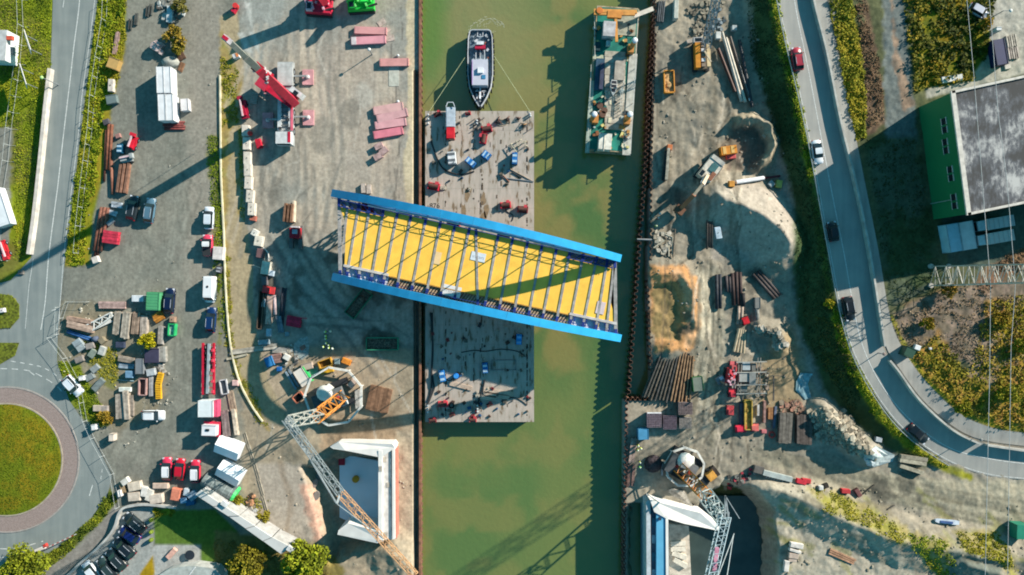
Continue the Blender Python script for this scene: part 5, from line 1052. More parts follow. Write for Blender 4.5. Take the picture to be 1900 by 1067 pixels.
cabin('white_cabinet', 'white cabinet at the fence beside the roundabout car', 'cabinet', 150, 702, .9, .8, 1.3, 10, (244, 242, 236), ribs=False, doors=False); cabin('white_cabinet', 'white cabinet at the fence lower down beside the roundabout', 'cabinet', 173, 793, .8, 1.0, 1.3, 10, (244, 242, 236), ribs=False, doors=False); cabin('white_cabinet', 'white and beige machine near the plot gate', 'machine', 206, 812, .9, 1.3, 1.3, 0, (226, 210, 190), ribs=False, doors=False)
planks('plank_stack', 'short beige plank pile in the lower storage plot', 'planks', 233, 667, 3.0, 2, 2, .5, .3, -10, (176, 160, 140)); planks('plank_stack', 'bluish plank pile below the short beige one', 'planks', 234, 679, 2.8, 2, 1, .45, .3, -4, (170, 186, 196)); cabin('grey_cabinet', 'long grey tank with rounded top beside the dark tarpaulin', 'tank', 258, 680, 2.8, 1.4, 1.2, 90, (130, 134, 136), ribs=False, doors=False); block('blue_box', 'light blue box in the shaded lower plot', 'box', 239, 695, 1.4, 1.3, .9, 0, (120, 160, 186), holes=0); pipes('pipe_stack', 'thin grey pipe lying below the light blue box', 'pipe', 235, 706, 3.0, 1, .1, -4, (130, 160, 166))
cabin('tarpaulin_stack', 'dark flat tarpaulin covered stack below the yellow bush', 'covered stack', 281, 660, 2.6, 2.6, 1.0, 0, (70, 66, 86), ribs=False, doors=False); block('white_sack', 'pale sack pile above the yellow machine', 'sacks', 279, 691, 1.6, 1.3, .8, 10, (186, 190, 190), holes=0); rubble('debris_pile', 'heap of pale stones right of the sack pile', [(291, 675), (308, 674), (308, 692), (293, 690)], 24, .4, .8, [(196, 190, 176), (150, 140, 126)], 'stones')
skip('open_trailer', 'open brown-red trailer frame left of the yellow machine', 264, 718, 3.0, 1.3, .9, 88, (190, 150, 140)); planks('block_row', 'row of grey anchor blocks between the trailer and the yellow machine', 'blocks', 280, 716, 3.8, 2, 1, .35, .5, 90, (186, 184, 180))
t = thing('yellow_conveyor', 'bright yellow bent steel beam beside the open trailer', 'beam', 294, 715, 88, .7); b = MB(); b.bar((-2.5, -.1, .5), (.2, .1, .5), 1.0, .5); b.bar((.15, .1, .5), (2.3, -.35, .5), 1.0, .5); b.build('beam', mat((246, 186, 40)), t); b = MB(); [b.box(-2.2+.42*i, -.1+.02*i if i < 7 else .1-.08*(i-6), .76, .1, .8, .08) for i in range(11)]; b.build('rung', mat((206, 140, 20)), t)
planks('plank_stack', 'wide grey timber mat stack left of the white parked car', 'planks', 223, 755, 4.6, 3, 3, .55, .3, 92, (186, 172, 154), step_in=0); planks('plank_stack', 'second grey timber mat stack next to the wide one', 'planks', 240, 753, 3.8, 3, 2, .4, .3, 90, (176, 162, 146)); planks('plank_stack', 'pale tall timber stack between the two mat stacks', 'planks', 233, 752, 5.2, 2, 4, .4, .3, 94, (200, 186, 166)); block('white_tank', 'white oval tank on the top end of the timber mats', 'tank', 231, 723, 2.2, .8, .7, 0, (226, 228, 216), holes=0)
# ---- yard store at the bottom left
for i, (x, y, a, lb, L, w, c) in enumerate(((231, 894, 35, 'pale bag with dark mark at the top of the bottom left store', 1.4, 1.1, (226, 220, 206)), (249, 903, 12, 'large beige bag, upper left of the bottom left store', 2.4, 1.6, (226, 208, 184)), (248, 922, 5, 'large beige bag, lower left of the bottom left store', 2.2, 1.6, (224, 206, 184)), (267, 913, 80, 'white bag in the middle of the bottom left store', 1.8, 1.2, (236, 228, 214)), (276, 919, 70, 'narrow white bag right of the middle one', 2.2, 1.0, (236, 226, 208)), (289, 926, 8, 'beige bag with round mark in the bottom left store', 2.4, 1.7, (222, 204, 184)), (297, 902, 0, 'flat beige bag above the store row', 2.8, 1.0, (214, 186, 164)), (325, 918, 80, 'box with red cover in the store row', 2.2, 1.6, (230, 140, 110)), (345, 914, 80, 'light grey-blue box right of the red cover', 1.3, 1.0, (196, 206, 210)), (357, 920, 40, 'blue-grey tank beside the light box', 1.8, 1.5, (150, 170, 184)), (340, 929, 10, 'small blue crate with white frame', 1.2, 1.0, (120, 160, 190)), (352, 933, 10, 'dark blue crate at the wall', 1.6, 1.0, (40, 100, 140)))): block('storage_bag' if i < 7 else 'storage_item', lb, 'bag' if i < 7 else 'storage item', x, y, L, w, .9, a, c, holes=0)
cabin('white_cabinet', 'narrow white cabinet at the fence of the bottom left store', 'cabinet', 221, 916, 1.2, .5, 1.2, 100, (244, 240, 232), ribs=False, doors=False); planks('pallet', 'wooden pallet rack left of the beige bags', 'pallet', 227, 905, 2.0, 3, 1, .25, .6, 110, (190, 160, 120))
wall('retaining_wall', 'curved concrete wall between the bottom left store and the car park', 'wall', [(330, 940), (280, 934), (250, 936), (228, 945), (215, 980), (190, 1010), (160, 1036), (128, 1067)], .4, 1.0, (196, 192, 182))
# white tents of the site
for (x, y, a, lb) in ((421, 833, -22, 'white marquee tent, upper one of the two'), (424, 880, -30, 'white marquee tent, lower one of the two')):
    t = thing('marquee_tent', lb, 'tent', x, y, a, 2.3, 'white tents'); b = MB(); hx, hy = 2.2, 1.5
    b.add([(-hx, -hy, 0), (hx, -hy, 0), (hx, hy, 0), (-hx, hy, 0), (-hx, -hy, 1.7), (hx, -hy, 1.7), (hx, hy, 1.7), (-hx, hy, 1.7)], [(0, 1, 5, 4), (1, 2, 6, 5), (2, 3, 7, 6), (3, 0, 4, 7)]); b.build('side_wall', mat((236, 238, 236), .6, .05), t)
    b = MB(); b.add([(-hx-.1, -hy-.1, 1.68), (hx+.1, -hy-.1, 1.68), (hx+.1, hy+.1, 1.68), (-hx-.1, hy+.1, 1.68), (-hx-.1, 0, 2.5), (hx+.1, 0, 2.5)], [(0, 1, 5, 4), (2, 3, 4, 5), (1, 2, 5), (3, 0, 4)]); b.build('roof', mat((246, 246, 244), .6, .04), t)
t = thing('green_dome_tank', 'ribbed grey barrel-roofed store with a green end below the tents', 'store', 402, 908, -28, 2.2); b = MB(); rings = []
for x in np.linspace(-3.2, 3.0, 13): rings.append([(x, 1.5*math.cos(q), .1+2.1*math.sin(q)) for q in np.linspace(0, math.pi, 9)])
b.loft(rings); b.build('barrel_roof', mat((120, 130, 126), .6, .3, 1.5), t); b = MB(); b.loft([[(3.02, 1.6*math.cos(q), .1+2.2*math.sin(q)) for q in np.linspace(0, math.pi, 9)], [(3.5, 1.4*math.cos(q), .1+1.9*math.sin(q)) for q in np.linspace(0, math.pi, 9)]]); b.build('end_cap', mat((70, 214, 110), .5), t)
for i, x in enumerate((-2.4, -1.2, 0, 1.2, 2.4)): b = MB(); rr = [[(x+dx, 1.54*math.cos(q), .1+2.16*math.sin(q)) for q in np.linspace(0, math.pi, 9)] for dx in (-.08, .08)]; b.loft(rr, False); b.build('rib', mat((150, 160, 156)), t)
# long flat-roofed building in five sections
def terrace():
    z = 4.8; t = thing('flat_roof_building', 'long narrow building with five pale flat roof sections running down to the right', 'building', 455, 970, 0, z)
    A = [(361, 917), (398, 938), (434, 960), (468, 982), (500, 1005), (530, 1028)]; Bq = [(368, 913), (424, 939), (452, 956), (486, 978), (518, 999), (546, 1016)]
    A = [(362, 918), (396, 940), (424, 958), (456, 981), (488, 1004), (521, 1028)]; Bq = [(372, 909), (414, 938), (444, 957), (473, 976), (505, 997), (541, 1016)]
    L = lambda p: P(*p, z)-t.location
    for i in range(5):
        q = [L(A[i]), L(A[i+1]), L(Bq[i+1]), L(Bq[i])]; c = sum(q, Vector())/4; q = [c+(p-c)*.985 for p in q]; dz = .06*(i % 2)
        b = MB(); b.prism([(p.x, p.y) for p in q], z-.25, z+dz); b.build('roof', mat((212, 210, 202), .8, .08, .5), t)
        q2 = [c+(p-c)*.97 for p in q]; b = MB(); b.prism([(p.x, p.y) for p in q2], 0, z-.25); b.build('wall', mat((190, 186, 178)), t)
        b = MB(); b.bar(q[1]*1.0+Vector((0, 0, .02)), q[2]+Vector((0, 0, .02)), .12, .1); b.build('parapet', mat((150, 148, 142)), t)
    for p, s in (((418, 934), 1.2), ((540, 1018), 1.3)): q = L(p); b = MB(); b.box(q.x, q.y, z+.25, s, s*.7, .5, -.6); b.build('roof_hatch', mat((232, 230, 222)), t)
terrace()
# house at the bottom with rounded corner
t = thing('round_corner_house', 'pale flat-roofed house with a rounded corner at the bottom frame edge', 'house', 345, 1090, 0, 3.0); L = lambda px, py: P(px, py, 3.0)-t.location
pts = [(285, 1110), (296, 1066), (310, 1058), (330, 1052), (360, 1050), (400, 1056), (412, 1070), (412, 1110)]; q = [L(*p) for p in pts]; b = MB(); b.prism([(p.x*.985, p.y*.985) for p in q], 0, 2.8); b.build('wall', mat((200, 200, 190)), t); b = MB(); b.prism([(p.x, p.y) for p in q], 2.8, 3.0); b.build('roof', mat((186, 190, 180)), t)
for i in range(4): b = MB(); p = L(352+i*3, 1066-i*4); b.box(p.x, p.y, 3.06, .45, .14, .1, .8); b.build('roof_light', mat((240, 240, 236)), t)
block('parasol_box', 'pinkish bench cushion box on the terrace by the bottom house', 'garden bench', 317, 1028, 2.2, .9, .6, 48, (230, 180, 160), holes=0); t = thing('garden_table', 'round dark garden table with a white pot on the shaded terrace', 'table', 352, 1030, 0, .7); b = MB(); b.cyl((0, 0, .66), (0, 0, .72), .9, n=16); b.build('table_top', mat((40, 50, 60)), t); b = MB(); b.cyl((0, 0, 0), (0, 0, .66), .1, n=6); b.build('leg', mat(DARK), t)
for i, (x, y) in enumerate(((279, 966), (279, 988), (279, 1003))): 
    t = thing('clipped_shrub', ('topmost of the three small round shrubs between car park and garden', 'middle one of the three small round shrubs by the garden', 'lowest of the three small round shrubs by the garden')[i], 'shrub', x, y, 0, .8, 'three small shrubs by the garden'); b = MB(); b.ball((0, 0, .5), .42, 8, 6, 1.5); b.build('crown', mat((130, 150, 50), .95, .5, 6), t)
t = thing('barrier_gate', 'red and white road barrier with a long striped arm at the roundabout exit', 'barrier', 72, 1020, 25, 1.0); b = MB(); b.box(0, 0, .6, 2.0, .6, .5, 0); b.build('panel', mat((236, 224, 214)), t); b = MB(); b.box(1.2, .2, .6, .5, .6, .7); b.build('housing', mat((206, 70, 60)), t); b = MB(); b.box(-.9, -.5, .5, .8, .8, .7); b.build('base_box', mat((30, 36, 50)), t)
for i in range(12): b = MB(); b.bar((1.5+.5*i, -.3, 1.0), (1.95+.5*i, -.3, 1.0), .12); b.build('arm_band', mat((236, 230, 220) if i % 2 else (190, 60, 50)), t)
# ================================================================ main yard (west of the canal)
def big_mobile_crane():
    t = thing('mobile_crane', 'large red and white telescopic mobile crane on outriggers in the main yard', 'crane', 529, 192, -90, 1.6)
    wm = mat((226, 226, 220), .45); rm = mat((214, 40, 66), .4); gm = mat((170, 172, 168), .6)
    b = MB(); b.box(0, 0, .95, 15.4, 2.9, .9); b.build('chassis', mat((176, 178, 174), .6), t)
    b = MB(); b.box(-5.4, 0, 1.5, 4.2, 2.8, .35); b.build('rear_deck', mat((204, 204, 196), .6), t)
    b = MB(); b.box(1.2, 1.0, 1.55, 7.4, .7, .4); b.box(1.2, -1.0, 1.55, 7.4, .7, .4); b.build('side_deck', wm, t); b = MB(); b.box(2.2, 1.28, 1.78, 5.6, .45, .08); b.build('red_panel', mat((236, 110, 130)), t)
    b = MB(); b.box(6.5, 0, 1.9, 2.4, 2.9, 1.9, 0, .1, .06); b.build('cab', wm, t); b = MB(); b.box(7.65, 0, 2.2, .1, 2.4, .8); b.build('windscreen', glass_mat(), t); b = MB(); b.box(6.4, 1.1, 2.88, 1.9, .5, .06); b.build('red_panel', rm, t)
    for k in range(7): b = MB(); b.box(-.8+k*.8, 0, 1.65, .14, 1.5, .2); b.build('step', mat((110, 114, 112)), t)
    for x, y in ((4.6, .8), (4.6, -.9), (3.0, .6)): b = MB(); b.box(x, y, 1.7, .5, .5, .4); b.build('fuel_box', mat((60, 62, 66)), t)
    for x in (-6, -4.5, -3, -1.2, 1.5, 3.2, 5): [wheel_at(t, x, s*1.25, .7, .4) for s in (-1, 1)]
    L = lambda px, py, z=0: (lambda v: Vector((-(v.y-t.location.y), v.x-t.location.x, v.z)))(P(px, py, z))
    for px, py, sx in ((571, 143, 1), (572, 218, 1), (497, 223, -1), (500, 160, -1)):
        q = L(px, py, .4); 
        if (px, py) == (500, 160): q.y = -3.3
        b = MB(); b.box(q.x, q.y, .2, 2.8, 2.0, .38); o = b.build('outrigger_mat', mat((222, 160, 160), .8), t); b = MB(); b.cyl((q.x, q.y, .4), (q.x, q.y, .9), .4, .25, 10); b.build('outrigger_foot', mat((236, 226, 220)), o)
        b = MB(); b.bar((q.x, q.y, 1.1), (q.x, .9*(1 if q.y > 0 else -1), 1.0), .3, .3); b.build('outrigger_beam', gm, t)
    # upper works: boom foot lies to the south-east, boom points up and slightly north-west
    piv, tip = L(546, 191, 3.0), L(452, 118, 13.0)
    d = (tip-piv); b = MB(); c0 = L(536, 180, 2.2); hd = Vector((d.x, d.y, 0)).normalized(); pp = Vector((-hd.y, hd.x, 0))
    foot = L(540, 186, 2.4); head = L(500, 158, 2.6)
    a = math.atan2(hd.y, hd.x); m_ = (foot+head)/2; b.box(m_.x, m_.y, 2.3, 6.4, 2.4, .9, a); b.build('turntable', rm, t)
    b = MB(); q = foot+pp*-1.7-hd*.2; b.box(q.x, q.y, 2.6, 2.6, 1.1, 1.9, a, .1, .1); b.build('operator_cab', wm, t); b = MB(); b.box(q.x+.2, q.y, 3.58, .9, .7, .06, a); b.build('roof_window', glass_mat(), t)
    q = head+hd*1.0; b = MB(); b.box(q.x, q.y, 2.6, 2.0, 3.0, 1.6, a); b.build('counterweight', mat((206, 50, 74)), t)
    tp = L(420, 72, 30); base = L(546, 190, 3.0); ax = (tp-base).normalized(); secs = [(0, 16.3, 1.35, rm), (16.1, 21, 1.05, mat((140, 140, 128), .5)), (20.8, 27.0, .8, mat((150, 150, 138), .5))]
    for s0, s1, w, m in secs: b = MB(); b.bar(base+ax*s0, base+ax*s1, w, w*1.2); b.build('boom_section', m, t)
    for k in range(9): b = MB(); q = base+ax*(11.5+.5*k); b.box(q.x, q.y, q.z, .5, 2.1, .3, a+.3*k); b.build('boom_fitting', wm if k % 3 else rm, t)
    q = base+ax*16; b = MB(); b.box(q.x, q.y, q.z, 1.3, 1.5, 1.4, a); b.build('boom_collar', mat((190, 30, 56)), t)
    e = base+ax*27; b = MB(); b.box(e.x, e.y, e.z, 1.2, .8, 1.0, a); b.build('boom_head', mat((234, 220, 220)), t); b = MB(); b.box(e.x, e.y, e.z+.7, .9, .5, .2, a); b.build('sheave', rm, t)
    b = MB(); b.bar(base+pp*.9+hd*1.5, base+ax*11+pp*.4, .5); b.build('luffing_cylinder', mat((232, 90, 110), .3), t)
    b = MB(); b.cyl(e, (e.x, e.y, 9), .05, n=5); b.build('hoist_rope', mat(DARK), t)
big_mobile_crane()
def top_machine(px, py, a, label, c, L, W_, rows):
    t = thing('crawler_machine', label, 'crane', px, py, a, 2.0); m = mat(c, .4)
    b = MB(); b.box(0, 0, 1.3, L, W_, 1.2, 0, .06, .1); b.build('body', m, t); b = MB(); b.box(L*.2, W_*.15, 2.2, L*.45, W_*.5, .7, 0, .1, .1); b.build('engine_cover', mat(tuple(min(255, int(v*1.08)+14) for v in c), .4), t)
    b = MB(); b.box(-L*.3, -W_*.2, 2.1, L*.25, W_*.5, .9, 0, .1, .1); b.build('cab', mat(rows, .4), t); b = MB(); b.box(-L*.3, -W_*.2, 2.56, L*.16, W_*.3, .05); b.build('roof_window', glass_mat(), t)
    for s in (-1, 1): b = MB(); b.box(0, s*W_*.45, .5, L*.95, .6, 1.0); b.build('track', mat(DARK), t)
    for k in range(7): b = MB(); b.box(-L*.42+k*L*.13, W_*.3*math.sin(k*2.1), 2.3, .6, .35, .5, k); b.build('fitting', mat((236, 180, 190) if c[0] > 150 else (120, 236, 120)), t)
    for k in (-1, 1): b = MB(); b.bar((L*.3, k*W_*.3, 1.8), (L*.62, k*W_*.2, 2.0), .3); b.build('arm', mat(DARK), t)
    return t
t = top_machine(590, 6, -4, 'red crawler crane at the top frame edge of the main yard', (212, 46, 72), 4.9, 3.6, (236, 210, 210))
b = MB(); b.bar((1.2, .2, 2.2), (-1.0, 2.6, 8.0), 1.3, 1.6); b.build('boom', mat((200, 40, 60)), t)
t = top_machine(668, 3, 4, 'bright green crane carrier at the top frame edge beside the red crane', (40, 200, 70), 5.0, 3.0, (30, 170, 60)); b = MB(); b.bar((-2.0, .3, 2.2), (5.0, 2.2, 7.5), .9); b.build('boom', mat((46, 210, 76)), t)
t = bluelift(451, 202, 100, 'dark red boom lift in the shade left of the big mobile crane', (176, 30, 60), 3.4)
b = MB(); b.ball((0, 0, 1.2), .5, 8, 5); o = b.build('red_buoy', mat((226, 60, 60))); o.location = G(468, 250); tag(o, 'round red buoy on the concrete block row near the mobile crane', 'buoy')
block('red_box', 'narrow red hook block standing right of the concrete block row', 'hook block', 479, 266, 1.7, 1.0, .8, -75, (206, 30, 56), holes=0); t = thing('pale_coil_rack', 'pale grey slatted rack in the shade above the dark red boom lift', 'rack', 471, 182, 80, .4); b = MB(); [b.box(-.9+.3*k, 0, .2, .16, 1.2, .3) for k in range(7)]; b.build('slats', mat((196, 196, 180)), t)['kind'] = 'stuff'
t = thing('hook_block', 'red crane hook block on the verge at the top of the main yard', 'hook block', 433, 15, 60, 1.2); b = MB(); b.box(0, 0, .5, 1.4, .7, 1.0, 0, .1, .2); b.build('body', mat((214, 40, 70), .4), t); b = MB(); b.cyl((.6, 0, .4), (.6, 0, 1.2), .5, n=10); b.build('sheave', mat((230, 60, 60)), t)
t = thing('jib_foot', 'small white and orange survey hut on the ramp verge', 'hut', 437, 103, 20, 1.0); b = MB(); b.box(0, 0, .5, 1.1, .8, 1.0); b.build('body', mat((236, 232, 226)), t); b = MB(); b.box(.3, 0, 1.02, .5, .7, .1); b.build('roof', mat((232, 140, 80)), t)
# pinkish steel crane mats
for i, (x, y, a, L, w, lb, c) in enumerate(((687, 56, -2, 6.0, 1.3, 'pink crane mat, upper of the pair nearest the top of the yard', (226, 160, 156)), (683, 74, 3, 6.4, 1.4, 'pink crane mat with a pale end, lower of the top pair', (232, 160, 166)), (731, 115, 1, 5.4, 1.4, 'single pink crane mat lying across the sandy quay edge', (224, 158, 150)), (720, 201, 10, 5.6, 1.5, 'pale pink crane mat, topmost of the fan of four', (228, 178, 170)), (727, 214, 14, 5.8, 1.5, 'pale pink crane mat, second of the fan of four', (226, 172, 170)), (724, 229, 8, 5.8, 1.4, 'pink crane mat, third of the fan of four', (230, 170, 170)), (720, 246, 10, 5.5, 1.4, 'reddest crane mat at the bottom of the fan of four', (232, 134, 146)))):
    t = thing('crane_mat', lb, 'crane mat', x, y, a, .7, 'pink steel crane mats in the main yard'); nb = 3
    b = MB(); b.box(0, 0, .32, L, w, .6); b.build('body', mat(c, .75, .12, .8), t)
    for s in (-1, 1): b = MB(); b.box(s*(L/2-.15), 0, .63, .22, w*.94, .05); b.build('end_bar', mat(tuple(int(v*.86) for v in c)), t)
    if i == 1: b = MB(); b.box(-L/2+.55, 0, .64, .9, w, .06); b.build('pale_end', mat((226, 214, 210)), t)
for i, (x, y, a) in enumerate(((708, 42, 35), (717, 55, 40), (723, 71, 10), (702, 271, 25), (711, 280, 40), (701, 290, 30))): planks('steel_plate', ('square pale plate, upper of the three beside the top mats', 'square pale plate, middle of the three beside the top mats', 'square pale plate, lowest of the three beside the top mats', 'small pink plate, upper left of the trio below the fan of mats', 'small pink plate, right one of the trio below the fan', 'small pink plate, lowest of the trio below the fan')[i], 'plate', x, y, 1.5, 1, 1 if i < 3 else 2, 1.1, .08 if i < 3 else .4, a, (206, 186, 170) if i < 3 else (216, 180, 172), 'plate', 'small square plates in the main yard')
b = MB(); b.box(0, 0, .03, 1.9, 3.6, .06); o = b.build('drain_cover', mat((206, 204, 186))); o.location = G(731, 142); tag(o, 'pale rectangular concrete cover below the single pink mat', 'cover slab')
for i, (x, y) in enumerate(((739, 104), (739, 189))): b = MB(); b.ball((0, 0, .3), .28, 8, 5); o = b.build('quay_bollard', mat((240, 240, 234))); o.location = G(x, y); tag(o, ('white bollard above the single pink crane mat', 'white bollard above the fan of crane mats')[i], 'bollard', 'white bollards on the quay')
for i, (x, y) in enumerate(((674, 350), (684, 351))): planks('pale_block_pair', ('left of two pale blocks at the north edge of the blue bridge', 'right of two pale blocks at the north edge of the blue bridge')[i], 'block', x, y, 1.7, 1, 1, .8, .6, 92, (204, 188, 172), 'block')
# concrete blocks along the ramp
ys = [242, 266, 293, 315, 339, 364, 388]
xs = [455, 457, 458, 459, 460, 463, 466]
ordn = ['first', 'second', 'third', 'fourth', 'fifth', 'sixth', 'seventh']
for i, (x, y) in enumerate(zip(xs, ys)): block('concrete_block', ordn[i]+' from the top in the row of cream concrete blocks along the ramp', 'concrete block', x, y, 2.3 if i else 2.0, 1.35, 1.0, 90-(i > 3)*3, (232, 218, 198), 'row of cream concrete blocks', holes=1 if i < 5 else 2)
block('rusty_block', 'red-brown block ending the cream concrete block row', 'block', 469, 405, .9, 1.2, .6, 80, (190, 110, 90), holes=0); block('concrete_block', 'tilted cream block below the gap in the row', 'concrete block', 472, 432, 1.2, 1.2, 1.0, 60, (236, 230, 214)); block('concrete_block', 'cream block with eye next to the tilted one', 'concrete block', 479, 447, 1.9, 1.5, 1.1, 80, (240, 228, 206)); block('rusty_tank', 'brown box between the cream blocks and the curved pipe', 'box', 482, 470, 1.7, 1.3, 1.0, 80, (120, 90, 90), holes=0)
pipe_obj('hose', 'curved white hose beside the brown box on the ramp edge', 'hose', smooth([(489, 460), (498, 470), (499, 484)]), .14, (236, 232, 220)); block('white_tank', 'cream rounded tank below the curved white hose', 'tank', 492, 497, 2.4, 1.5, 1.2, 80, (228, 218, 196), holes=0); block('white_box', 'small light blue-grey box right of the cream tank', 'box', 503, 507, 1.0, .9, .9, 80, (200, 214, 222), holes=0); block('rusty_tank', 'grey-brown box above the red tractor unit', 'box', 490, 521, 1.6, 1.0, .9, 90, (120, 110, 110), holes=0)
pipe_obj('timber_pole', 'pale branch lying left of the cream tank', 'pole', [(470, 492), (484, 497)], .08, (220, 210, 190))
t = planks('timber_stand', 'brown timber frame with pale beam standing in the middle of the yard', 'timber frame', 534, 395, 3.4, 3, 1, .34, 1.6, 85, (150, 110, 84), 'beam', gap=.3); block('beam_pale', 'pale beam leaning right of the brown timber frame', 'beam', 544, 392, 3.9, .5, 1.0, 88, (226, 206, 178), holes=0)
t = thing('tracked_excavator', 'red and grey tracked machine on a dirt patch in the yard shade edge', 'excavator', 546, 436, -92, 2); b = MB(); b.box(-.4, 0, 1.3, 2.0, 2.1, 1.2, 0, .1, .1); b.build('body', mat((190, 30, 50), .4), t); b = MB(); b.box(-.6, .1, 2.0, .8, .9, .4); b.build('cab_roof', mat((170, 176, 186)), t)
for s in (-1, 1): b = MB(); b.box(.3, s*.85, .5, 4.2, .7, .9); b.build('track', mat((112, 110, 106)), t)
b = MB(); b.box(-1.5, 0, 1.5, .3, 1.6, .5); b.build('counterweight', mat((222, 210, 208)), t)
t = bluelift(497, 538, -10, 'small red tractor head above the parked trailers in the yard', (226, 70, 70), 2.2, boom=False)
planks('timber_pole', 'long pale tapering boom part lying beside the grey pipes', 'boom', 499, 575, 5.5, 1, 1, 1.0, .6, 86, (216, 180, 160), 'beam'); pipes('white_pipe', 'pinkish pipe lying right of the pale boom part', 'pipe', 509, 566, 3.6, 1, .32, 92, (214, 190, 186)); block('storage_item', 'white coil left of the pale boom part', 'coil', 489, 562, 1.5, .6, .5, 80, (206, 206, 206), holes=0); planks('grey_planks', 'grey panels lying at the foot of the pale boom part', 'panels', 519, 602, 3.2, 2, 1, .5, .35, 100, (130, 142, 150), 'panel'); block('storage_item', 'light grey crate at the bottom of the trailer group', 'crate', 498, 617, 1.4, .9, .7, 88, (176, 192, 202), holes=0); block('storage_item', 'long grey crate on the ramp end of the trailer group', 'crate', 489, 635, 2.1, .9, .7, 4, (150, 168, 172), holes=0); block('storage_item', 'small grey box alone right of the trailer group', 'box', 532, 620, .7, .8, .6, 0, (140, 156, 160), holes=0)
pipes('pipe_stack', 'dark thin pipes lying right of the pinkish pipe', 'pipes', 524, 570, 7.0, 4, .12, 84, (60, 66, 76)); skip('trailer', 'dark frame trailer left of the pale boom part', 483, 575, 7.0, .8, .6, 86, (110, 90, 74), cat='trailer')
t = planks('red_ballast', 'crimson crane counterweight tray alone in the shaded yard', 'crane part', 544, 597, 2.6, 3, 2, .6, .5, -10, (220, 50, 84), 'plate'); pipe_obj('steel_beam', 'thin pink rod lying at the corner of the crimson tray', 'rod', [(556, 589), (570, 591)], .1, (210, 110, 120))
skip('green_frame_skip', 'long green-rimmed open skip upper one in the shaded yard', 665, 563, 5.6, 2.1, 1.0, 52, (60, 130, 96), (120, 112, 94)); skip('green_frame_skip', 'green-rimmed open skip lower one lying level in the shaded yard', 709, 638, 5.8, 2.2, 1.0, 0, (60, 150, 112), (112, 106, 90))
pp = [(602, 616), (612, 615), (603, 624), (603, 629), (604, 637), (609, 641), (599, 644), (609, 646), (616, 647)]
for i, (x, y) in enumerate(pp): person(x, y, random.uniform(0, 360), ('person in yellow vest, upper left of the group in the shaded yard', 'person in white and yellow, upper right of the group in the shaded yard', 'person in yellow vest third down in the left column of the group', 'person in bright vest in the middle of the column of workers', 'person in bright vest just below the middle of the worker column', 'person in yellow vest where the worker group widens', 'person in yellow vest at the lower left of the worker group', 'person in pale yellow vest at the bottom middle of the worker group', 'person in grey-white clothes at the lower right end of the worker group')[i], (206, 240, 70) if i not in (1, 8) else (220, 230, 200), 'workers standing in the shaded yard')
# clutter around the left crane
sheet('tarpaulin', [(544, 640), (556, 628), (570, 624), (574, 640), (572, 660), (560, 668), (546, 660)], .06, mat((170, 180, 172), .9, .3, 3)); tag(bpy.data.objects['tarpaulin'], 'grey plastic tarpaulin spread on the ground north of the left crane', 'tarpaulin')
block('storage_item', 'small brown hatch box on the grey tarpaulin', 'box', 561, 645, .9, .7, .5, 30, (150, 110, 96), holes=0)
planks('footbridge', 'narrow pale timber footway crossing the ramp edge', 'footway', 470, 648, 9.0, 2, 1, .45, .3, 8, (206, 196, 176), 'plank'); planks('footbridge', 'second narrow footway strip below the first at the ramp', 'footway', 440, 662, 4.0, 1, 1, .4, .3, 14, (196, 186, 160), 'plank')
cabin('blue_tent', 'bright blue crate left of the brown pallet load by the left crane', 'crate', 499, 671, 1.8, 1.4, 1.1, -70, (60, 140, 196), ribs=False, doors=False); block('blue_ball', 'small blue drum below the bright blue crate', 'drum', 517, 685, .8, .8, .8, 0, (20, 100, 170), holes=0)
planks('pallet', 'brown brick pallet between blue crate and white box', 'pallet', 513, 665, 1.9, 4, 2, .4, .3, 10, (170, 130, 116)); block('white_box', 'white box right of the brown brick pallet', 'box', 531, 663, 1.2, 1.0, .9, -30, (226, 220, 206), holes=0); planks('pallet', 'pale board pile above the brown brick pallet', 'boards', 521, 650, 3.2, 2, 1, .5, .3, -4, (190, 184, 170)); rubble('debris_pile', 'small tools and offcuts south of the narrow footway', [(530, 640), (548, 640), (556, 680), (540, 690), (525, 680)], 36, .3, .9, [(180, 170, 150), (120, 116, 108), (200, 196, 184)])
cabin('rebar_basket', 'greyish brown crate pile north of the green box', 'crates', 569, 680, 2.0, 1.2, 1.1, 15, (196, 176, 156), ribs=False, doors=False); cabin('green_box', 'cream topped container with bright green side beside the grey beams', 'container', 560, 700, 3.2, 1.9, 1.5, -58, (232, 220, 200), ribs=False, doors=False, roofc=(234, 222, 204)); b = MB(); b.box(0, 1.05, .7, 3.2, .25, 1.4); b.build('green_side', mat((50, 190, 100)), [o for o in COL.objects if o.name.startswith('green_box')][-1])
planks('steel_beam_stack', 'two grey steel beams beside the green sided container', 'beams', 542, 704, 3.8, 2, 1, .35, .4, -60, (150, 170, 180), 'beam', gap=.3); skip('yellow_skip', 'yellow tipping skip with dark inside in the clutter', 603, 674, 2.4, 1.3, .9, 20, (216, 160, 60)); block('yellow_tray', 'flat yellow tray below the yellow tipping skip', 'tray', 606, 687, 2.4, 1.1, .5, 14, (216, 166, 40), holes=0); block('orange_box', 'orange box right of the yellow skips', 'box', 642, 671, 1.7, 1.0, .8, -22, (226, 140, 50), holes=0); block('storage_item', 'grey cylinder between yellow skip and orange box', 'drum', 625, 671, 1.0, 1.0, .8, 0, (130, 150, 150), holes=0)
sheet('tarpaulin', [(566, 684), (590, 680), (590, 692), (580, 696), (568, 694)], .05, mat((150, 180, 170), .9, .3, 3)); tag(bpy.data.objects['tarpaulin.001'], 'greenish sheet under the crate pile by the green sided container', 'tarpaulin')
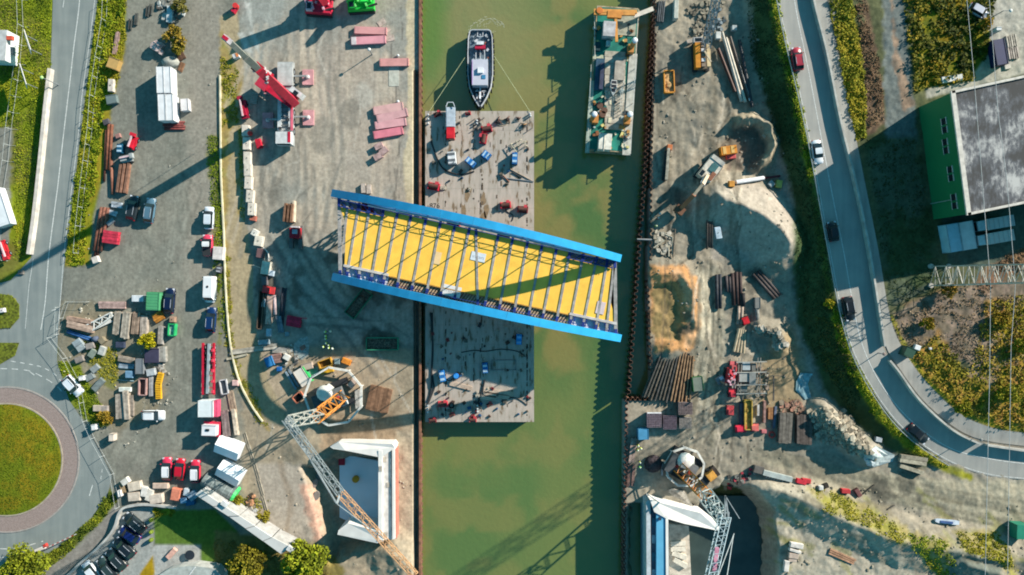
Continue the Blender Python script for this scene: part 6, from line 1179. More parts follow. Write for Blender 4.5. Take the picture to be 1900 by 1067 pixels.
planks('timber_mat_pair', 'large brown timber mat with thick edges right of the left crane', 'timber mat', 703, 741, 4.6, 6, 1, .66, .8, 78, (150, 112, 84), 'plank', gap=.03)
t = skip('rusty_bin', 'open orange-brown bin with dark inside left of the left crane', 553, 738, 1.7, 1.4, 1.0, 40, (214, 130, 100), (40, 36, 36)); planks('footbridge', 'white walkway plate right of the left crane ring', 'walkway', 665, 740, 3.4, 2, 1, .6, .5, 92, (226, 222, 210), 'plate'); cabin('rusty_box', 'small open box with pale rim at the crane ring', 'box', 653, 712, 1.6, 1.2, .9, 50, (206, 180, 160), ribs=False, doors=False)
skip('machine', 'white-armed small machine on the west side of the ramp', 415, 718, 1.2, 2.6, .6, 10, (206, 206, 204), cat='machine'); block('pink_box', 'pale pink box beside the white-armed machine', 'box', 436, 711, 1.1, 1.0, .8, 0, (232, 190, 180), holes=0); planks('plank_stack', 'greyish timber bundle between the trailer row and the ramp', 'planks', 418, 786, 4.8, 3, 2, .4, .4, 96, (160, 140, 134)); planks('plank_stack', 'pale long plank bundle next to the greyish timber bundle', 'planks', 435, 784, 4.8, 1, 3, .6, .3, 98, (224, 206, 180)); planks('plank_stack', 'thin timber slats above the pale plank bundle', 'slats', 430, 745, 4.0, 5, 1, .2, .2, 100, (190, 166, 140))
wall('kerb_wall', 'thin cream kerb wall running down the west side of the ramp', 'kerb', [(409, 140), (410, 250), (411, 330), (416, 430), (419, 520), (424, 600), (432, 660), (446, 710), (466, 750), (488, 782)], .25, .35, (236, 226, 190))
for i, (x, y) in enumerate(((458, 818), (466, 842), (476, 874), (484, 905), (491, 935))): planks('timber_pole', 'pole of the broken timber line south of the tents, '+ordn[i]+' from the top', 'pole', x, y, 3.2, 2, 1, .1, .12, 106, (196, 184, 160), 'pole', 'broken timber line south of the tents', gap=.25)
rubble('debris_pile', 'light grey rubble beside the yellow shrubs east of the flat roof building', [(452, 940), (476, 944), (474, 966), (454, 962)], 40, .4, 1.2, [(206, 204, 196), (176, 170, 156)]); rubble('debris_pile', 'dark and orange scrap left of the grey rubble', [(452, 925), (470, 915), (476, 935), (456, 942)], 20, .4, 1.0, [(90, 80, 66), (206, 150, 110)])
for i, (x, y, L, a) in enumerate(((590, 886, 2.2, 70), (583, 898, 2.0, 60), (587, 920, 1.7, 80))): 
    t = thing('concrete_slab', ('oval pale slab, upper one in the dark left excavation', 'oval pale slab, middle one in the dark left excavation', 'oval pale slab, lowest in the dark left excavation')[i], 'slab', x, y, a, .4, 'oval slabs in the left excavation'); b = MB(); b.prism([(L/2*math.cos(q), .55*math.sin(q)) for q in np.linspace(0, 5.8, 12)], 0, .4); b.build('body', mat((150, 140, 130)), t)
# ---- left abutment
def left_abutment():
    zt = 4.2; c0 = Vector((P(715, 915, zt).x, P(715, 915, zt).y, -3.6)); t = bpy.data.objects.new('bridge_abutment', None); COL.objects.link(t); t.location = c0; tag(t, 'white concrete bridge abutment with bluish floor on the west bank below the crane jib', 'abutment')
    wm = mat((244, 238, 226), .8, .08, .6); Lz = lambda px, py, z: (P(px, py, z)-c0)
    def wallp(name, pts, zs, m=wm, z0=0):
        v = [Lz(x, y, z) for (x, y), z in zip(pts, zs)]; b = MB(); b.prism([(p.x, p.y) for p in v], z0, [p.z for p in v]); return b.build(name, m, t)
    wallp('back_wall', [(702, 836), (709, 836), (709, 1002), (702, 1004)], [4.2]*4)
    wallp('bearing_shelf', [(709.6, 838), (726, 836), (727, 1001), (709.6, 1001)], [3.4]*4, mat((234, 226, 214)))
    wallp('front_wall', [(727.5, 832), (732, 832), (733, 1000), (728, 1001)], [3.8]*4); wallp('red_edge', [(732.4, 834), (734.5, 834), (735.5, 1000), (733.4, 1000)], [3.2]*4, mat((206, 130, 110)))
    wallp('north_wing', [(612, 829), (628, 820), (728, 824), (733, 831), (707, 849), (640, 836), (618, 833)], [2.6, 2.9, 4.2, 4.2, 4.2, 3.6, 2.9]); wallp('south_wing', [(626, 992), (628, 984), (645, 971), (702, 986), (712, 1004), (700, 1008)], [2.8, 2.8, 2.9, 4.2, 4.2, 4.0])
    fm = mat((250, 250, 250), .7, .05, .4); wallp('floor', [(630, 842), (702, 855), (701, 984), (656, 972), (630, 960)], [-2.9]*5, fm)
    b = MB(); q = Lz(660, 889, -2.5); b.cyl((q.x, q.y, q.z-.4), (q.x, q.y, q.z+.3), .65, n=12); b.build('floor_cap', mat((226, 160, 40)), t)
    b = MB(); q = Lz(634, 857, -2.6); b.box(q.x, q.y, q.z, 1.2, 1.2, .3); b.build('red_box', mat((190, 40, 60)), t)
    for x, y in ((714, 853), (716, 992), (720, 900), (706, 870)): b = MB(); q = Lz(x, y, 4.25 if x < 709 else 3.45); b.box(q.x, q.y, q.z, .6, .9, .08); b.build('bearing_pad', mat((196, 184, 166)), t)
left_abutment()
def right_abutment():
    zt = 4.2; c0 = Vector((P(1222, 1000, zt).x, P(1222, 1000, zt).y, -6)); t = bpy.data.objects.new('bridge_abutment', None); COL.objects.link(t); t.location = c0; tag(t, 'concrete abutment with blue steel formwork and long white wing on the east bank', 'abutment')
    wm = mat((246, 240, 228), .8, .08, .6); Lz = lambda px, py, z: (P(px, py, z)-c0)
    def wallp(name, pts, zs, m=wm, z0=0):
        v = [Lz(x, y, z) for (x, y), z in zip(pts, zs)]; b = MB(); b.prism([(p.x, p.y) for p in v], z0, [p.z for p in v]); return b.build(name, m, t)
    wallp('front_wall', [(1199, 930), (1207, 928), (1208, 1100), (1200, 1100)], [3.8]*4, mat((200, 206, 206))); wallp('formwork', [(1208, 940), (1217, 950), (1217, 1100), (1208.6, 1100)], [3.0]*4, mat((80, 110, 130)))
    for i in range(4): b = MB(); q = Lz(1213, 968+i*32, 3.05); b.box(q.x, q.y, q.z+.1, .75, 1.5, .2); b.build('formwork_panel', mat((150, 190, 200) if i % 2 else (60, 120, 140)), t)
    wallp('blue_wall', [(1218, 952), (1234, 956), (1235, 1100), (1218, 1100)], [4.0]*4, mat((106, 182, 214), .4, .08, .4)); wallp('back_wall', [(1235, 956), (1240, 958), (1241, 1100), (1236, 1100)], [4.2]*4)
    wallp('north_wing', [(1206, 927), (1214, 930), (1300, 952), (1335, 977), (1334, 985), (1270, 972), (1236, 962), (1214, 950)], [4.2, 4.2, 3.8, 3.0, 3.0, 3.8, 4.2, 4.2])
    wallp('wing_foot', [(1210, 922), (1248, 906), (1270, 912), (1290, 946), (1230, 932)], [-1, .3, .3, .2, -1], mat((196, 186, 168), .9, .4, 2))
    b = MB(); q = Lz(1224, 962, 4.05); b.cyl((q.x, q.y, q.z), (q.x, q.y, q.z+.3), .3, n=8); b.build('lifting_point', mat((40, 60, 80)), t)
    wallp('rear_floor', [(1241, 972), (1278, 976), (1284, 1100), (1242, 1100)], [-3.0]*4, mat((226, 212, 190), .9, .3, 1)); 
    for i, (x, y, a) in enumerate(((1258, 1008, 4), (1258, 1018, 2), (1260, 1030, -20), (1262, 1044, -30))): b = MB(); q = Lz(x, y, -2.7); b.box(q.x, q.y, q.z, 2.8, .9, .6, math.radians(a)); b.build('form_board', mat((236, 226, 204)), t)
right_abutment()

# ---- lattice cranes
def lattice_crane(px, py, a, label, mains, jib, mast, ropes, ringc_=(0, 0), ring_r=5.2, orange=(230, 150, 70)):
    t = thing('crawler_crane', label, 'crane', px, py, 0, 0); base = t.location.copy(); wm = mat((240, 236, 222), .6); om = mat(orange, .5); gm = mat((170, 176, 174), .5)
    L = lambda x, y, z: P(x, y, z)-base
    # octagonal work platform with handrail
    n = 9; pts = [(ring_r*math.cos(math.radians(a)+2*math.pi*i/n), ring_r*math.sin(math.radians(a)+2*math.pi*i/n)) for i in range(n)]
    rc = L(*ringc_, 1.2)
    for i in range(n):
        p, q = pts[i], pts[(i+1) % n]; b = MB(); b.bar((rc.x+p[0], rc.y+p[1], 1.5), (rc.x+q[0], rc.y+q[1], 1.5), .38, .3); b.build('ring_beam', wm, t)
        b = MB(); b.bar((rc.x+p[0], rc.y+p[1], 0), (rc.x+p[0], rc.y+p[1], 1.5), .2); b.build('ring_post', wm, t)
    aa = math.radians(a); ca, sa = math.cos(aa), math.sin(aa); R2 = lambda x, y: (rc.x+x*ca-y*sa, rc.y+x*sa+y*ca)
    for s in (-1, 1): x, y = R2(0, s*2.0); b = MB(); b.box(x, y, .6, 6.4, 1.0, 1.2, aa); b.build('track', mat(DARK), t)
    x, y = R2(-.6, 0); b = MB(); b.box(x, y, 1.9, 5.2, 2.6, 1.3, aa); b.build('house', mat((120, 122, 120)), t)
    x, y = R2(-1.0, 1.2); b = MB(); b.ball((x, y, 3.0), 1.5, 12, 6, .5); b.box(x, y, 2.4, 3.4, 1.3, 1.0, aa+.5); b.build('engine_hood', wm, t, True)
    x, y = R2(-2.8, -.4); b = MB(); b.box(x, y, 2.2, 1.4, 3.6, 1.8, aa); b.build('counterweight', mat((86, 88, 88)), t); x, y = R2(1.6, -1.6); b = MB(); b.box(x, y, 2.6, 1.3, 1.1, 1.4, aa); b.build('operator_cab', mat((220, 220, 214)), t); b = MB(); b.box(x, y, 3.33, .8, .7, .06, aa); b.build('roof_window', glass_mat(), t)
    for k in range(5): x, y = R2(-1.8+k*.9, -.5+.3*math.sin(k*3)); b = MB(); b.box(x, y, 2.75, .6, .5, .5, aa); b.build('winch_part', mat(((190, 60, 50), (90, 96, 96), (216, 214, 200))[k % 3]), t)
    for (p, q, w0, w1, n_, c, nm) in mains: b = MB(); lattice(b, L(*p), L(*q), w0, w1, n_, .12); b.build(nm, mat(c, .5), t)
    for (p, q, w0, w1, n_, c, nm) in jib: b = MB(); lattice(b, L(*p), L(*q), w0, w1, n_, .07); b.build(nm, mat(c, .5), t)
    for p, q, w in mast: b = MB(); b.bar(L(*p), L(*q), w); b.build('jib_strut', gm, t)
    for p, q in ropes: b = MB(); b.bar(L(*p), L(*q), .1); b.build('pendant_rope', mat((180, 186, 184)), t)
    return t
lattice_crane(612, 736, 20, 'lattice boom crane with white ring platform beside the west excavation', [((634, 738, 3.0), (590, 771, 16), 1.9, 1.9, 8, (234, 150, 66), 'boom_base'), ((590, 771, 16), (536, 782, 27), 1.5, 1.2, 6, (186, 184, 172), 'boom_top')],
    [((530, 776, 28), (632, 915, 30), 1.0, 1.0, 20, (160, 168, 166), 'jib'), ((632, 915, 30), (770, 1068, 33), 1.0, .9, 20, (230, 176, 126), 'jib_tip')], [((530, 776, 28), (625, 935, 31), .18), ((625, 935, 31), (633, 912, 30), .3)], [((625, 935, 31), (712, 1000, 32)), ((530, 776, 28), (600, 875, 30))], (620, 735), 5.4)
bpy.data.objects['boom_top'].location.z += 0
lattice_crane(1272, 868, -30, 'lattice boom crane with white ring platform and orange boom foot on the east bank', [((1264, 872, 3.0), (1308, 917, 12), 2.0, 2.0, 8, (236, 146, 60), 'boom_base'), ((1308, 917, 12), (1342, 962, 25), 1.9, 1.7, 7, (190, 200, 196), 'boom_top')],
    [((1345, 958, 26), (1318, 1075, 30), 1.4, 1.3, 14, (176, 196, 200), 'jib')], [((1345, 962, 26), (1346, 920, 26), .22), ((1352, 962, 26), (1346, 920, 26), .22)], [((1346, 920, 26), (1372, 962, 24)), ((1362, 990, 26), (1332, 1070, 30)), ((1361, 992, 26), (1348, 1075, 30))], (1270, 866), 3.6)
b = MB(); p = P(1328, 1038, 29); b.box(0, 0, 0, .6, 3.6, .1, -.12); o = b.build('jib_name_board', mat((226, 150, 170))); q = [x for x in COL.objects if x.name.startswith('crawler_crane')][-1]; o.parent = q; o.location = p-q.location
b = MB()
# dump machine near right crane
t = thing('wheel_loader', 'orange and black wheel loader at the foot of the right crane boom', 'loader', 1315, 888, 38, 1.8); b = MB(); b.box(.7, 0, 1.2, 1.8, 1.6, 1.3, 0, .15, .1); b.build('body', mat((236, 170, 80), .4), t); b = MB(); b.box(-.8, 0, 1.0, 1.8, 1.5, .9); b.build('engine', mat(DARK), t); b = MB(); b.box(1.9, 0, .6, .7, 2.0, .9); b.build('bucket', mat((60, 54, 50)), t); [wheel_at(t, x, s*.85, .55, .4) for x in (-.9, .9) for s in (-1, 1)]

# ---- boats
def hullring(x, w, z0, z1, k=.7): return [(x, -w*k, z0), (x, -w, z1), (x, w, z1), (x, w*k, z0)]
def tug():
    t = thing('tugboat', 'dark hulled tugboat with grey wheelhouse roof moored north of the pontoon', 'tugboat', 892, 134, -90, 0, z=-2.6)
    st = [(-7.3, 1.5), (-7.1, 1.9), (-6.0, 2.2), (-3, 2.3), (1, 2.3), (3.4, 2.0), (5.4, 1.2), (6.6, .5), (7.1, .15)]
    b = MB(); b.loft([hullring(x, w, -1.0, 1.5+max(0, x-2)*.12) for x, w in st]); b.build('hull', mat((70, 80, 90), .5), t, False)
    b = MB(); pts = [(x, w-.25) for x, w in st[1:-1]]; b.prism(pts+[(x, -w) for x, w in pts[::-1]], 1.1, 1.56); b.build('deck', mat((110, 130, 142), .7, .25, 2), t)
    b = MB()
    for (x0, w0), (x1, w1) in zip(st[:-1], st[1:]):
        for s in (-1, 1): b.bar((x0, s*w0, 1.85+max(0, x0-2)*.12), (x1, s*w1, 1.85+max(0, x1-2)*.12), .16, .7)
    b.bar((-7.3, -1.5, 1.85), (-7.3, 1.5, 1.85), .16, .7); b.build('bulwark', mat((206, 206, 206), .6), t)
    for (x0, w0), (x1, w1) in zip(st[1:-1], st[2:]):
        k = max(1, int((x1-x0)/.9))
        for i in range(k):
            x = x0+(x1-x0)*(i+.5)/k; w = w0+(w1-w0)*(i+.5)/k
            for s in (-1, 1): b = MB(); b.cyl((x, s*(w+.1), 1.2), (x, s*(w+.36), 1.2), .4, n=8); b.build('tyre_fender', mat(BLACK), t)
    b = MB(); b.box(1.1, 0, 2.6, 4.8, 2.9, 2.2, 0, .03, .05); b.build('wheelhouse', mat((196, 200, 206)), t); b = MB(); b.box(1.1, 0, 3.75, 4.7, 2.9, .14); b.build('wheelhouse_roof', mat((206, 204, 212), .6, .05), t)
    b = MB(); b.box(.8, .1, 4.0, 1.0, 1.0, .4); b.build('roof_box', mat((248, 248, 246)), t); b = MB(); b.box(1.95, .7, 3.86, .7, .7, .1); b.build('blue_hatch', mat((60, 140, 180)), t); b = MB(); b.box(1.1, -1.4, 3.84, 4.4, .12, .06); b.build('purple_trim', mat((190, 150, 206)), t)
    b = MB(); b.bar((3.5, 0, 2.2), (5.8, 0, 3.0), .28); b.build('foremast', mat((236, 236, 236)), t); b = MB(); b.bar((4.2, -.9, 2.4), (4.2, .9, 2.4), .16); b.bar((5.2, -.5, 2.4), (5.2, .5, 2.4), .12); b.build('rail', mat((206, 206, 206)), t)
    b = MB(); b.box(-4.0, 0, 2.2, .7, 1.9, .8); b.build('tow_winch', mat((206, 26, 70)), t); b = MB(); b.box(-4.65, 0, 2.5, .6, 1.3, .6); b.build('winch_cover', mat((236, 236, 236)), t)
    for y in (-.8, 0, .8): b = MB(); b.bar((-3.6, y, 2.0), (-1.6, y, 2.2), .14); b.build('tow_bar', mat((200, 204, 206)), t)
    for i in range(6): b = MB(); b.cyl((-1.5, -1.2+.5*i, 1.5), (-1.5, -1.2+.5*i, 3.0), .18, n=6); b.build('vent_pipe', mat((190, 196, 200)), t)
    for x, y in ((-6, 1.3), (-6, -1.3), (-5.4, 1.5), (-6.4, 0), (5.0, .7), (5.0, -.7), (6.0, 0)): b = MB(); b.cyl((x, y, 1.5), (x, y, 2.1), .16, n=6); b.build('bitt', mat((170, 176, 180)), t)
    b = MB(); b.bar((-6.8, -.5, 2.0), (-6.0, -.5, 2.2), .1); b.bar((-6.8, .5, 2.0), (-6.0, .5, 2.2), .1); b.bar((-6.0, -.5, 2.2), (-6.0, .5, 2.2), .1); b.build('towing_hook_frame', mat((226, 226, 226)), t)
tt_ = tug.__name__ and tug()
T_ = bpy.data.objects['tugboat']
for i in range(34):
    x = random.choice([random.uniform(-6.6, -1.6), random.uniform(3.7, 5.6)]); y = random.uniform(-1, 1)*(1.7 if x < 0 else .8); s_ = random.uniform(.15, .45); b = MB(); b.box(x, y, 1.8, s_, s_*random.uniform(.5, 2), .4, random.uniform(0, 3)); b.build('deck_fitting', mat(random.choice([(206, 210, 212), (60, 66, 72), (120, 130, 136), (226, 226, 226), (150, 90, 70)])), T_)
def rope(label, pts, z0, z1, r=.045, c=(196, 200, 150)):
    n = len(pts)-1; b = MB(); g = [P(*p, z0+(z1-z0)*i/n) for i, p in enumerate(pts)]
    for p, q in zip(g[:-1], g[1:]): b.cyl(p-g[0], q-g[0], r, n=5)
    o = b.build('mooring_rope', mat(c)); o.location = g[0]; tag(o, label, 'rope')
rope('mooring rope from the tug west side down to the pontoon corner', resample([(863, 106), (797, 206)], 12), -.7, .2); rope('mooring rope from the tug east side down to the pontoon corner', resample([(917, 104), (984, 208)], 12), -.7, .2)
b = MB()                              # wash behind the tug
for r0, a0, a1, ox, oy in ((3.2, 20, 150, 905, 58), (2.4, 0, 170, 912, 54), (1.6, 10, 200, 914, 52), (2.8, 90, 185, 898, 60), (2.0, 60, 180, 905, 50), (1.1, 0, 300, 912, 50), (2.0, 100, 200, 890, 56)):
    c = P(ox, oy, -2.57)
    for q in range(a0, a1, 9):
        if random.random() < .25: continue
        w = random.uniform(.03, .10); r = r0+random.uniform(-.2, .2); A_, B_ = math.radians(q), math.radians(q+9); b.add([c+Vector((r*math.cos(A_), r*math.sin(A_)*.8, 0)), c+Vector(((r+w)*math.cos(A_), (r+w)*math.sin(A_)*.8, 0)), c+Vector(((r+w)*math.cos(B_), (r+w)*math.sin(B_)*.8, 0)), c+Vector((r*math.cos(B_), r*math.sin(B_)*.8, 0))], [(0, 1, 2, 3)])
o = b.build('foam', mat((214, 214, 180), .8, .2, 2), fix=False); o['kind'] = 'stuff'
def work_barge():
    t = thing('work_barge', 'long turquoise decked work barge with timber deck and orange gantry moored by the east wall', 'barge', 1134, 155, 86, 0, z=-2.6)
    a = math.radians(86)
    def L(px, py, z): v = P(px, py, z-2.6)-t.location; return Vector((v.x*math.cos(-a)-v.y*math.sin(-a), v.x*math.sin(-a)+v.y*math.cos(-a), z))
    D = 3.0; hw, hl = 3.95, 13.4
    b = MB(); b.prism([(-hl, -hw), (hl-.3, -hw), (hl, -hw+.3), (hl, hw), (-hl, hw)], -1, D-.02); b.build('hull', mat((196, 176, 140), .7, .4, 1.2), t)
    b = MB(); b.box(0, 0, D, 2*hl-.5, 2*hw-.5, .06); b.build('deck', mat((34, 134, 116), .8, .3, .5), t)
    def bx(name, x0, y0, x1, y1, z0, h, c, par=None, **k):
        p, q = L(x0, y0, D), L(x1, y1, D); b = MB(); b.box((p.x+q.x)/2, (p.y+q.y)/2, z0+h/2, abs(y1-y0)*.1, abs(x1-x0)*.1, h); return b.build(name, mat(c, .75, .25, 1.2), par or t)
    for i in range(16):
        y0 = 96+i*11.2
        if y0 > 240: break
        bx('deck_plank', 1122, y0, 1160, y0+10.6, D+.03, .2+.02*(i % 2), (206, 194, 172) if i % 3 else (190, 180, 158))
    bx('deck_mat', 1104, 110, 1120, 168, D+.03, .5, (60, 96, 118)); bx('side_walk', 1161, 100, 1176, 288, D+.03, .15, (206, 202, 186)); bx('side_walk', 1090, 150, 1098, 284, D+.03, .15, (176, 190, 170))
    bx('timber_deck', 1140, 28, 1180, 66, D+.03, .12, (186, 184, 160)); bx('pale_stripe', 1100, 104, 1172, 112, D+.05, .06, (206, 206, 170))
    bx('cabin', 1117, 47, 1139, 74, D, 2.2, (206, 200, 196)); bx('cabin', 1109, 252, 1132, 281, D, 2.2, (246, 238, 218)); b = MB(); p = L(1121, 266, D+2.25); b.box(p.x, p.y, p.z, 2.8, .12, .1, 0); b.build('roof_ridge', mat((226, 214, 190)), t)
    bx('small_cabinet', 1124, 78, 1132, 87, D, .9, (190, 214, 206)); bx('small_cabinet', 1103, 80, 1113, 96, D, .8, (30, 70, 76)); bx('steel_box', 1112, 120, 1119, 168, D, 1.2, (70, 74, 96)); bx('steel_box', 1140, 108, 1158, 150, D+.2, .5, (190, 178, 160))
    # orange gantry
    om = (232, 160, 80)
    for p0, p1, w in (((1102, 20), (1182, 22), .6), ((1102, 26), (1178, 27), .4), ((1142, 22), (1144, 78), .5)): A_, B_ = L(*p0, D+1.6), L(*p1, D+1.6); b = MB(); b.bar(A_, B_, w, .5); b.build('gantry_beam', mat(om), t)
    b = MB(); p = L(1140, 28, D+1.5); b.box(p.x, p.y, p.z, 1.2, 2.6, .9); b.build('gantry_winch', mat((230, 150, 70)), t); b = MB(); p = L(1112, 22, D+1.2); b.cyl(p, p+Vector((0, 0, .8)), .6, n=10); b.build('gantry_foot', mat((226, 130, 60)), t)
    b = MB(); A_, B_ = L(1176, 30, D+1.4), L(1212, 16, D+1.4); b.bar(A_, B_, .8, .25); b.build('gangway', mat((236, 222, 200)), t)
    # spuds
    for (x, y, bxp) in ((1178, 75, (1170, 92)), (1103, 212, (1104, 222)), (1169, 212, (1163, 224))):
        tp = L(x, y, D+5.2); b = MB(); b.cyl((tp.x, tp.y, -2), tp, .42, n=12); b.build('spud', mat((216, 150, 80)), t); b = MB(); b.ball(tp, .55, 10, 5, .7); b.build('spud_cap', mat((240, 240, 240)), t)
        q = L(*bxp, D+.8); b = MB(); b.box(q.x, q.y, D+.9, 1.5, 1.1, 1.6); b.build('spud_frame', mat((206, 140, 70)), t)
    for x0, y0, x1, y1 in ((1103, 28, 1104, 110), (1097, 120, 1090, 280), (1184, 30, 1170, 286), (1153, 160, 1150, 205), (1157, 150, 1153, 210)):
        A_, B_ = L(x0, y0, D+1), L(x1, y1, D+1); b = MB(); b.bar(A_, B_, .09)
        for k in range(9): p = A_.lerp(B_, k/8); b.bar(p, p-Vector((0, 0, 1)), .08)
        b.build('railing', mat((216, 214, 200)), t)
    for k in range(70):
        x, y = random.choice([(random.uniform(1100, 1118), random.uniform(170, 284)), (random.uniform(1112, 1165), random.uniform(168, 284)), (random.uniform(1145, 1180), random.uniform(30, 110)), (random.uniform(1150, 1168), random.uniform(230, 284)), (random.uniform(1102, 1112), random.uniform(30, 100))])
        p = L(x, y, D); s = random.uniform(.2, .7); b = MB(); b.box(p.x, p.y, D+.2, s, s*random.uniform(.5, 2), random.uniform(.2, .6), random.uniform(0, 3)); b.build('deck_fitting', mat(random.choice([(206, 150, 80), (236, 226, 190), (60, 70, 74), (30, 110, 100), (150, 96, 60), (190, 200, 190), (236, 220, 140)])), t)
    for (x, y) in ((1113, 197), (1121, 206), (1118, 213)): p = L(x, y, D); b = MB(); b.cyl((p.x, p.y, D), (p.x, p.y, D+.5), .6, n=10); b.build('cable_drum', mat((110, 80, 64)), t)
    return t
work_barge()
t = thing('rowing_boat', 'small dark and white boat lying on the deck of the work barge', 'boat', 1138, 163, -95, 0, z=.65); b = MB(); b.loft([hullring(x, w, 0, .55) for x, w in ((-1.3, .5), (-.6, .6), (.3, .6), (1.0, .35), (1.5, .05))]); b.build('hull', mat((226, 224, 214)), t); b = MB(); b.prism([(-1.15, -.42), (-.5, -.48), (.3, -.45), (.9, -.25), (.9, .25), (.3, .45), (-.5, .48), (-1.15, .42)], .5, .58); b.build('cockpit', mat((40, 46, 56)), t)
for x in (-.5, .2): b = MB(); b.box(x, 0, .62, .16, .9, .06); b.build('thwart', mat((216, 210, 196)), t)
# ================================================================ east bank
def flood(label, pts): return wall('flood_wall', label, 'wall', pts, .34, 1.15, (196, 192, 180))
flood('long concrete flood wall between the east road and the cycle path', [(1504, -40), (1505, 0), (1530, 100), (1555, 225), (1582, 335), (1606, 450), (1624, 560), (1637, 642)])
flood('curved concrete flood wall section around the bend of the east road', [(1646, 668), (1664, 690), (1702, 742), (1762, 796), (1813, 822)])
flood('short concrete flood wall section at the right frame edge', [(1826, 824), (1900, 835), (1980, 844)])
def guard(label, pts):
    g = [G(x, y, 0, False) for x, y in resample(smooth(pts, 3), 14)]; t = bpy.data.objects.new('guard_rail', None); COL.objects.link(t); t.location = g[0]; tag(t, label, 'guard rail')
    b = MB(); [b.bar(p-g[0]+Vector((0, 0, .7)), q-g[0]+Vector((0, 0, .7)), .08, .25) for p, q in zip(g[:-1], g[1:])]; b.build('rail', mat((196, 200, 196), .5), t)
    for p in g[::2]: b = MB(); b.bar(p-g[0]-Vector((0, 0, .2)), p-g[0]+Vector((0, 0, .75)), .1); b.build('post', mat(GREY), t)
guard('thin steel guard rail along the west edge of the east road', [(1438, 0), (1453, 75), (1476, 170), (1496, 262), (1516, 370), (1536, 480), (1558, 592), (1586, 676), (1636, 760), (1688, 816), (1756, 862)])
car(1482, 107, 98, 'red car driving on the east road', (176, 50, 66), 'suv', 4.2, z='road'); car(1519, 281, -82, 'white car driving on the east road above the shaded stretch', (232, 236, 236), 'sedan', 4.3, z='road'); car(1548, 429, 100, 'black car driving in the shaded stretch of the east road', (30, 26, 34), 'hatch', 3.6, z='road'); car(1578, 573, -80, 'black car driving on the east road at the end of the shaded stretch', (26, 28, 34), 'suv', 4.4, z='road'); car(1706, 806, -42, 'black car driving in the bend of the east road', (28, 32, 36), 'sedan', 4.4, z='road')
lamp_post(1862, 20, 6, 'street lamp with bent shadow in the paved corner at the top right', arm=1.2); lamp_post(1640, 657, 2.2, 'low lamp standing in the gap of the flood wall', (150, 130, 120)); lamp_post(1820, 816, 3, 'lamp post at the second gap of the flood wall', (130, 130, 126))
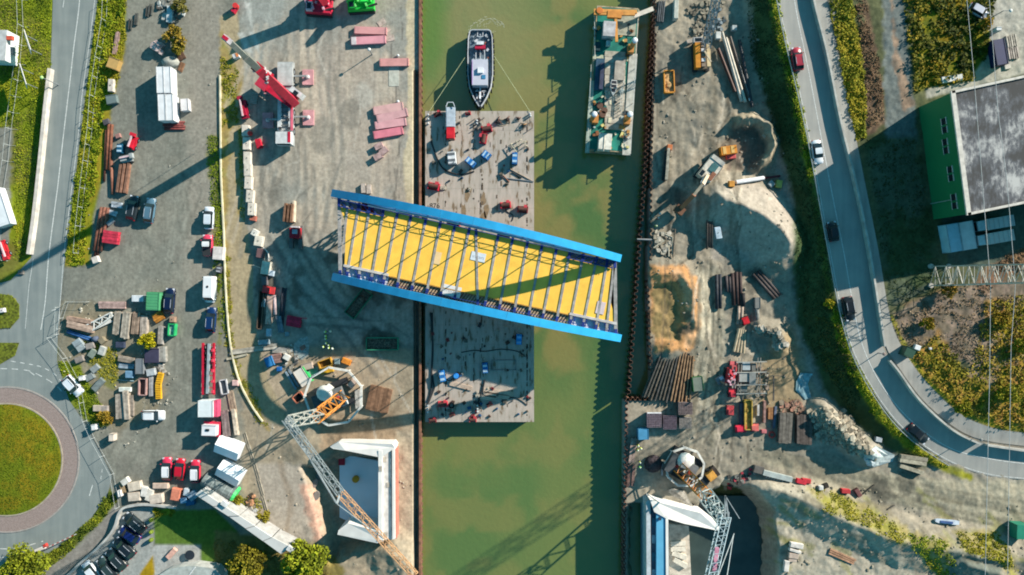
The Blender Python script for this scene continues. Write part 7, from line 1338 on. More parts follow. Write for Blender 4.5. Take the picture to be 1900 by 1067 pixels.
def green_hall():
    zb, zt = 3.5, 14.0; c0 = P(1850, 280, zb); c0.z = zb-.6; t = bpy.data.objects.new('industrial_hall', None); COL.objects.link(t); t.location = c0; tag(t, 'large industrial hall with green side wall and weathered dark flat roof', 'building')
    L = lambda px, py, z: P(px, py, z)-c0; gm = mat((26, 122, 76), .6, .06, .4)
    q = [L(1767.5, 171, zt), L(1797, 397, zt), L(2250, 303, zt), L(2210, 75, zt)]
    b = MB(); b.prism([(p.x, p.y) for p in q], 0, zt-c0.z-.3); b.build('wall', gm, t)
    m = bpy.data.materials.new('weathered_roof'); m.use_nodes = True; n = m.node_tree; bs = n.nodes['Principled BSDF']; ge = n.nodes.new('ShaderNodeNewGeometry'); mp = n.nodes.new('ShaderNodeMapping'); mp.inputs['Rotation'].default_value = (0, 0, math.radians(8)); mp.inputs['Scale'].default_value = (1.5, .7, 1)
    n1_ = n.nodes.new('ShaderNodeTexNoise'); n1_.inputs['Scale'].default_value = 1.1; n1_.inputs['Roughness'].default_value = .75; n1_.inputs['Detail'].default_value = 8; n2_ = n.nodes.new('ShaderNodeTexNoise'); n2_.inputs['Scale'].default_value = .2; n2_.inputs['Detail'].default_value = 3
    n.links.new(ge.outputs['Position'], mp.inputs[0]); n.links.new(mp.outputs[0], n1_.inputs['Vector']); n.links.new(ge.outputs['Position'], n2_.inputs['Vector'])
    ad = n.nodes.new('ShaderNodeMath'); ad.operation = 'MULTIPLY_ADD'; ad.inputs[1].default_value = 1.25; n.links.new(n2_.outputs['Fac'], ad.inputs[0]); n.links.new(n1_.outputs['Fac'], ad.inputs[2])
    cr = n.nodes.new('ShaderNodeValToRGB'); e = cr.color_ramp.elements; e[0].position = .50; e[0].color = (*alb((62, 62, 62)), 1); e[1].position = .70; e[1].color = (*alb((196, 192, 184)), 1); x = e.new(.585); x.color = (*alb((92, 94, 98)), 1)
    mu = n.nodes.new('ShaderNodeMath'); mu.operation = 'MULTIPLY'; mu.inputs[1].default_value = .505; n.links.new(ad.outputs[0], mu.inputs[0]); n.links.new(mu.outputs[0], cr.inputs[0]); n.links.new(cr.outputs[0], bs.inputs['Base Color']); bs.inputs['Roughness'].default_value = .85
    b = MB(); b.prism([(p.x, p.y) for p in q], zt-c0.z-.3, zt-c0.z-.12); b.build('roof', m, t)
    pm = mat((226, 216, 200), .7)
    for i in range(4):
        b = MB(); A_, B_ = q[i], q[(i+1) % 4]; dd = (B_-A_).normalized(); b.bar(A_-dd*.2+Vector((0, 0, .02)), B_+dd*.2+Vector((0, 0, .02)), .75 if i == 0 else .4, .34); b.build('parapet', pm, t)
    for (x, y) in ((1741, 235), (1750, 273), (1762, 325), (1772, 377)):
        z = 8.6; 
        for k in (-1, 1):
            tt = (y-193)/214.; s = Vector((q[1]-q[0])).normalized(); w = q[0].lerp(q[1], (y-182)/222.+k*.035); w.z = z-c0.z+2.0 if y != 273 else z-c0.z+1.6; nn = Vector((-abs(s.y), s.x*(-1 if s.y > 0 else 1), 0))
            b = MB(); a = math.atan2(s.y, s.x); b.box(w.x-.03, w.y, w.z, 1.05, .16, 1.3, a); o = b.build('window', glass_mat(), t); b = MB(); b.box(w.x-.05, w.y, w.z+.72, 1.25, .2, .12, a); b.box(w.x-.05, w.y, w.z-.72, 1.25, .2, .12, a); b.build('sill', mat((226, 220, 210)), o)
    b = MB(); A_ = q[0].lerp(q[1], .86); b.bar((A_.x-.15, A_.y, 0), (A_.x-.15, A_.y, 7), .14); b.build('downpipe', mat((150, 170, 160)), t)
green_hall()
cabin('site_container', 'pale blue container with a red mark, left of the pair south of the green hall', 'container', 1771, 441, 5.0, 2.2, 2.6, -80, (170, 206, 216), ribs=False, doors=False); cabin('site_container', 'container with blue upper half and white lower half beside the pale blue one', 'container', 1796, 437, 5.0, 2.5, 2.7, -80, (196, 212, 216), ribs=False, doors=False, roofc=(216, 222, 218))
def semi(px, py, a, label, boxc, cabc):
    t = thing('lorry', label, 'lorry', px, py, a, 3.0); t.scale = (.68, .78, .82); b = MB(); b.box(-1, 0, .8, 11, 1.2, .3); b.build('chassis', mat(DARK), t); b = MB(); b.box(1.1, 0, 2.4, 7.0, 2.5, 2.5); b.build('cargo_box', mat(boxc, .6, .05), t); b = MB(); b.box(-3.7, 0, 2.1, 2.1, 2.3, 2.4, 0, .1, .05); b.build('cab', mat(cabc, .4), t); b = MB(); b.box(-4.72, 0, 2.4, .1, 2.0, .8); b.build('windscreen', glass_mat(), t)
    for k in range(6): b = MB(); b.box(-2+k*1.25, 0, 3.68, .08, 2.3, .05); b.build('roof_bow', mat(tuple(int(v*.9) for v in boxc)), t)
    for x in (-3.7, 1.8, 3.0, 4.1): [wheel_at(t, x, s*1.05, .5, .3) for s in (-1, 1)]
semi(1850, 414, 10, 'grey-white lorry nearest the green hall wall', (206, 206, 200), (190, 214, 216)); semi(1850, 441, 10, 'cream lorry with a faded red roof panel, lower one of the pair', (222, 212, 200), (206, 222, 220))
t = cabin('trailer', 'dark navy covered trailer in the paved corner at the top right', 'trailer', 1857, 96, 4.6, 2.0, 2.0, -80, (30, 44, 90), ribs=False, doors=False); planks('pallet_rack', 'upper pale slatted rack right of the dark navy trailer', 'rack', 1878, 76, 2.2, 5, 1, .22, .4, -80, (222, 210, 190), 'slat', gap=.18); planks('pallet_rack', 'lower pale slatted rack right of the dark navy trailer', 'rack', 1881, 98, 2.2, 5, 1, .22, .4, -80, (222, 206, 190), 'slat', gap=.18); block('white_box', 'white step at the foot of the dark navy trailer', 'step', 1870, 124, 1.1, .8, .4, 10, (226, 216, 200), holes=0)
for i, (x, y) in enumerate(((1758, 147), (1777, 144))): block('white_bench', ('left white slab of the pair at the field edge north of the green hall', 'right white slab of the pair at the field edge north of the green hall')[i], 'slab', x, y, 1.9, 1.1, .7, 9, (240, 238, 230), holes=0)
cabin('white_cabinet', 'small white cabinet casting a long shadow in the paved corner', 'cabinet', 1854, 53, .9, .6, 2.4, 0, (240, 240, 236), ribs=False, doors=False); car(1819, 18, -30, 'silver car with dark glass at the field edge, top right', (206, 206, 214), 'small')
cabin('dark_green_kiosk', 'dark green utility kiosk beside the cycle path bend', 'kiosk', 1689, 654, 1.8, 1.7, 2.0, -25, (44, 84, 66), ribs=False, doors=False); block('white_box', 'white box on the sandy spot behind the dark green kiosk', 'box', 1703, 645, 1.1, .9, .7, -20, (240, 240, 236), holes=0); block('white_box', 'tiny white box in the field right of the kiosk', 'box', 1727, 647, .5, .4, .5, 0, (236, 230, 226), holes=0)
def pylon():
    c0 = G(1742, 512); t = bpy.data.objects.new('power_pylon', None); COL.objects.link(t); t.location = c0; tag(t, 'tall grey lattice power pylon leaning out over the right frame edge', 'pylon'); m = mat((196, 190, 174), .6)
    for k in range(4):
        x, y = ((-1.6, 1.75), (1.6, 1.75), (1.6, -1.75), (-1.6, -1.75))[k]; b = MB(); b.bar((x, y, -.5), (x*.55, y*.62, 42), .14); b.build('leg', m, t); b = MB(); b.cyl((x, y, -.5), (x, y, .5), .45, n=8); b.build('footing', mat(CONC), t)
    n = 26
    for i in range(n):
        z0, z1 = 42*i/n, 42*(i+1)/n; s0, s1 = 1-.4*i/n, 1-.4*(i+1)/n; P4 = [(-1.6, 1.75), (1.6, 1.75), (1.6, -1.75), (-1.6, -1.75)]; b = MB()
        for k in range(4):
            p, q = P4[k], P4[(k+1) % 4]
            if i % 2: p, q = q, p
            b.bar((p[0]*s0, p[1]*s0, z0), (q[0]*s1, q[1]*s1, z1), .09)
            if i % 2: b.bar((p[0]*s0, p[1]*s0, z0), (q[0]*s0, q[1]*s0, z0), .08)
        b.build('brace', m, t)
pylon()
for lb, p in (('left power cable hanging across the field and green hall', [(1792, -20), (1806, 130), (1822, 330), (1838, 530), (1836, 700), (1826, 1150)]), ('right power cable hanging across the green hall roof', [(1834, -20), (1852, 210), (1868, 330), (1884, 530), (1876, 640), (1868, 1150)])):
    g = [P(x, y, 22) for x, y in p]; b = MB(); [b.cyl(q-g[0], r-g[0], .045, n=5) for q, r in zip(g[:-1], g[1:])]; o = b.build('power_cable', mat((190, 190, 186))); o.location = g[0]; tag(o, lb, 'cable')
# piling rig and piles
t = thing('piling_rig', 'orange and white piling rig with lattice mast near the top of the east bank', 'piling rig', 1303, 103, -88, 2.0); b = MB(); b.box(0, -.9, 1.7, 4.6, .9, 1.6); b.build('orange_cover', mat((216, 140, 40), .5), t); b = MB(); b.box(0, .1, 1.4, 4.8, 1.5, 1.0); b.build('deck', mat((120, 104, 84)), t)
for k in range(5): b = MB(); b.box(-1.8+k*.9, .1, 2.1, .6, .7, .6); b.build('hydraulic_unit', mat((226, 222, 216) if k % 2 else (150, 130, 110)), t)
b = MB(); b.bar((-2.2, 1.2, 1.6), (2.0, 1.2, 1.6), .7); b.build('leader_foot', mat((222, 196, 150)), t); b = MB(); b.bar((-.6, .3, 2.6), (1.4, 1.4, 2.6), .25); b.build('strut', mat((230, 206, 170)), t)
for s in (-1, 1): b = MB(); b.box(0, s*1.1, .5, 5.0, .8, 1.0); b.build('track', mat(DARK), t)
b = MB(); w = lambda v: Vector((-(v.y-t.location.y), v.x-t.location.x, v.z-t.location.z)); lattice(b, w(P(1310, 88, 2)), w(P(1332, -6, 15)), 1.2, 1.0, 12, .09); b.build('mast', mat((150, 160, 166), .5), t); b = MB(); b.box(-2.9, -.6, 1.6, .9, 1.8, 1.0); b.build('cab', mat((190, 186, 180)), t); b = MB(); b.box(-2.9, -.6, 2.12, .6, 1.2, .05); b.build('roof_window', glass_mat(), t)
pp = [((1338, 62), (1374, 190), .3, (206, 196, 176), 'pale steel pipe pile, leftmost of the long slanting row'), ((1345, 72), (1381, 191), .3, (226, 214, 190), 'brightest pale pipe pile, second of the long slanting row'), ((1353, 70), (1387, 184), .26, (96, 84, 76), 'dark pipe pile, third of the long slanting row'), ((1359, 88), (1390, 188), .2, (210, 210, 206), 'thin white pipe pile, fourth of the long slanting row'), ((1370, 76), (1394, 200), .3, (60, 64, 68), 'dark pipe pile at the right of the long slanting row'), ((1331, 92), (1362, 172), .3, (96, 60, 50), 'dark red-brown pipe pile left of the long slanting row')]
for p, q, r, c, lb in pp: pipe_obj('pipe_pile', lb, 'pipe pile', [p, q], r, c, up=.3)
block('white_box', 'white fuel tank at the top end of the pale pipe piles', 'tank', 1333, 65, 1.3, .9, 1.0, 90, (222, 220, 210), holes=0); block('white_box', 'greyish drum on the dike foot right of the piling rig', 'drum', 1363, 51, .9, .9, 1.0, 0, (190, 196, 190), holes=0); block('storage_item', 'pale block beside the piling rig cab', 'block', 1280, 76, 1.2, .8, .7, 20, (190, 176, 160), holes=0)
planks('steel_gate_frame', 'tall dark grating frame standing on the sheet piles at the top', 'grating', 1227, 20, 4.0, 4, 1, .18, .6, 84, (120, 124, 126), 'bar', gap=.16); block('pale_post', 'pale upright panel near the top of the east bank', 'panel', 1255, 16, 3.6, .8, 1.6, 88, (206, 206, 190), holes=0)
rubble('debris_pile', 'tangle of steel rods behind the piling rig', [(1320, 10), (1345, 10), (1342, 60), (1318, 60)], 30, .3, .8, [(150, 160, 160), (96, 110, 114)], 'scrap')
t = skip('orange_skip', 'orange skip with pale floor standing alone near the zigzag wall', 1242, 151, 4.0, 1.8, 1.1, -88, (236, 156, 60), (226, 180, 120))
planks('timber_mat_row', 'narrow upright timber row with an orange cap near the zigzag wall', 'timber row', 1239, 303, 6.0, 1, 1, .5, 1.2, 86, (176, 170, 150), 'beam'); planks('timber_mat_row', 'dark wheel-like blocks along the narrow timber row', 'blocks', 1235, 306, 5.4, 1, 1, .6, .8, 84, (70, 66, 62), 'block'); block('orange_box', 'orange-brown cap box at the top of the narrow timber row', 'box', 1243, 273, 1.0, .9, 1.3, 84, (206, 120, 74), holes=0)
generator(1353, 278, 8, 'orange generator housing beside the crater mound', 3.0, 1.6, 1.6, (236, 150, 50), None, None, (240, 190, 110)); block('pink_box', 'pinkish red tank below the orange generator housing', 'tank', 1357, 290, 1.7, .9, .8, 6, (222, 100, 100), holes=0); block('orange_box', 'small orange cap right of the white excavator', 'box', 1336, 303, 1.5, 1.1, 1.0, -30, (226, 150, 80), holes=0)
def excavator():
    t = thing('excavator', 'white and orange excavator with long boom reaching down left on the east bank', 'excavator', 1316, 318, 232, 2.0); wm = mat((226, 216, 196), .5)
    for s in (-1, 1): b = MB(); b.box(-.2, s*1.3, .5, 4.6, .7, 1.0); b.build('track', mat(DARK), t)
    b = MB(); b.box(-.6, 0, 1.6, 4.4, 2.9, 1.3, 0, .05, .04); b.build('house', wm, t); b = MB(); b.box(-2.5, 0, 1.7, .9, 2.8, 1.4, 0, .1, .05); b.build('counterweight', mat((196, 190, 176)), t); b = MB(); b.box(-.9, .2, 2.3, 1.6, 1.2, .25); b.build('engine_grille', mat((60, 110, 110)), t)
    b = MB(); b.box(1.2, -.95, 2.0, 1.5, .95, 1.7, 0, .1, .08); b.build('cab', mat((200, 190, 170)), t); b = MB(); b.box(1.2, -.95, 2.87, 1.0, .65, .05); b.build('roof_window', glass_mat(), t); b = MB(); b.box(.5, .9, 2.2, 1.6, .8, .5); b.build('tank', mat((150, 96, 70)), t)
    b = MB(); b.bar((.9, .2, 2.2), (3.4, .2, 4.6), .55, .7); b.bar((3.3, .2, 4.6), (5.6, .2, 4.0), .5, .6); b.build('boom', mat((236, 206, 170), .5), t); b = MB(); b.cyl((1.6, .55, 2.3), (3.2, .55, 4.3), .13, n=6); b.cyl((1.6, -.15, 2.3), (3.2, -.15, 4.3), .13, n=6); b.build('cylinder', mat((226, 226, 226), .3), t)
    b = MB(); b.bar((5.5, .2, 4.1), (8.2, .2, 1.2), .7, .7); b.build('stick', mat((190, 116, 76), .5), t); b = MB(); b.prism([(7.9, -.7), (9.3, -.7), (9.3, 1.1), (7.9, 1.1)], .2, 1.3); b.build('bucket', mat((130, 90, 66)), t)
excavator()
pipe_obj('white_pipe', 'long white column section lying above the gravel heap', 'pipe', [(1364, 339), (1415, 331)], .38, (240, 240, 238), up=.2); pipe_obj('red_pipe', 'dark red lance continuing the white column section', 'pipe', [(1417, 331), (1446, 327)], .2, (110, 40, 50), up=.2); block('orange_box', 'orange head at the left end of the white column section', 'drive head', 1358, 341, 1.0, 1.1, .9, 0, (226, 156, 70), holes=0)
block('yellow_pallet', 'yellow-green pallet box with pale frame above the gravel heap edge', 'pallet box', 1446, 341, 1.4, 1.1, .8, 80, (206, 206, 110), holes=0); block('grey_drum', 'round grey drum left of the yellow-green pallet box', 'drum', 1432, 341, 1.0, 1.0, .9, 45, (170, 180, 176), holes=0)
pipes('steel_beam_stack', 'long dark steel tubes standing off the left edge of the gravel heap', 'tubes', 1317, 415, 9.0, 3, .2, 89, (84, 76, 70)); block('white_tank', 'white water tank in the shade left of the gravel hollow', 'tank', 1333, 432, 2.2, 1.1, 1.2, -80, (196, 214, 222), holes=1)
rubble('debris_pile', 'pile of pale broken timbers at the bank edge below the excavator', [(1215, 425), (1250, 425), (1248, 470), (1215, 470)], 36, .5, 1.3, [(190, 180, 158), (160, 150, 130), (206, 196, 176)], 'timber pile')
for i, (x0, y0, x1, y1) in enumerate(((1212, 460, 1232, 446), (1247, 440, 1247, 474), (1252, 425, 1248, 478), (1226, 432, 1246, 440), (1240, 455, 1240, 476))): pipe_obj('timber_pole', ('pale pole slanting to the wall in the broken timber pile', 'upright pale pole in the broken timber pile', 'long dark pole at the right of the broken timber pile', 'short pole lying across the top of the broken timber pile', 'short upright pole low in the broken timber pile')[i], 'pole', [(x0, y0), (x1, y1)], .14, (206, 196, 170) if i != 2 else (110, 100, 84), up=.2)
person(1225, 396, 40, 'person in pinkish jacket near the wall below the excavator bucket', (226, 190, 180)); person(1222, 404, 200, 'person in dark red near the wall below the excavator bucket', (160, 110, 110)); person(1218, 419, 90, 'person in green-yellow vest by the broken timber pile', (190, 226, 80))
# pipes and plant in the middle
for i, (x, y, L_, n_, r, a, c, lb) in enumerate(((1334, 542, 6.4, 2, .3, 91, (60, 64, 70), 'dark pipes lying upright at the left of the pipe store'), (1352, 527, 3.0, 2, .3, 92, (84, 76, 76), 'short dark pipes second in the pipe store'), (1368, 535, 6.0, 3, .34, 92, (70, 54, 52), 'three dark brown pipes in the middle of the pipe store'), (1380, 555, 2.4, 1, .4, 90, (40, 40, 44), 'thick black pipe end low in the pipe store'), (1423, 528, 6.0, 3, .3, -48, (84, 76, 74), 'dark pipes slanting to the right of the pipe store'), (1406, 580, 5.0, 1, .45, 92, (150, 150, 140), 'grey trough standing right of the pipe store'), (1374, 585, 3.4, 2, .3, 86, (186, 164, 144), 'pale brown pipes under the pipe store'))): pipes('pipe_stack', lb, 'pipes', x, y, L_, n_, r, a, c)
for i in range(4): pipe_obj('timber_pole', ordn[i]+' from the left of the pale tree-trunk poles above the red machines', 'pole', [(1370+i*3.5, 609+i), (1360+i*6, 652+i)], .28, (190, 172, 140), up=.2)
rubble('debris_pile', 'rubble ring around the dark hollow right of the pale poles', [(1395, 605), (1440, 610), (1460, 640), (1440, 655), (1430, 625), (1396, 615)], 90, .4, 1.2, [(196, 180, 156), (160, 146, 124), (210, 200, 180)])
bluelift(1385, 595, 20, 'tiny red pump right of the pale brown pipes', (206, 40, 50), 1.2, boom=False); cabin('rusty_tank', 'dark open tank trough right of the pipe store', 'tank', 1406, 562, 2.0, 1.0, 1.0, 90, (130, 130, 124), ribs=False, doors=False)
top_machine(1357, 699, 80, 'red compact drilling machine in the middle of the plant yard', (224, 70, 76), 3.0, 1.6, (236, 200, 190)); bluelift(1362, 680, 88, 'pale red machine box above the red drilling machine', (222, 110, 110), 1.8, boom=False); bluelift(1360, 729, 90, 'small bright red machine below the red drilling machine', (226, 70, 80), 1.6, boom=False); block('white_box', 'pale block between the two red machines', 'block', 1362, 716, 1.3, .8, .8, 90, (206, 196, 176), holes=0); bluelift(1356, 762, 88, 'small red machine left of the long yellow trough', (230, 90, 90), 1.7, boom=False)
skip('yellow_trough', 'long yellow-ochre trough in the plant yard', 1389, 770, 5.4, 1.3, 1.1, 90, (214, 176, 80), (206, 170, 84), cat='trough'); bluelift(1376, 796, 5, 'bright red and white machine at the foot of the yellow trough', (236, 60, 84), 2.0, boom=False); bluelift(1402, 794, 3, 'paler red machine right of the yellow trough foot', (226, 120, 110), 1.4, boom=False)
for i, (x, y, L_, n_, a, c, lb) in enumerate(((1419, 764, 4.0, 1, 89, (196, 150, 136), 'pinkish upright plank right of the yellow trough'), (1430, 768, 2.2, 2, 88, (186, 130, 84), 'orange-brown crate stack right of the pinkish plank'), (1438, 775, 4.0, 1, 85, (120, 130, 150), 'blue-grey plank right of the orange-brown stack'), (1377, 770, 4.4, 2, 90, (96, 100, 110), 'dark rails left of the yellow trough'), (1407, 762, 2.0, 1, 90, (226, 220, 210), 'white gas bottle rack right of the yellow trough'))): planks('plank_stack', lb, 'planks', x, y, L_, n_, 2, .4, .3, a, c)
def mixer():
    t = thing('slurry_plant', 'grey slurry plant with pipes and walkways above the yellow trough', 'plant', 1385, 704, 0, 1.2); 
    for x, y, sx, sy, h, c in ((-.4, .4, 2.0, 1.6, 1.5, (170, 172, 164)), (1.0, .2, 1.2, 2.2, 1.7, (140, 142, 136)), (0, 2.4, 1.4, 1.4, 1.2, (176, 186, 186)), (-.6, -1.8, 1.6, 1.0, 1.0, (150, 150, 140)), (1.4, 2.2, .8, 1.4, 1.2, (120, 120, 112))): b = MB(); b.box(x, y, h/2, sx, sy, h); b.build('tank', mat(c), t)
    for x in (-1.6, -1.1, 1.9, 2.4): b = MB(); b.bar((x, -3, 1.2), (x+.2, 4, 1.3), .14); b.build('pipe', mat((150, 146, 134)), t)
    for y in (-2.6, -1, 1.3, 3.2): b = MB(); b.bar((-2, y, 1.6), (3.6, y+.1, 1.6), .16); b.build('walkway_rail', mat((180, 178, 166)), t)
    b = MB(); b.bar((5.2, .6, .6), (5.2, -4, .6), .22); b.bar((4.7, .6, .7), (6.8, .6, .7), .1); b.build('drill_rod', mat((96, 90, 84)), t)
mixer()
rubble('debris_pile', 'scattered rods and offcuts right of the slurry plant', [(1402, 680), (1426, 684), (1424, 735), (1404, 735)], 40, .3, .8, [(186, 160, 136), (120, 108, 96), (206, 190, 166)])
t = thing('drilling_machine', 'grey drilling machine with long thin shadow left of the red machines', 'machine', 1340, 706, 30, 2); b = MB(); b.box(0, 0, .6, 1.5, 1.2, 1.1); b.build('body', mat((150, 146, 150)), t); b = MB(); b.box(.2, .3, 1.3, .6, .5, .5); b.build('cab', mat((220, 220, 230)), t); b = MB(); b.bar((-.3, -.2, 1), (-.3, -.2, 5.2), .3); b.build('mast', mat((110, 104, 96)), t)
t = cabin('green_container', 'dark green open container with a yellow door edge beside the sheet pile stack', 'container', 1295, 713, 2.6, 1.9, 1.5, -84, (36, 110, 60), ribs=False, doors=False, roofc=(130, 136, 120)); block('yellow_pallet', 'small yellow can right of the dark green open container', 'can', 1303, 721, .8, .35, .5, 80, (240, 200, 50), holes=0)
def sheetpiles():
    t = thing('sheet_pile_stack', 'large slanted stack of long rusty steel sheet piles on the east bank', 'sheet piles', 1246, 702, 76, 1.0)
    cols = [(110, 104, 92), (124, 112, 96), (96, 92, 86), (150, 120, 92), (176, 140, 104), (96, 100, 96)]; pr = [(-.17, .0), (-.09, .2), (.09, .2), (.17, .0)]
    for i in range(26):
        f = i/25; y = 3.7-7.4*f; L_ = 9.6-.8*abs(f-.3); c = cols[(i*5) % 3] if i < 14 else cols[2+(i*2) % 4]
        b = MB(); b.loft([[(x, u, z+.3) for u, z in pr]+[(x, u*.7, z+.2) for u, z in pr[::-1]] for x in (-L_/2, L_/2)]); o = b.build('sheet_pile', mat(c, .85, .35, 1.2), t, loc=(random.uniform(-.3, .3)+f*.6, y, .12+.35*(i % 2))); o.rotation_euler[2] = .012*(i-12)+random.uniform(-.012, .012)
    b = MB(); b.bar((4.2, -3.6, .12), (4.2, 3.8, .12), .25); b.bar((-3.8, -3.2, .12), (-3.8, 4.2, .12), .25); b.build('bearer', mat((190, 130, 80)), t)
sheetpiles()
for i, (x, y, L_, w, h, a, c, lb) in enumerate(((1214, 780, 2.6, 2.5, 1.8, 0, (128, 112, 118), 'dark rebar cage stack with white edge, left of the three by the sheet pile corner'), (1243, 784, 2.4, 2.4, 1.4, 0, (110, 96, 104), 'dark rebar cage stack, middle of the three by the sheet pile corner'), (1272, 758, 2.5, 2.2, 1.8, 0, (130, 114, 110), 'dark rebar cage stack, upper right of the group'), (1272, 785, 2.2, 2.0, 1.3, 0, (150, 142, 132), 'greyer rebar cage stack, lower right of the group'))):
    t = thing('rebar_stack', lb, 'rebar stack', x, y, a, h); b = MB(); b.box(0, 0, h/2, L_*.97, w*.97, h-.1); b.build('core', mat(c, .9, .3, 3), t)
    m = mat(tuple(int(v*1.25) for v in c), .8, .3, 3); b = MB(); [b.bar((-L_/2+k*L_/8, -w/2, h), (-L_/2+k*L_/8, w/2, h), .05) for k in range(9)]; [b.bar((-L_/2, -w/2+k*w/8, h+.05), (L_/2, -w/2+k*w/8, h+.05), .05) for k in range(9)]; b.build('bars', m, t)['kind'] = 'stuff'
    if i == 0: b = MB(); b.box(0, w/2+.1, h+.02, L_, .28, .1); b.build('white_edge', mat((246, 242, 236)), t)
planks('timber_mat_stack', 'long grey timber stack, left of the pair by the rubble mound', 'timber stack', 1458, 795, 5.6, 4, 3, .55, .4, 87, (128, 120, 108)); planks('timber_mat_stack', 'long dark brown timber stack, right of the pair by the rubble mound', 'timber stack', 1493, 797, 5.4, 5, 3, .52, .42, 89, (104, 92, 84))
t = thing('red_ring', 'red rubber ring lying near the timber stack', 'ring', 1433, 807, 0, .3); b = MB()
for k in range(14): q = k*math.pi/7; b.cyl((.5*math.cos(q), .5*math.sin(q), .15), (.5*math.cos(q+.46), .5*math.sin(q+.46), .15), .15, n=6)
b.build('ring', mat((214, 84, 74)), t); block('pink_box', 'small pale red box left of the red ring', 'box', 1418, 801, .9, .7, .6, 0, (206, 120, 120), holes=0)
cabin('blue_container', 'small blue-topped container in the shade below the rebar stacks', 'container', 1194, 806, 2.0, 1.9, 1.6, -88, (80, 150, 186), ribs=False, doors=False); planks('plank_stack', 'pale long boards by the sheet pile wall above the waiting workers', 'boards', 1174, 836, 4.6, 2, 2, .5, .3, 84, (186, 160, 144)); planks('plank_stack', 'reddish rails lying along the sheet pile wall', 'rails', 1171, 882, 4.0, 2, 1, .5, .3, 86, (150, 116, 104), gap=.35); t = thing('covered_heap', 'dark netted heap left of the ring platform of the right crane', 'heap', 1213, 862, 0, .8); b = MB(); b.ball((0, 0, .2), 1.7, 12, 6, .55); b.build('cover', mat((84, 72, 74), .95, .5, 3), t, True); planks('white_board', 'thin pale panel right of the dark netted heap', 'panel', 1229, 872, 2.2, 1, 1, .25, .5, 88, (206, 206, 206))
for i, (x, y, lb) in enumerate(((1185, 828, 'person in yellow vest, upper left of the workers by the pale boards'), (1190, 833, 'person in yellow vest, right one of the workers by the pale boards'), (1184, 836, 'person in yellow-green vest, lower of the workers by the pale boards'), (1188, 859, 'person in white helmet between the boards and the netted heap'), (1188, 868, 'person in bright green vest left of the netted heap'))): person(x, y, 70*i, lb, (226, 230, 90) if i != 4 else (170, 240, 110), 'workers on the east bank')
# track side at lower right
t = thing('drill_string', 'long grey drill carrier with red end lying above the deep excavation', 'machine', 1452, 886, -14, 1.0); b = MB(); b.box(-.9, 0, .7, 5.6, 1.0, .8, 0, .02, .1); b.build('body', mat((186, 194, 186)), t); b = MB(); [b.bar((-2.8+.5*k, -.9, .5), (-2.5+.5*k, -.5, .5), .1) for k in range(12)]; b.build('ladder', mat((220, 220, 214)), t)['kind'] = 'stuff'; b = MB(); b.box(3.6, .1, .7, 1.8, .8, .8); b.build('red_end', mat((220, 50, 66)), t); b = MB(); b.box(-4.5, .3, .5, 1.8, 1.3, 1.0); b.build('power_unit', mat((110, 104, 96)), t)
rubble('debris_pile', 'dark machine parts and scrap at the head of the deep excavation', [(1352, 884), (1400, 866), (1408, 876), (1370, 900), (1352, 904)], 34, .4, 1.1, [(70, 70, 66), (150, 146, 134), (190, 70, 80)], 'scrap')
for i, (x, y, a, c, lb) in enumerate(((1497, 893, -8, (210, 60, 66), 'red box by the dirt track, left one'), (1570, 912, -6, (206, 64, 66), 'red box by the dirt track, middle one'), (1593, 915, -60, (130, 84, 80), 'brown machine right of the middle red box by the dirt track'), (1534, 902, 20, (60, 56, 50), 'black machine part between the red boxes by the dirt track'), (1524, 906, 0, (230, 226, 214), 'white lump in the grass by the dirt track'))): block('red_machine' if i < 2 else 'machine_part', lb, 'machine', x, y, 1.6 if i < 3 else .8, .8, .8, a, c, holes=0)
pipe_obj('timber_pole', 'short dark log lying on the dirt track, upper one', 'log', [(1600, 917), (1622, 899)], .12, (96, 88, 76), up=.02); pipe_obj('timber_pole', 'short dark log lying on the dirt track, lower one', 'log', [(1646, 945), (1659, 937)], .12, (90, 84, 74), up=.02)
for i, (y, a) in enumerate(((854, -8), (871, -18))): planks('concrete_beam', ('upper long concrete beam pair by the road bend', 'lower long concrete beam by the road bend')[i], 'beam', 1696-4*i, y, 5.0 if not i else 4.6, 2 if not i else 1, 1, .7, .8, a, (186, 176, 150), 'beam', gap=.06)
t = thing('boat_trailer', 'narrow white and blue boat shaped trailer beside the dirt track', 'boat', 1758, 968, -6, .8); b = MB(); b.loft([hullring(x, w, .3, .8) for x, w in ((-2.2, .25), (-1.6, .42), (1.4, .45), (2.2, .35))]); b.build('hull', mat((216, 224, 230)), t); b = MB(); b.prism([(-1.3, -.3), (1.0, -.3), (1.0, .1), (-1.3, .1)], .8, .9); b.build('cockpit', mat((70, 100, 150)), t)
planks('plank_stack', 'orange-brown planks lying in the ditch at the bottom of the east bank', 'planks', 1563, 1033, 5.2, 3, 1, .3, .2, -24, (206, 156, 120), gap=.1)
for i, (x, y, L_, w, a, lb) in enumerate(((1479, 1013, 2.4, .9, -10, 'white tank, topmost of the small group right of the deep excavation'), (1476, 1023, 2.2, .5, -16, 'white trough just below the topmost tank'), (1473, 1032, 1.8, 1.0, -8, 'pinkish tank in the middle of the small group'), (1471, 1040, 1.5, .6, 0, 'small pinkish trough below the middle tank'), (1460, 1051, 2.0, .9, 84, 'white upright tank at the bottom of the small group'))): block('white_tank', lb, 'tank', x, y, L_, w, .8, a, (236, 226, 212) if i not in (2, 3) else (206, 184, 164), holes=0)
cabin('green_container', 'green container at the right frame edge above the lower right corner', 'container', 1899, 988, 2.6, 2.4, 2.6, 88, (40, 140, 110), ribs=False, doors=False)
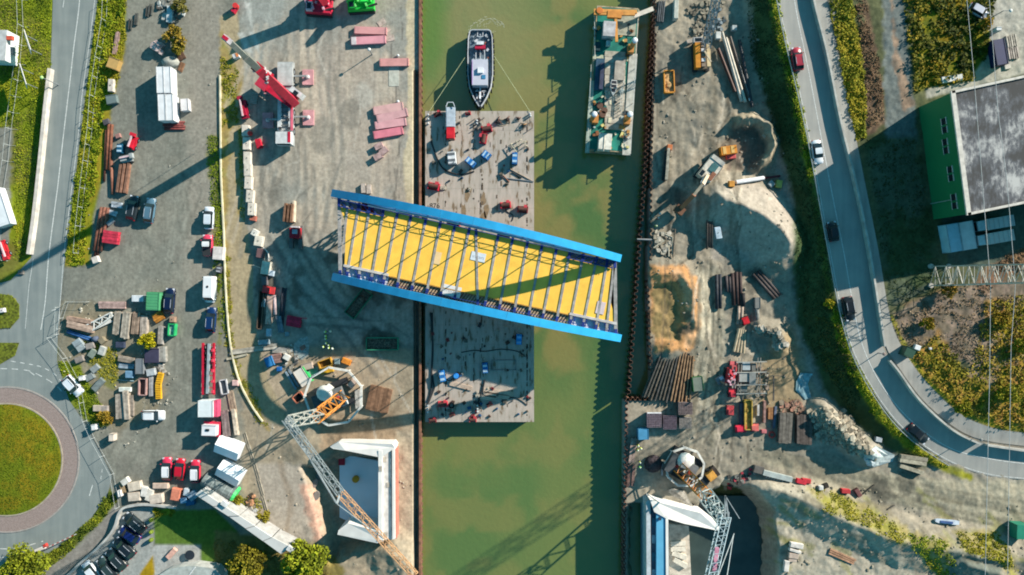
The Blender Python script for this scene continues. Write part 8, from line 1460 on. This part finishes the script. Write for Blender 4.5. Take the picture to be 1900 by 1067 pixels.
def sheeting(pts, c, label):
    xs = [p[0] for p in pts]; ys = [p[1] for p in pts]; cx_, cy_ = sum(xs)/len(xs), sum(ys)/len(ys); g0 = G(cx_, cy_); b = MB(); n = len(pts); rings = []
    for r in (1, .66, .33): rings.append([G(cx_+(x-cx_)*r+random.uniform(-2, 2), cy_+(y-cy_)*r+random.uniform(-2, 2), .12+random.uniform(.0, .5)*(1.2-r))-g0 for x, y in pts])
    v = [p for r in rings for p in r]+[G(cx_, cy_, .5)-g0]; fs = [(k*n+i, k*n+(i+1) % n, (k+1)*n+(i+1) % n, (k+1)*n+i) for k in range(2) for i in range(n)]+[(2*n+i, 2*n+(i+1) % n, 3*n) for i in range(n)]
    b.add(v, fs); o = b.build('plastic_sheet', mat(c, .45, .25, 1.5)); o.location = g0; tag(o, label, 'sheet')
sheeting([(1594, 838), (1612, 836), (1625, 826), (1660, 842), (1655, 856), (1632, 862), (1620, 866), (1602, 850)], (196, 206, 200), 'crumpled pale grey plastic sheet at the end of the rubble mound'); sheeting([(1600, 848), (1616, 852), (1632, 858), (1622, 868), (1606, 862)], (206, 216, 216), 'smaller white plastic sheet below the crumpled grey one'); sheeting([(1478, 708), (1486, 690), (1504, 694), (1498, 712), (1506, 736), (1492, 742), (1476, 726)], (150, 186, 190), 'torn white plastic sheet in the shade of the dike'); sheeting([(1496, 696), (1508, 694), (1504, 702)], (180, 210, 210), 'small scrap of plastic above the torn sheet'); block('white_box', 'pale grey box beside the road fence above the plastic sheets', 'box', 1631, 816, 1.2, .9, .7, -10, (190, 196, 196), holes=0)
rubble('rubble_mound', 'mound of broken concrete and soil below the shaded dike', [(1498, 760), (1560, 756), (1600, 800), (1618, 842), (1590, 846), (1510, 812)], 240, .4, 1.3, [(190, 176, 150), (160, 148, 126), (206, 194, 168)])
rubble('rubble_mound', 'reddish boards and soil above the dark timber stacks', [(1448, 745), (1488, 742), (1494, 766), (1450, 768)], 50, .4, 1.2, [(190, 140, 116), (170, 150, 124), (150, 120, 100)])
rubble('debris_pile', 'loose stones along the upper edge of the east yard', [(1300, 0), (1345, 0), (1330, 60), (1290, 70), (1270, 20)], 90, .3, .9, [(150, 140, 120), (120, 112, 96), (176, 164, 140)], 'stones')

def pebbles(name, pts, n, cols, smax):
    xs = [p[0] for p in pts]; ys = [p[1] for p in pts]; x = rng.uniform(min(xs), max(xs), n); y = rng.uniform(min(ys), max(ys), n); k = inside(x, y, pts); x, y = x[k], y[k]
    k = fbm(x/30, y/30, 3, 3) > .47; x, y = x[k], y[k]; z = np.zeros(len(x))
    for _ in range(3): q = (H-z)/H; z = ground_z(950+(x-950)*q, 533.5+(y-533.5)*q)
    q = (H-z)/H; X_ = (x-950)*.1*q; Y_ = (533.5-y)*.1*q
    mb = [MB() for c in cols]
    for i in range(len(X_)): s = .07+smax*random.random()**3; mb[i % len(cols)].box(X_[i], Y_[i], z[i]+s*.2, s, s*random.uniform(.4, 2.2), s*.6, random.uniform(0, 3), .3, .3)
    for i, c in enumerate(cols): o = mb[i].build(name, mat(c, .95, .3, 2), fix=False); o['kind'] = 'stuff'
pebbles('loose_stones', [(1210, 0), (1390, 0), (1480, 400), (1500, 700), (1480, 850), (1300, 860), (1210, 700)], 1500, [(150, 140, 122), (196, 184, 162), (170, 158, 136)], .34)
pebbles('loose_stones', [(1450, 890), (1900, 940), (1900, 1067), (1450, 1067)], 700, [(160, 150, 126), (186, 174, 150)], .34)
pebbles('loose_stones', [(470, 600), (765, 680), (765, 1067), (560, 1067), (440, 900)], 500, [(170, 156, 134), (206, 192, 168)], .3)
pebbles('loose_stones', [(110, 560), (300, 560), (340, 730), (220, 850), (120, 700)], 700, [(130, 126, 112), (196, 190, 172)], .38)
pebbles('loose_stones', [(180, 200), (400, 0), (400, 560), (130, 500)], 200, [(140, 136, 122), (180, 176, 160)], .25)

# ================================================================ plants
def leafmat():
    m = bpy.data.materials.new('leaves'); m.use_nodes = True; n = m.node_tree; b = n.nodes['Principled BSDF']; at = n.nodes.new('ShaderNodeAttribute'); at.attribute_name = 'col'
    n.links.new(at.outputs['Color'], b.inputs['Base Color']); b.inputs['Roughness'].default_value = .8; b.inputs['Specular IOR Level'].default_value = .15; return m
LEAF = leafmat()
def leaves(name, C, size, cols, parent=None, flat=.5, **kw):
    """many leaf clumps: C is an (n, 3) array of centres"""
    n = len(C); s = size*(.6+.8*rng.random(n))[:, None]; a = rng.normal(size=(n, 3)); a[:, 2] *= flat; a /= np.linalg.norm(a, axis=1)[:, None]; b = rng.normal(size=(n, 3)); b[:, 2] *= flat; b -= a*(a*b).sum(1)[:, None]; b /= np.linalg.norm(b, axis=1)[:, None]
    k = rng.uniform(.35, .8, n)[:, None]; V_ = np.stack([C-a*s, C+b*s*k, C+a*s, C-b*s*k], 1).reshape(-1, 3)
    me = bpy.data.meshes.new(name); me.vertices.add(4*n); me.vertices.foreach_set('co', V_.astype(np.float32).ravel()); me.loops.add(4*n); me.loops.foreach_set('vertex_index', np.arange(4*n, dtype=np.int32)); me.polygons.add(n); me.polygons.foreach_set('loop_start', np.arange(n, dtype=np.int32)*4); me.update(calc_edges=True)
    cc = np.array([alb(c) for c in cols]); w = np.clip(fbm(C[:, 0]*.35+50, C[:, 1]*.35+50, 5, 3)*1.3-.15+rng.normal(size=n)*.16, 0, .999)*(len(cols)-1); i = w.astype(int); f = (w-i)[:, None]; c = cc[i]*(1-f)+cc[np.minimum(i+1, len(cols)-1)]*f; c = c*rng.uniform(.8, 1.16, n)[:, None]
    at = me.color_attributes.new('col', 'FLOAT_COLOR', 'POINT'); q = np.ones((n, 4, 4), np.float32); q[:, :, :3] = c[:, None, :]; at.data.foreach_set('color', q.ravel()); me.materials.append(LEAF); return put(me, name, parent, **kw)
def scatter(pts, per_m2, hgt, clump=.0, seed=0):
    xs = [p[0] for p in pts]; ys = [p[1] for p in pts]; area = (max(xs)-min(xs))*(max(ys)-min(ys))/100; n = int(area*per_m2); x = rng.uniform(min(xs), max(xs), n); y = rng.uniform(min(ys), max(ys), n)
    k = sdist(x, y, pts)+(fbm(x/9, y/9, seed, 2)-.5)*14 > 0; x, y = x[k], y[k]; d_ = fbm(x/12, y/12, 7+seed, 3); k = d_ > clump; x, y, d_ = x[k], y[k], d_[k]
    z = np.zeros(len(x))
    for _ in range(4):
        s = (H-z)/H; U_, V_ = 950+(x-950)*s, 533.5+(y-533.5)*s; z = ground_z(U_, V_)
    s = (H-z)/H; X_ = (x-950)*.1*s; Y_ = (533.5-y)*.1*s; hh = hgt*np.clip((d_-clump)/(.75-clump), .15, 1.2)*rng.uniform(0, 1, len(x)); return np.stack([X_, Y_, z+hh], 1)
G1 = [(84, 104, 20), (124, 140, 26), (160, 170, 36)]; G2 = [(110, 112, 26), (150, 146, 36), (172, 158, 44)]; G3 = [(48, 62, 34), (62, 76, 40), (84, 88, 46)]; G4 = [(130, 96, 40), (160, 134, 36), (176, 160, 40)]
for nm, pts, den, hgt, sz, cl, cols in (
    ('scrub', [(184, -5), (232, -5), (226, 60), (196, 200), (182, 330), (160, 400), (158, 492), (128, 494), (122, 470), (154, 245)], 34, 1.1, .26, .30, G1+G2[1:]),
    ('scrub', [(205, -5), (236, -5), (231, 90), (206, 200), (200, 170), (205, 60)], 26, .8, .24, .38, G2),
    ('grass', [(-5, -5), (96, -5), (94, 130), (76, 260), (62, 400), (52, 478), (26, 484), (30, 240), (-5, 232)], 22, .45, .2, .30, G1+[(170, 160, 40)]),
    ('scrub', [(409, 100), (444, 130), (442, 225), (410, 236)], 24, .6, .22, .48, G2), ('scrub', [(384, 250), (408, 250), (412, 430), (418, 620), (406, 620), (396, 430)], 24, .7, .22, .40, G1),
    ('scrub', [(414, 470), (426, 480), (436, 640), (470, 730), (500, 790), (484, 788), (440, 710), (420, 640)], 24, .5, .22, .42, G2),
    ('scrub', [(442, 230), (452, 236), (454, 410), (446, 380)], 24, .5, .2, .42, G2),
    ('scrub', [(108, 668), (150, 684), (180, 740), (200, 765), (190, 790), (158, 770), (128, 736)], 26, .7, .22, .36, G1), ('scrub', [(150, 632), (222, 648), (216, 720), (176, 690)], 24, .7, .22, .44, G2),
    ('scrub', [(205, 905), (218, 928), (190, 965), (130, 1020), (84, 1058), (60, 1066), (54, 1050), (112, 1012), (168, 962)], 26, .8, .26, .34, [(70, 86, 24), (100, 114, 30), (150, 150, 36)]), ('scrub', [(285, 942), (326, 944), (318, 956), (287, 962)], 30, .7, .22, .3, G2), ('scrub', [(160, 765), (202, 768), (204, 790), (176, 796)], 26, .8, .24, .36, G2),
    ('grass', [(1437, -5), (1444, 0), (1458, 75), (1482, 170), (1500, 258), (1512, 330), (1500, 330), (1470, 180), (1448, 90), (1428, -5)], 34, .8, .24, .26, G1+[(176, 160, 50)]), ('grass', [(1545, 560), (1562, 590), (1592, 680), (1640, 762), (1690, 818), (1760, 866), (1740, 868), (1680, 826), (1620, 768), (1570, 690), (1546, 610)], 34, .8, .22, .28, G1+[(186, 166, 50)]),
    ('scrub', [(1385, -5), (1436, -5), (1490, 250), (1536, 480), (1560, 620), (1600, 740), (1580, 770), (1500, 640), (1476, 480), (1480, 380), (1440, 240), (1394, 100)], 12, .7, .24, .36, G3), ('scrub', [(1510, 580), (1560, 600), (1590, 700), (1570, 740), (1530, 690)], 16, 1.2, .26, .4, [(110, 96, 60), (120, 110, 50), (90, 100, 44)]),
    ('scrub', [(1536, -5), (1580, -5), (1602, 130), (1608, 250), (1588, 262), (1560, 130)], 30, 1.7, .3, .28, [(104, 116, 30), (150, 144, 36), (180, 160, 44)]), ('scrub', [(1584, -5), (1606, -5), (1640, 180), (1640, 225), (1606, 240), (1600, 120)], 16, .9, .26, .40, [(84, 62, 44), (120, 92, 66), (140, 116, 84)]),
    ('scrub', [(1674, -5), (1850, -5), (1828, 60), (1838, 92), (1800, 150), (1720, 162), (1697, 172)], 15, 2.6, .42, .44, [(44, 56, 26), (76, 84, 28), (126, 120, 34), (160, 132, 32)]),
    ('scrub', [(1652, 590), (1700, 560), (1830, 520), (1905, 560), (1905, 690), (1840, 690), (1700, 640), (1672, 640)], 9, 1.0, .26, .46, [(90, 76, 60), (136, 114, 84), (170, 150, 122)]), ('scrub', [(1830, 560), (1905, 545), (1905, 806), (1842, 788), (1784, 762), (1724, 708), (1692, 662), (1740, 620), (1800, 690)], 12, 1.6, .36, .44, [(80, 88, 30), (140, 130, 36), (166, 142, 48), (158, 122, 60)]),
    ('scrub', [(1860, 480), (1905, 455), (1905, 500), (1850, 505)], 16, 1.0, .28, .4, [(110, 84, 60), (150, 120, 84)]), ('scrub', [(1600, 262), (1700, 258), (1755, 540), (1680, 560), (1655, 560)], 6, .5, .24, .45, G3),
    ('scrub', [(1502, 905), (1560, 916), (1640, 955), (1688, 985), (1670, 1008), (1600, 975), (1530, 948)], 22, .8, .24, .46, G2), ('scrub', [(1672, 988), (1758, 1002), (1775, 1067), (1740, 1070), (1690, 1010)], 22, .9, .24, .44, G1+G2[1:]), ('scrub', [(1770, 988), (1850, 986), (1890, 1060), (1840, 1040), (1790, 1025)], 26, .9, .26, .36, G2),
    ('scrub', [(396, 1000), (470, 1010), (600, 1020), (615, 1070), (400, 1070)], 12, .6, .24, .44, [(110, 96, 40), (140, 120, 50)]), ('scrub', [(430, 915), (500, 930), (500, 960), (470, 985), (430, 950)], 18, .9, .24, .44, G2),
    ('scrub', [(-5, 546), (30, 550), (36, 588), (18, 607), (-5, 612)], 26, .6, .22, .36, G2), ('scrub', [(-5, 640), (34, 640), (22, 662), (-5, 680)], 22, .4, .2, .4, G1)):
    C_ = scatter(pts, den*1.9, hgt*.55*(1+.0), cl-.08+.03*(len(pts) % 3), len(pts)); leaves(nm, C_, sz*.62, cols, None, .35, kind='stuff')
rs = []; th = rng.uniform(0, 2*np.pi, 9000); r_ = 10.2*np.sqrt(rng.random(9000)); C_ = np.stack([(11-950)*.1+r_*np.cos(th), (533.5-853)*.1+r_*np.sin(th), .15+.5*(1-(r_/10.35)**2)+.06*rng.random(9000)], 1); leaves('grass', C_, .11, [(92, 108, 20), (108, 120, 24), (124, 126, 28)], None, .2, kind='stuff')
def tree(px, py, R, hgt, label, cols, n=2600, name='tree', cat='tree', lobes=9, z=None):
    t = thing(name, label, cat, px, py, 0, hgt*.75); b = MB(); b.cyl((0, 0, -.2), (.1, .05, hgt*.55), .05*R+.05, .03*R, 8)
    cs = []
    for i in range(lobes):
        q = i*2.4; rr = R*(.15+.55*((i+.5)/lobes)**.6); c = Vector((rr*math.cos(q), rr*math.sin(q), hgt*(.86-.32*rr/R)+random.uniform(-.3, .3))); cs.append((c, R*random.uniform(.28, .46))); b.cyl((0, 0, hgt*.35), c*.92, .035*R, .012*R, 5)
    b.build('trunk', mat((90, 76, 60), .9), t); k = rng.integers(0, lobes, n); ce = np.array([tuple(c) for c, r in cs])[k]; ra = np.array([r for c, r in cs])[k]; v = rng.normal(size=(n, 3)); v /= np.linalg.norm(v, axis=1)[:, None]; C_ = ce+v*(ra*(.45+.6*rng.random(n)))[:, None]; C_[:, 2] = np.maximum(C_[:, 2], .2); leaves('crown', C_, .12+.035*R, cols, t, .8); return t
YG = [(96, 104, 24), (150, 156, 36), (190, 186, 50)]
tree(38, 1058, 4.6, 6, 'large yellow-green tree at the bottom left corner', YG, 4200); tree(456, 1046, 3.8, 5.5, 'round olive-yellow tree, left of the pair at the bottom edge', [(90, 84, 26), (140, 130, 36), (176, 164, 46)], 3400); tree(560, 1046, 4.6, 6, 'bright green-yellow tree, right of the pair at the bottom edge', YG, 4600)
tree(272, 632, 1.9, 2.2, 'round yellow bush in the middle of the storage plot', [(140, 134, 24), (190, 176, 30), (210, 200, 40)], 1400, 'bush', 'bush', 6); tree(323, 66, 2.2, 2.4, 'yellow-orange bush above the grey gravel dome', [(120, 110, 40), (170, 140, 50), (196, 160, 60)], 1300, 'bush', 'bush', 7); tree(330, 90, 1.5, 1.8, 'small yellow bush between the pallet and the larger yellow bush', [(120, 110, 40), (170, 150, 50)], 700, 'bush', 'bush', 5); tree(332, 10, 1.8, 1.8, 'olive bush at the top edge beside the scrap heap', [(110, 106, 50), (160, 146, 70)], 900, 'bush', 'bush', 6)
tree(192, 775, 1.6, 1.6, 'orange-yellow bush at the lower corner of the storage plot', [(140, 110, 40), (190, 160, 50)], 800, 'bush', 'bush', 6); tree(438, 930, 1.5, 1.8, 'yellow shrub against the white flat roof building', [(130, 124, 30), (180, 160, 50)], 800, 'bush', 'bush', 5); tree(488, 962, 1.7, 1.8, 'yellow shrub near the middle of the flat roof building', [(130, 120, 34), (176, 160, 50)], 800, 'bush', 'bush', 5)
tree(1833, 42, 1.3, 2.0, 'small orange-yellow shrub beside the silver car at the top right', [(140, 110, 30), (190, 150, 40)], 700, 'bush', 'bush', 5); tree(1540, 563, 1.2, 1.6, 'small yellow bush at the west edge of the east road', [(140, 130, 30), (190, 176, 40)], 600, 'bush', 'bush', 5); tree(1764, 540, 1.5, 2.4, 'orange bush at the foot of the pylon', [(130, 100, 40), (176, 140, 50)], 700, 'bush', 'bush', 5)
for i, (x, y, r) in enumerate(((1722, 600, 1.6), (1860, 590, 2.0), (1790, 760, 1.8), (1870, 730, 2.2), (1895, 640, 1.8))): tree(x, y, r, 1.8, ('low brown bush at the left of the rough field', 'yellow bush near the top right of the rough field', 'green-yellow bush low in the rough field bend', 'green bush at the lower right of the rough field', 'yellow bush at the right frame edge of the rough field')[i], (G4 if i < 2 else G2), 900, 'bush', 'bush', 6)
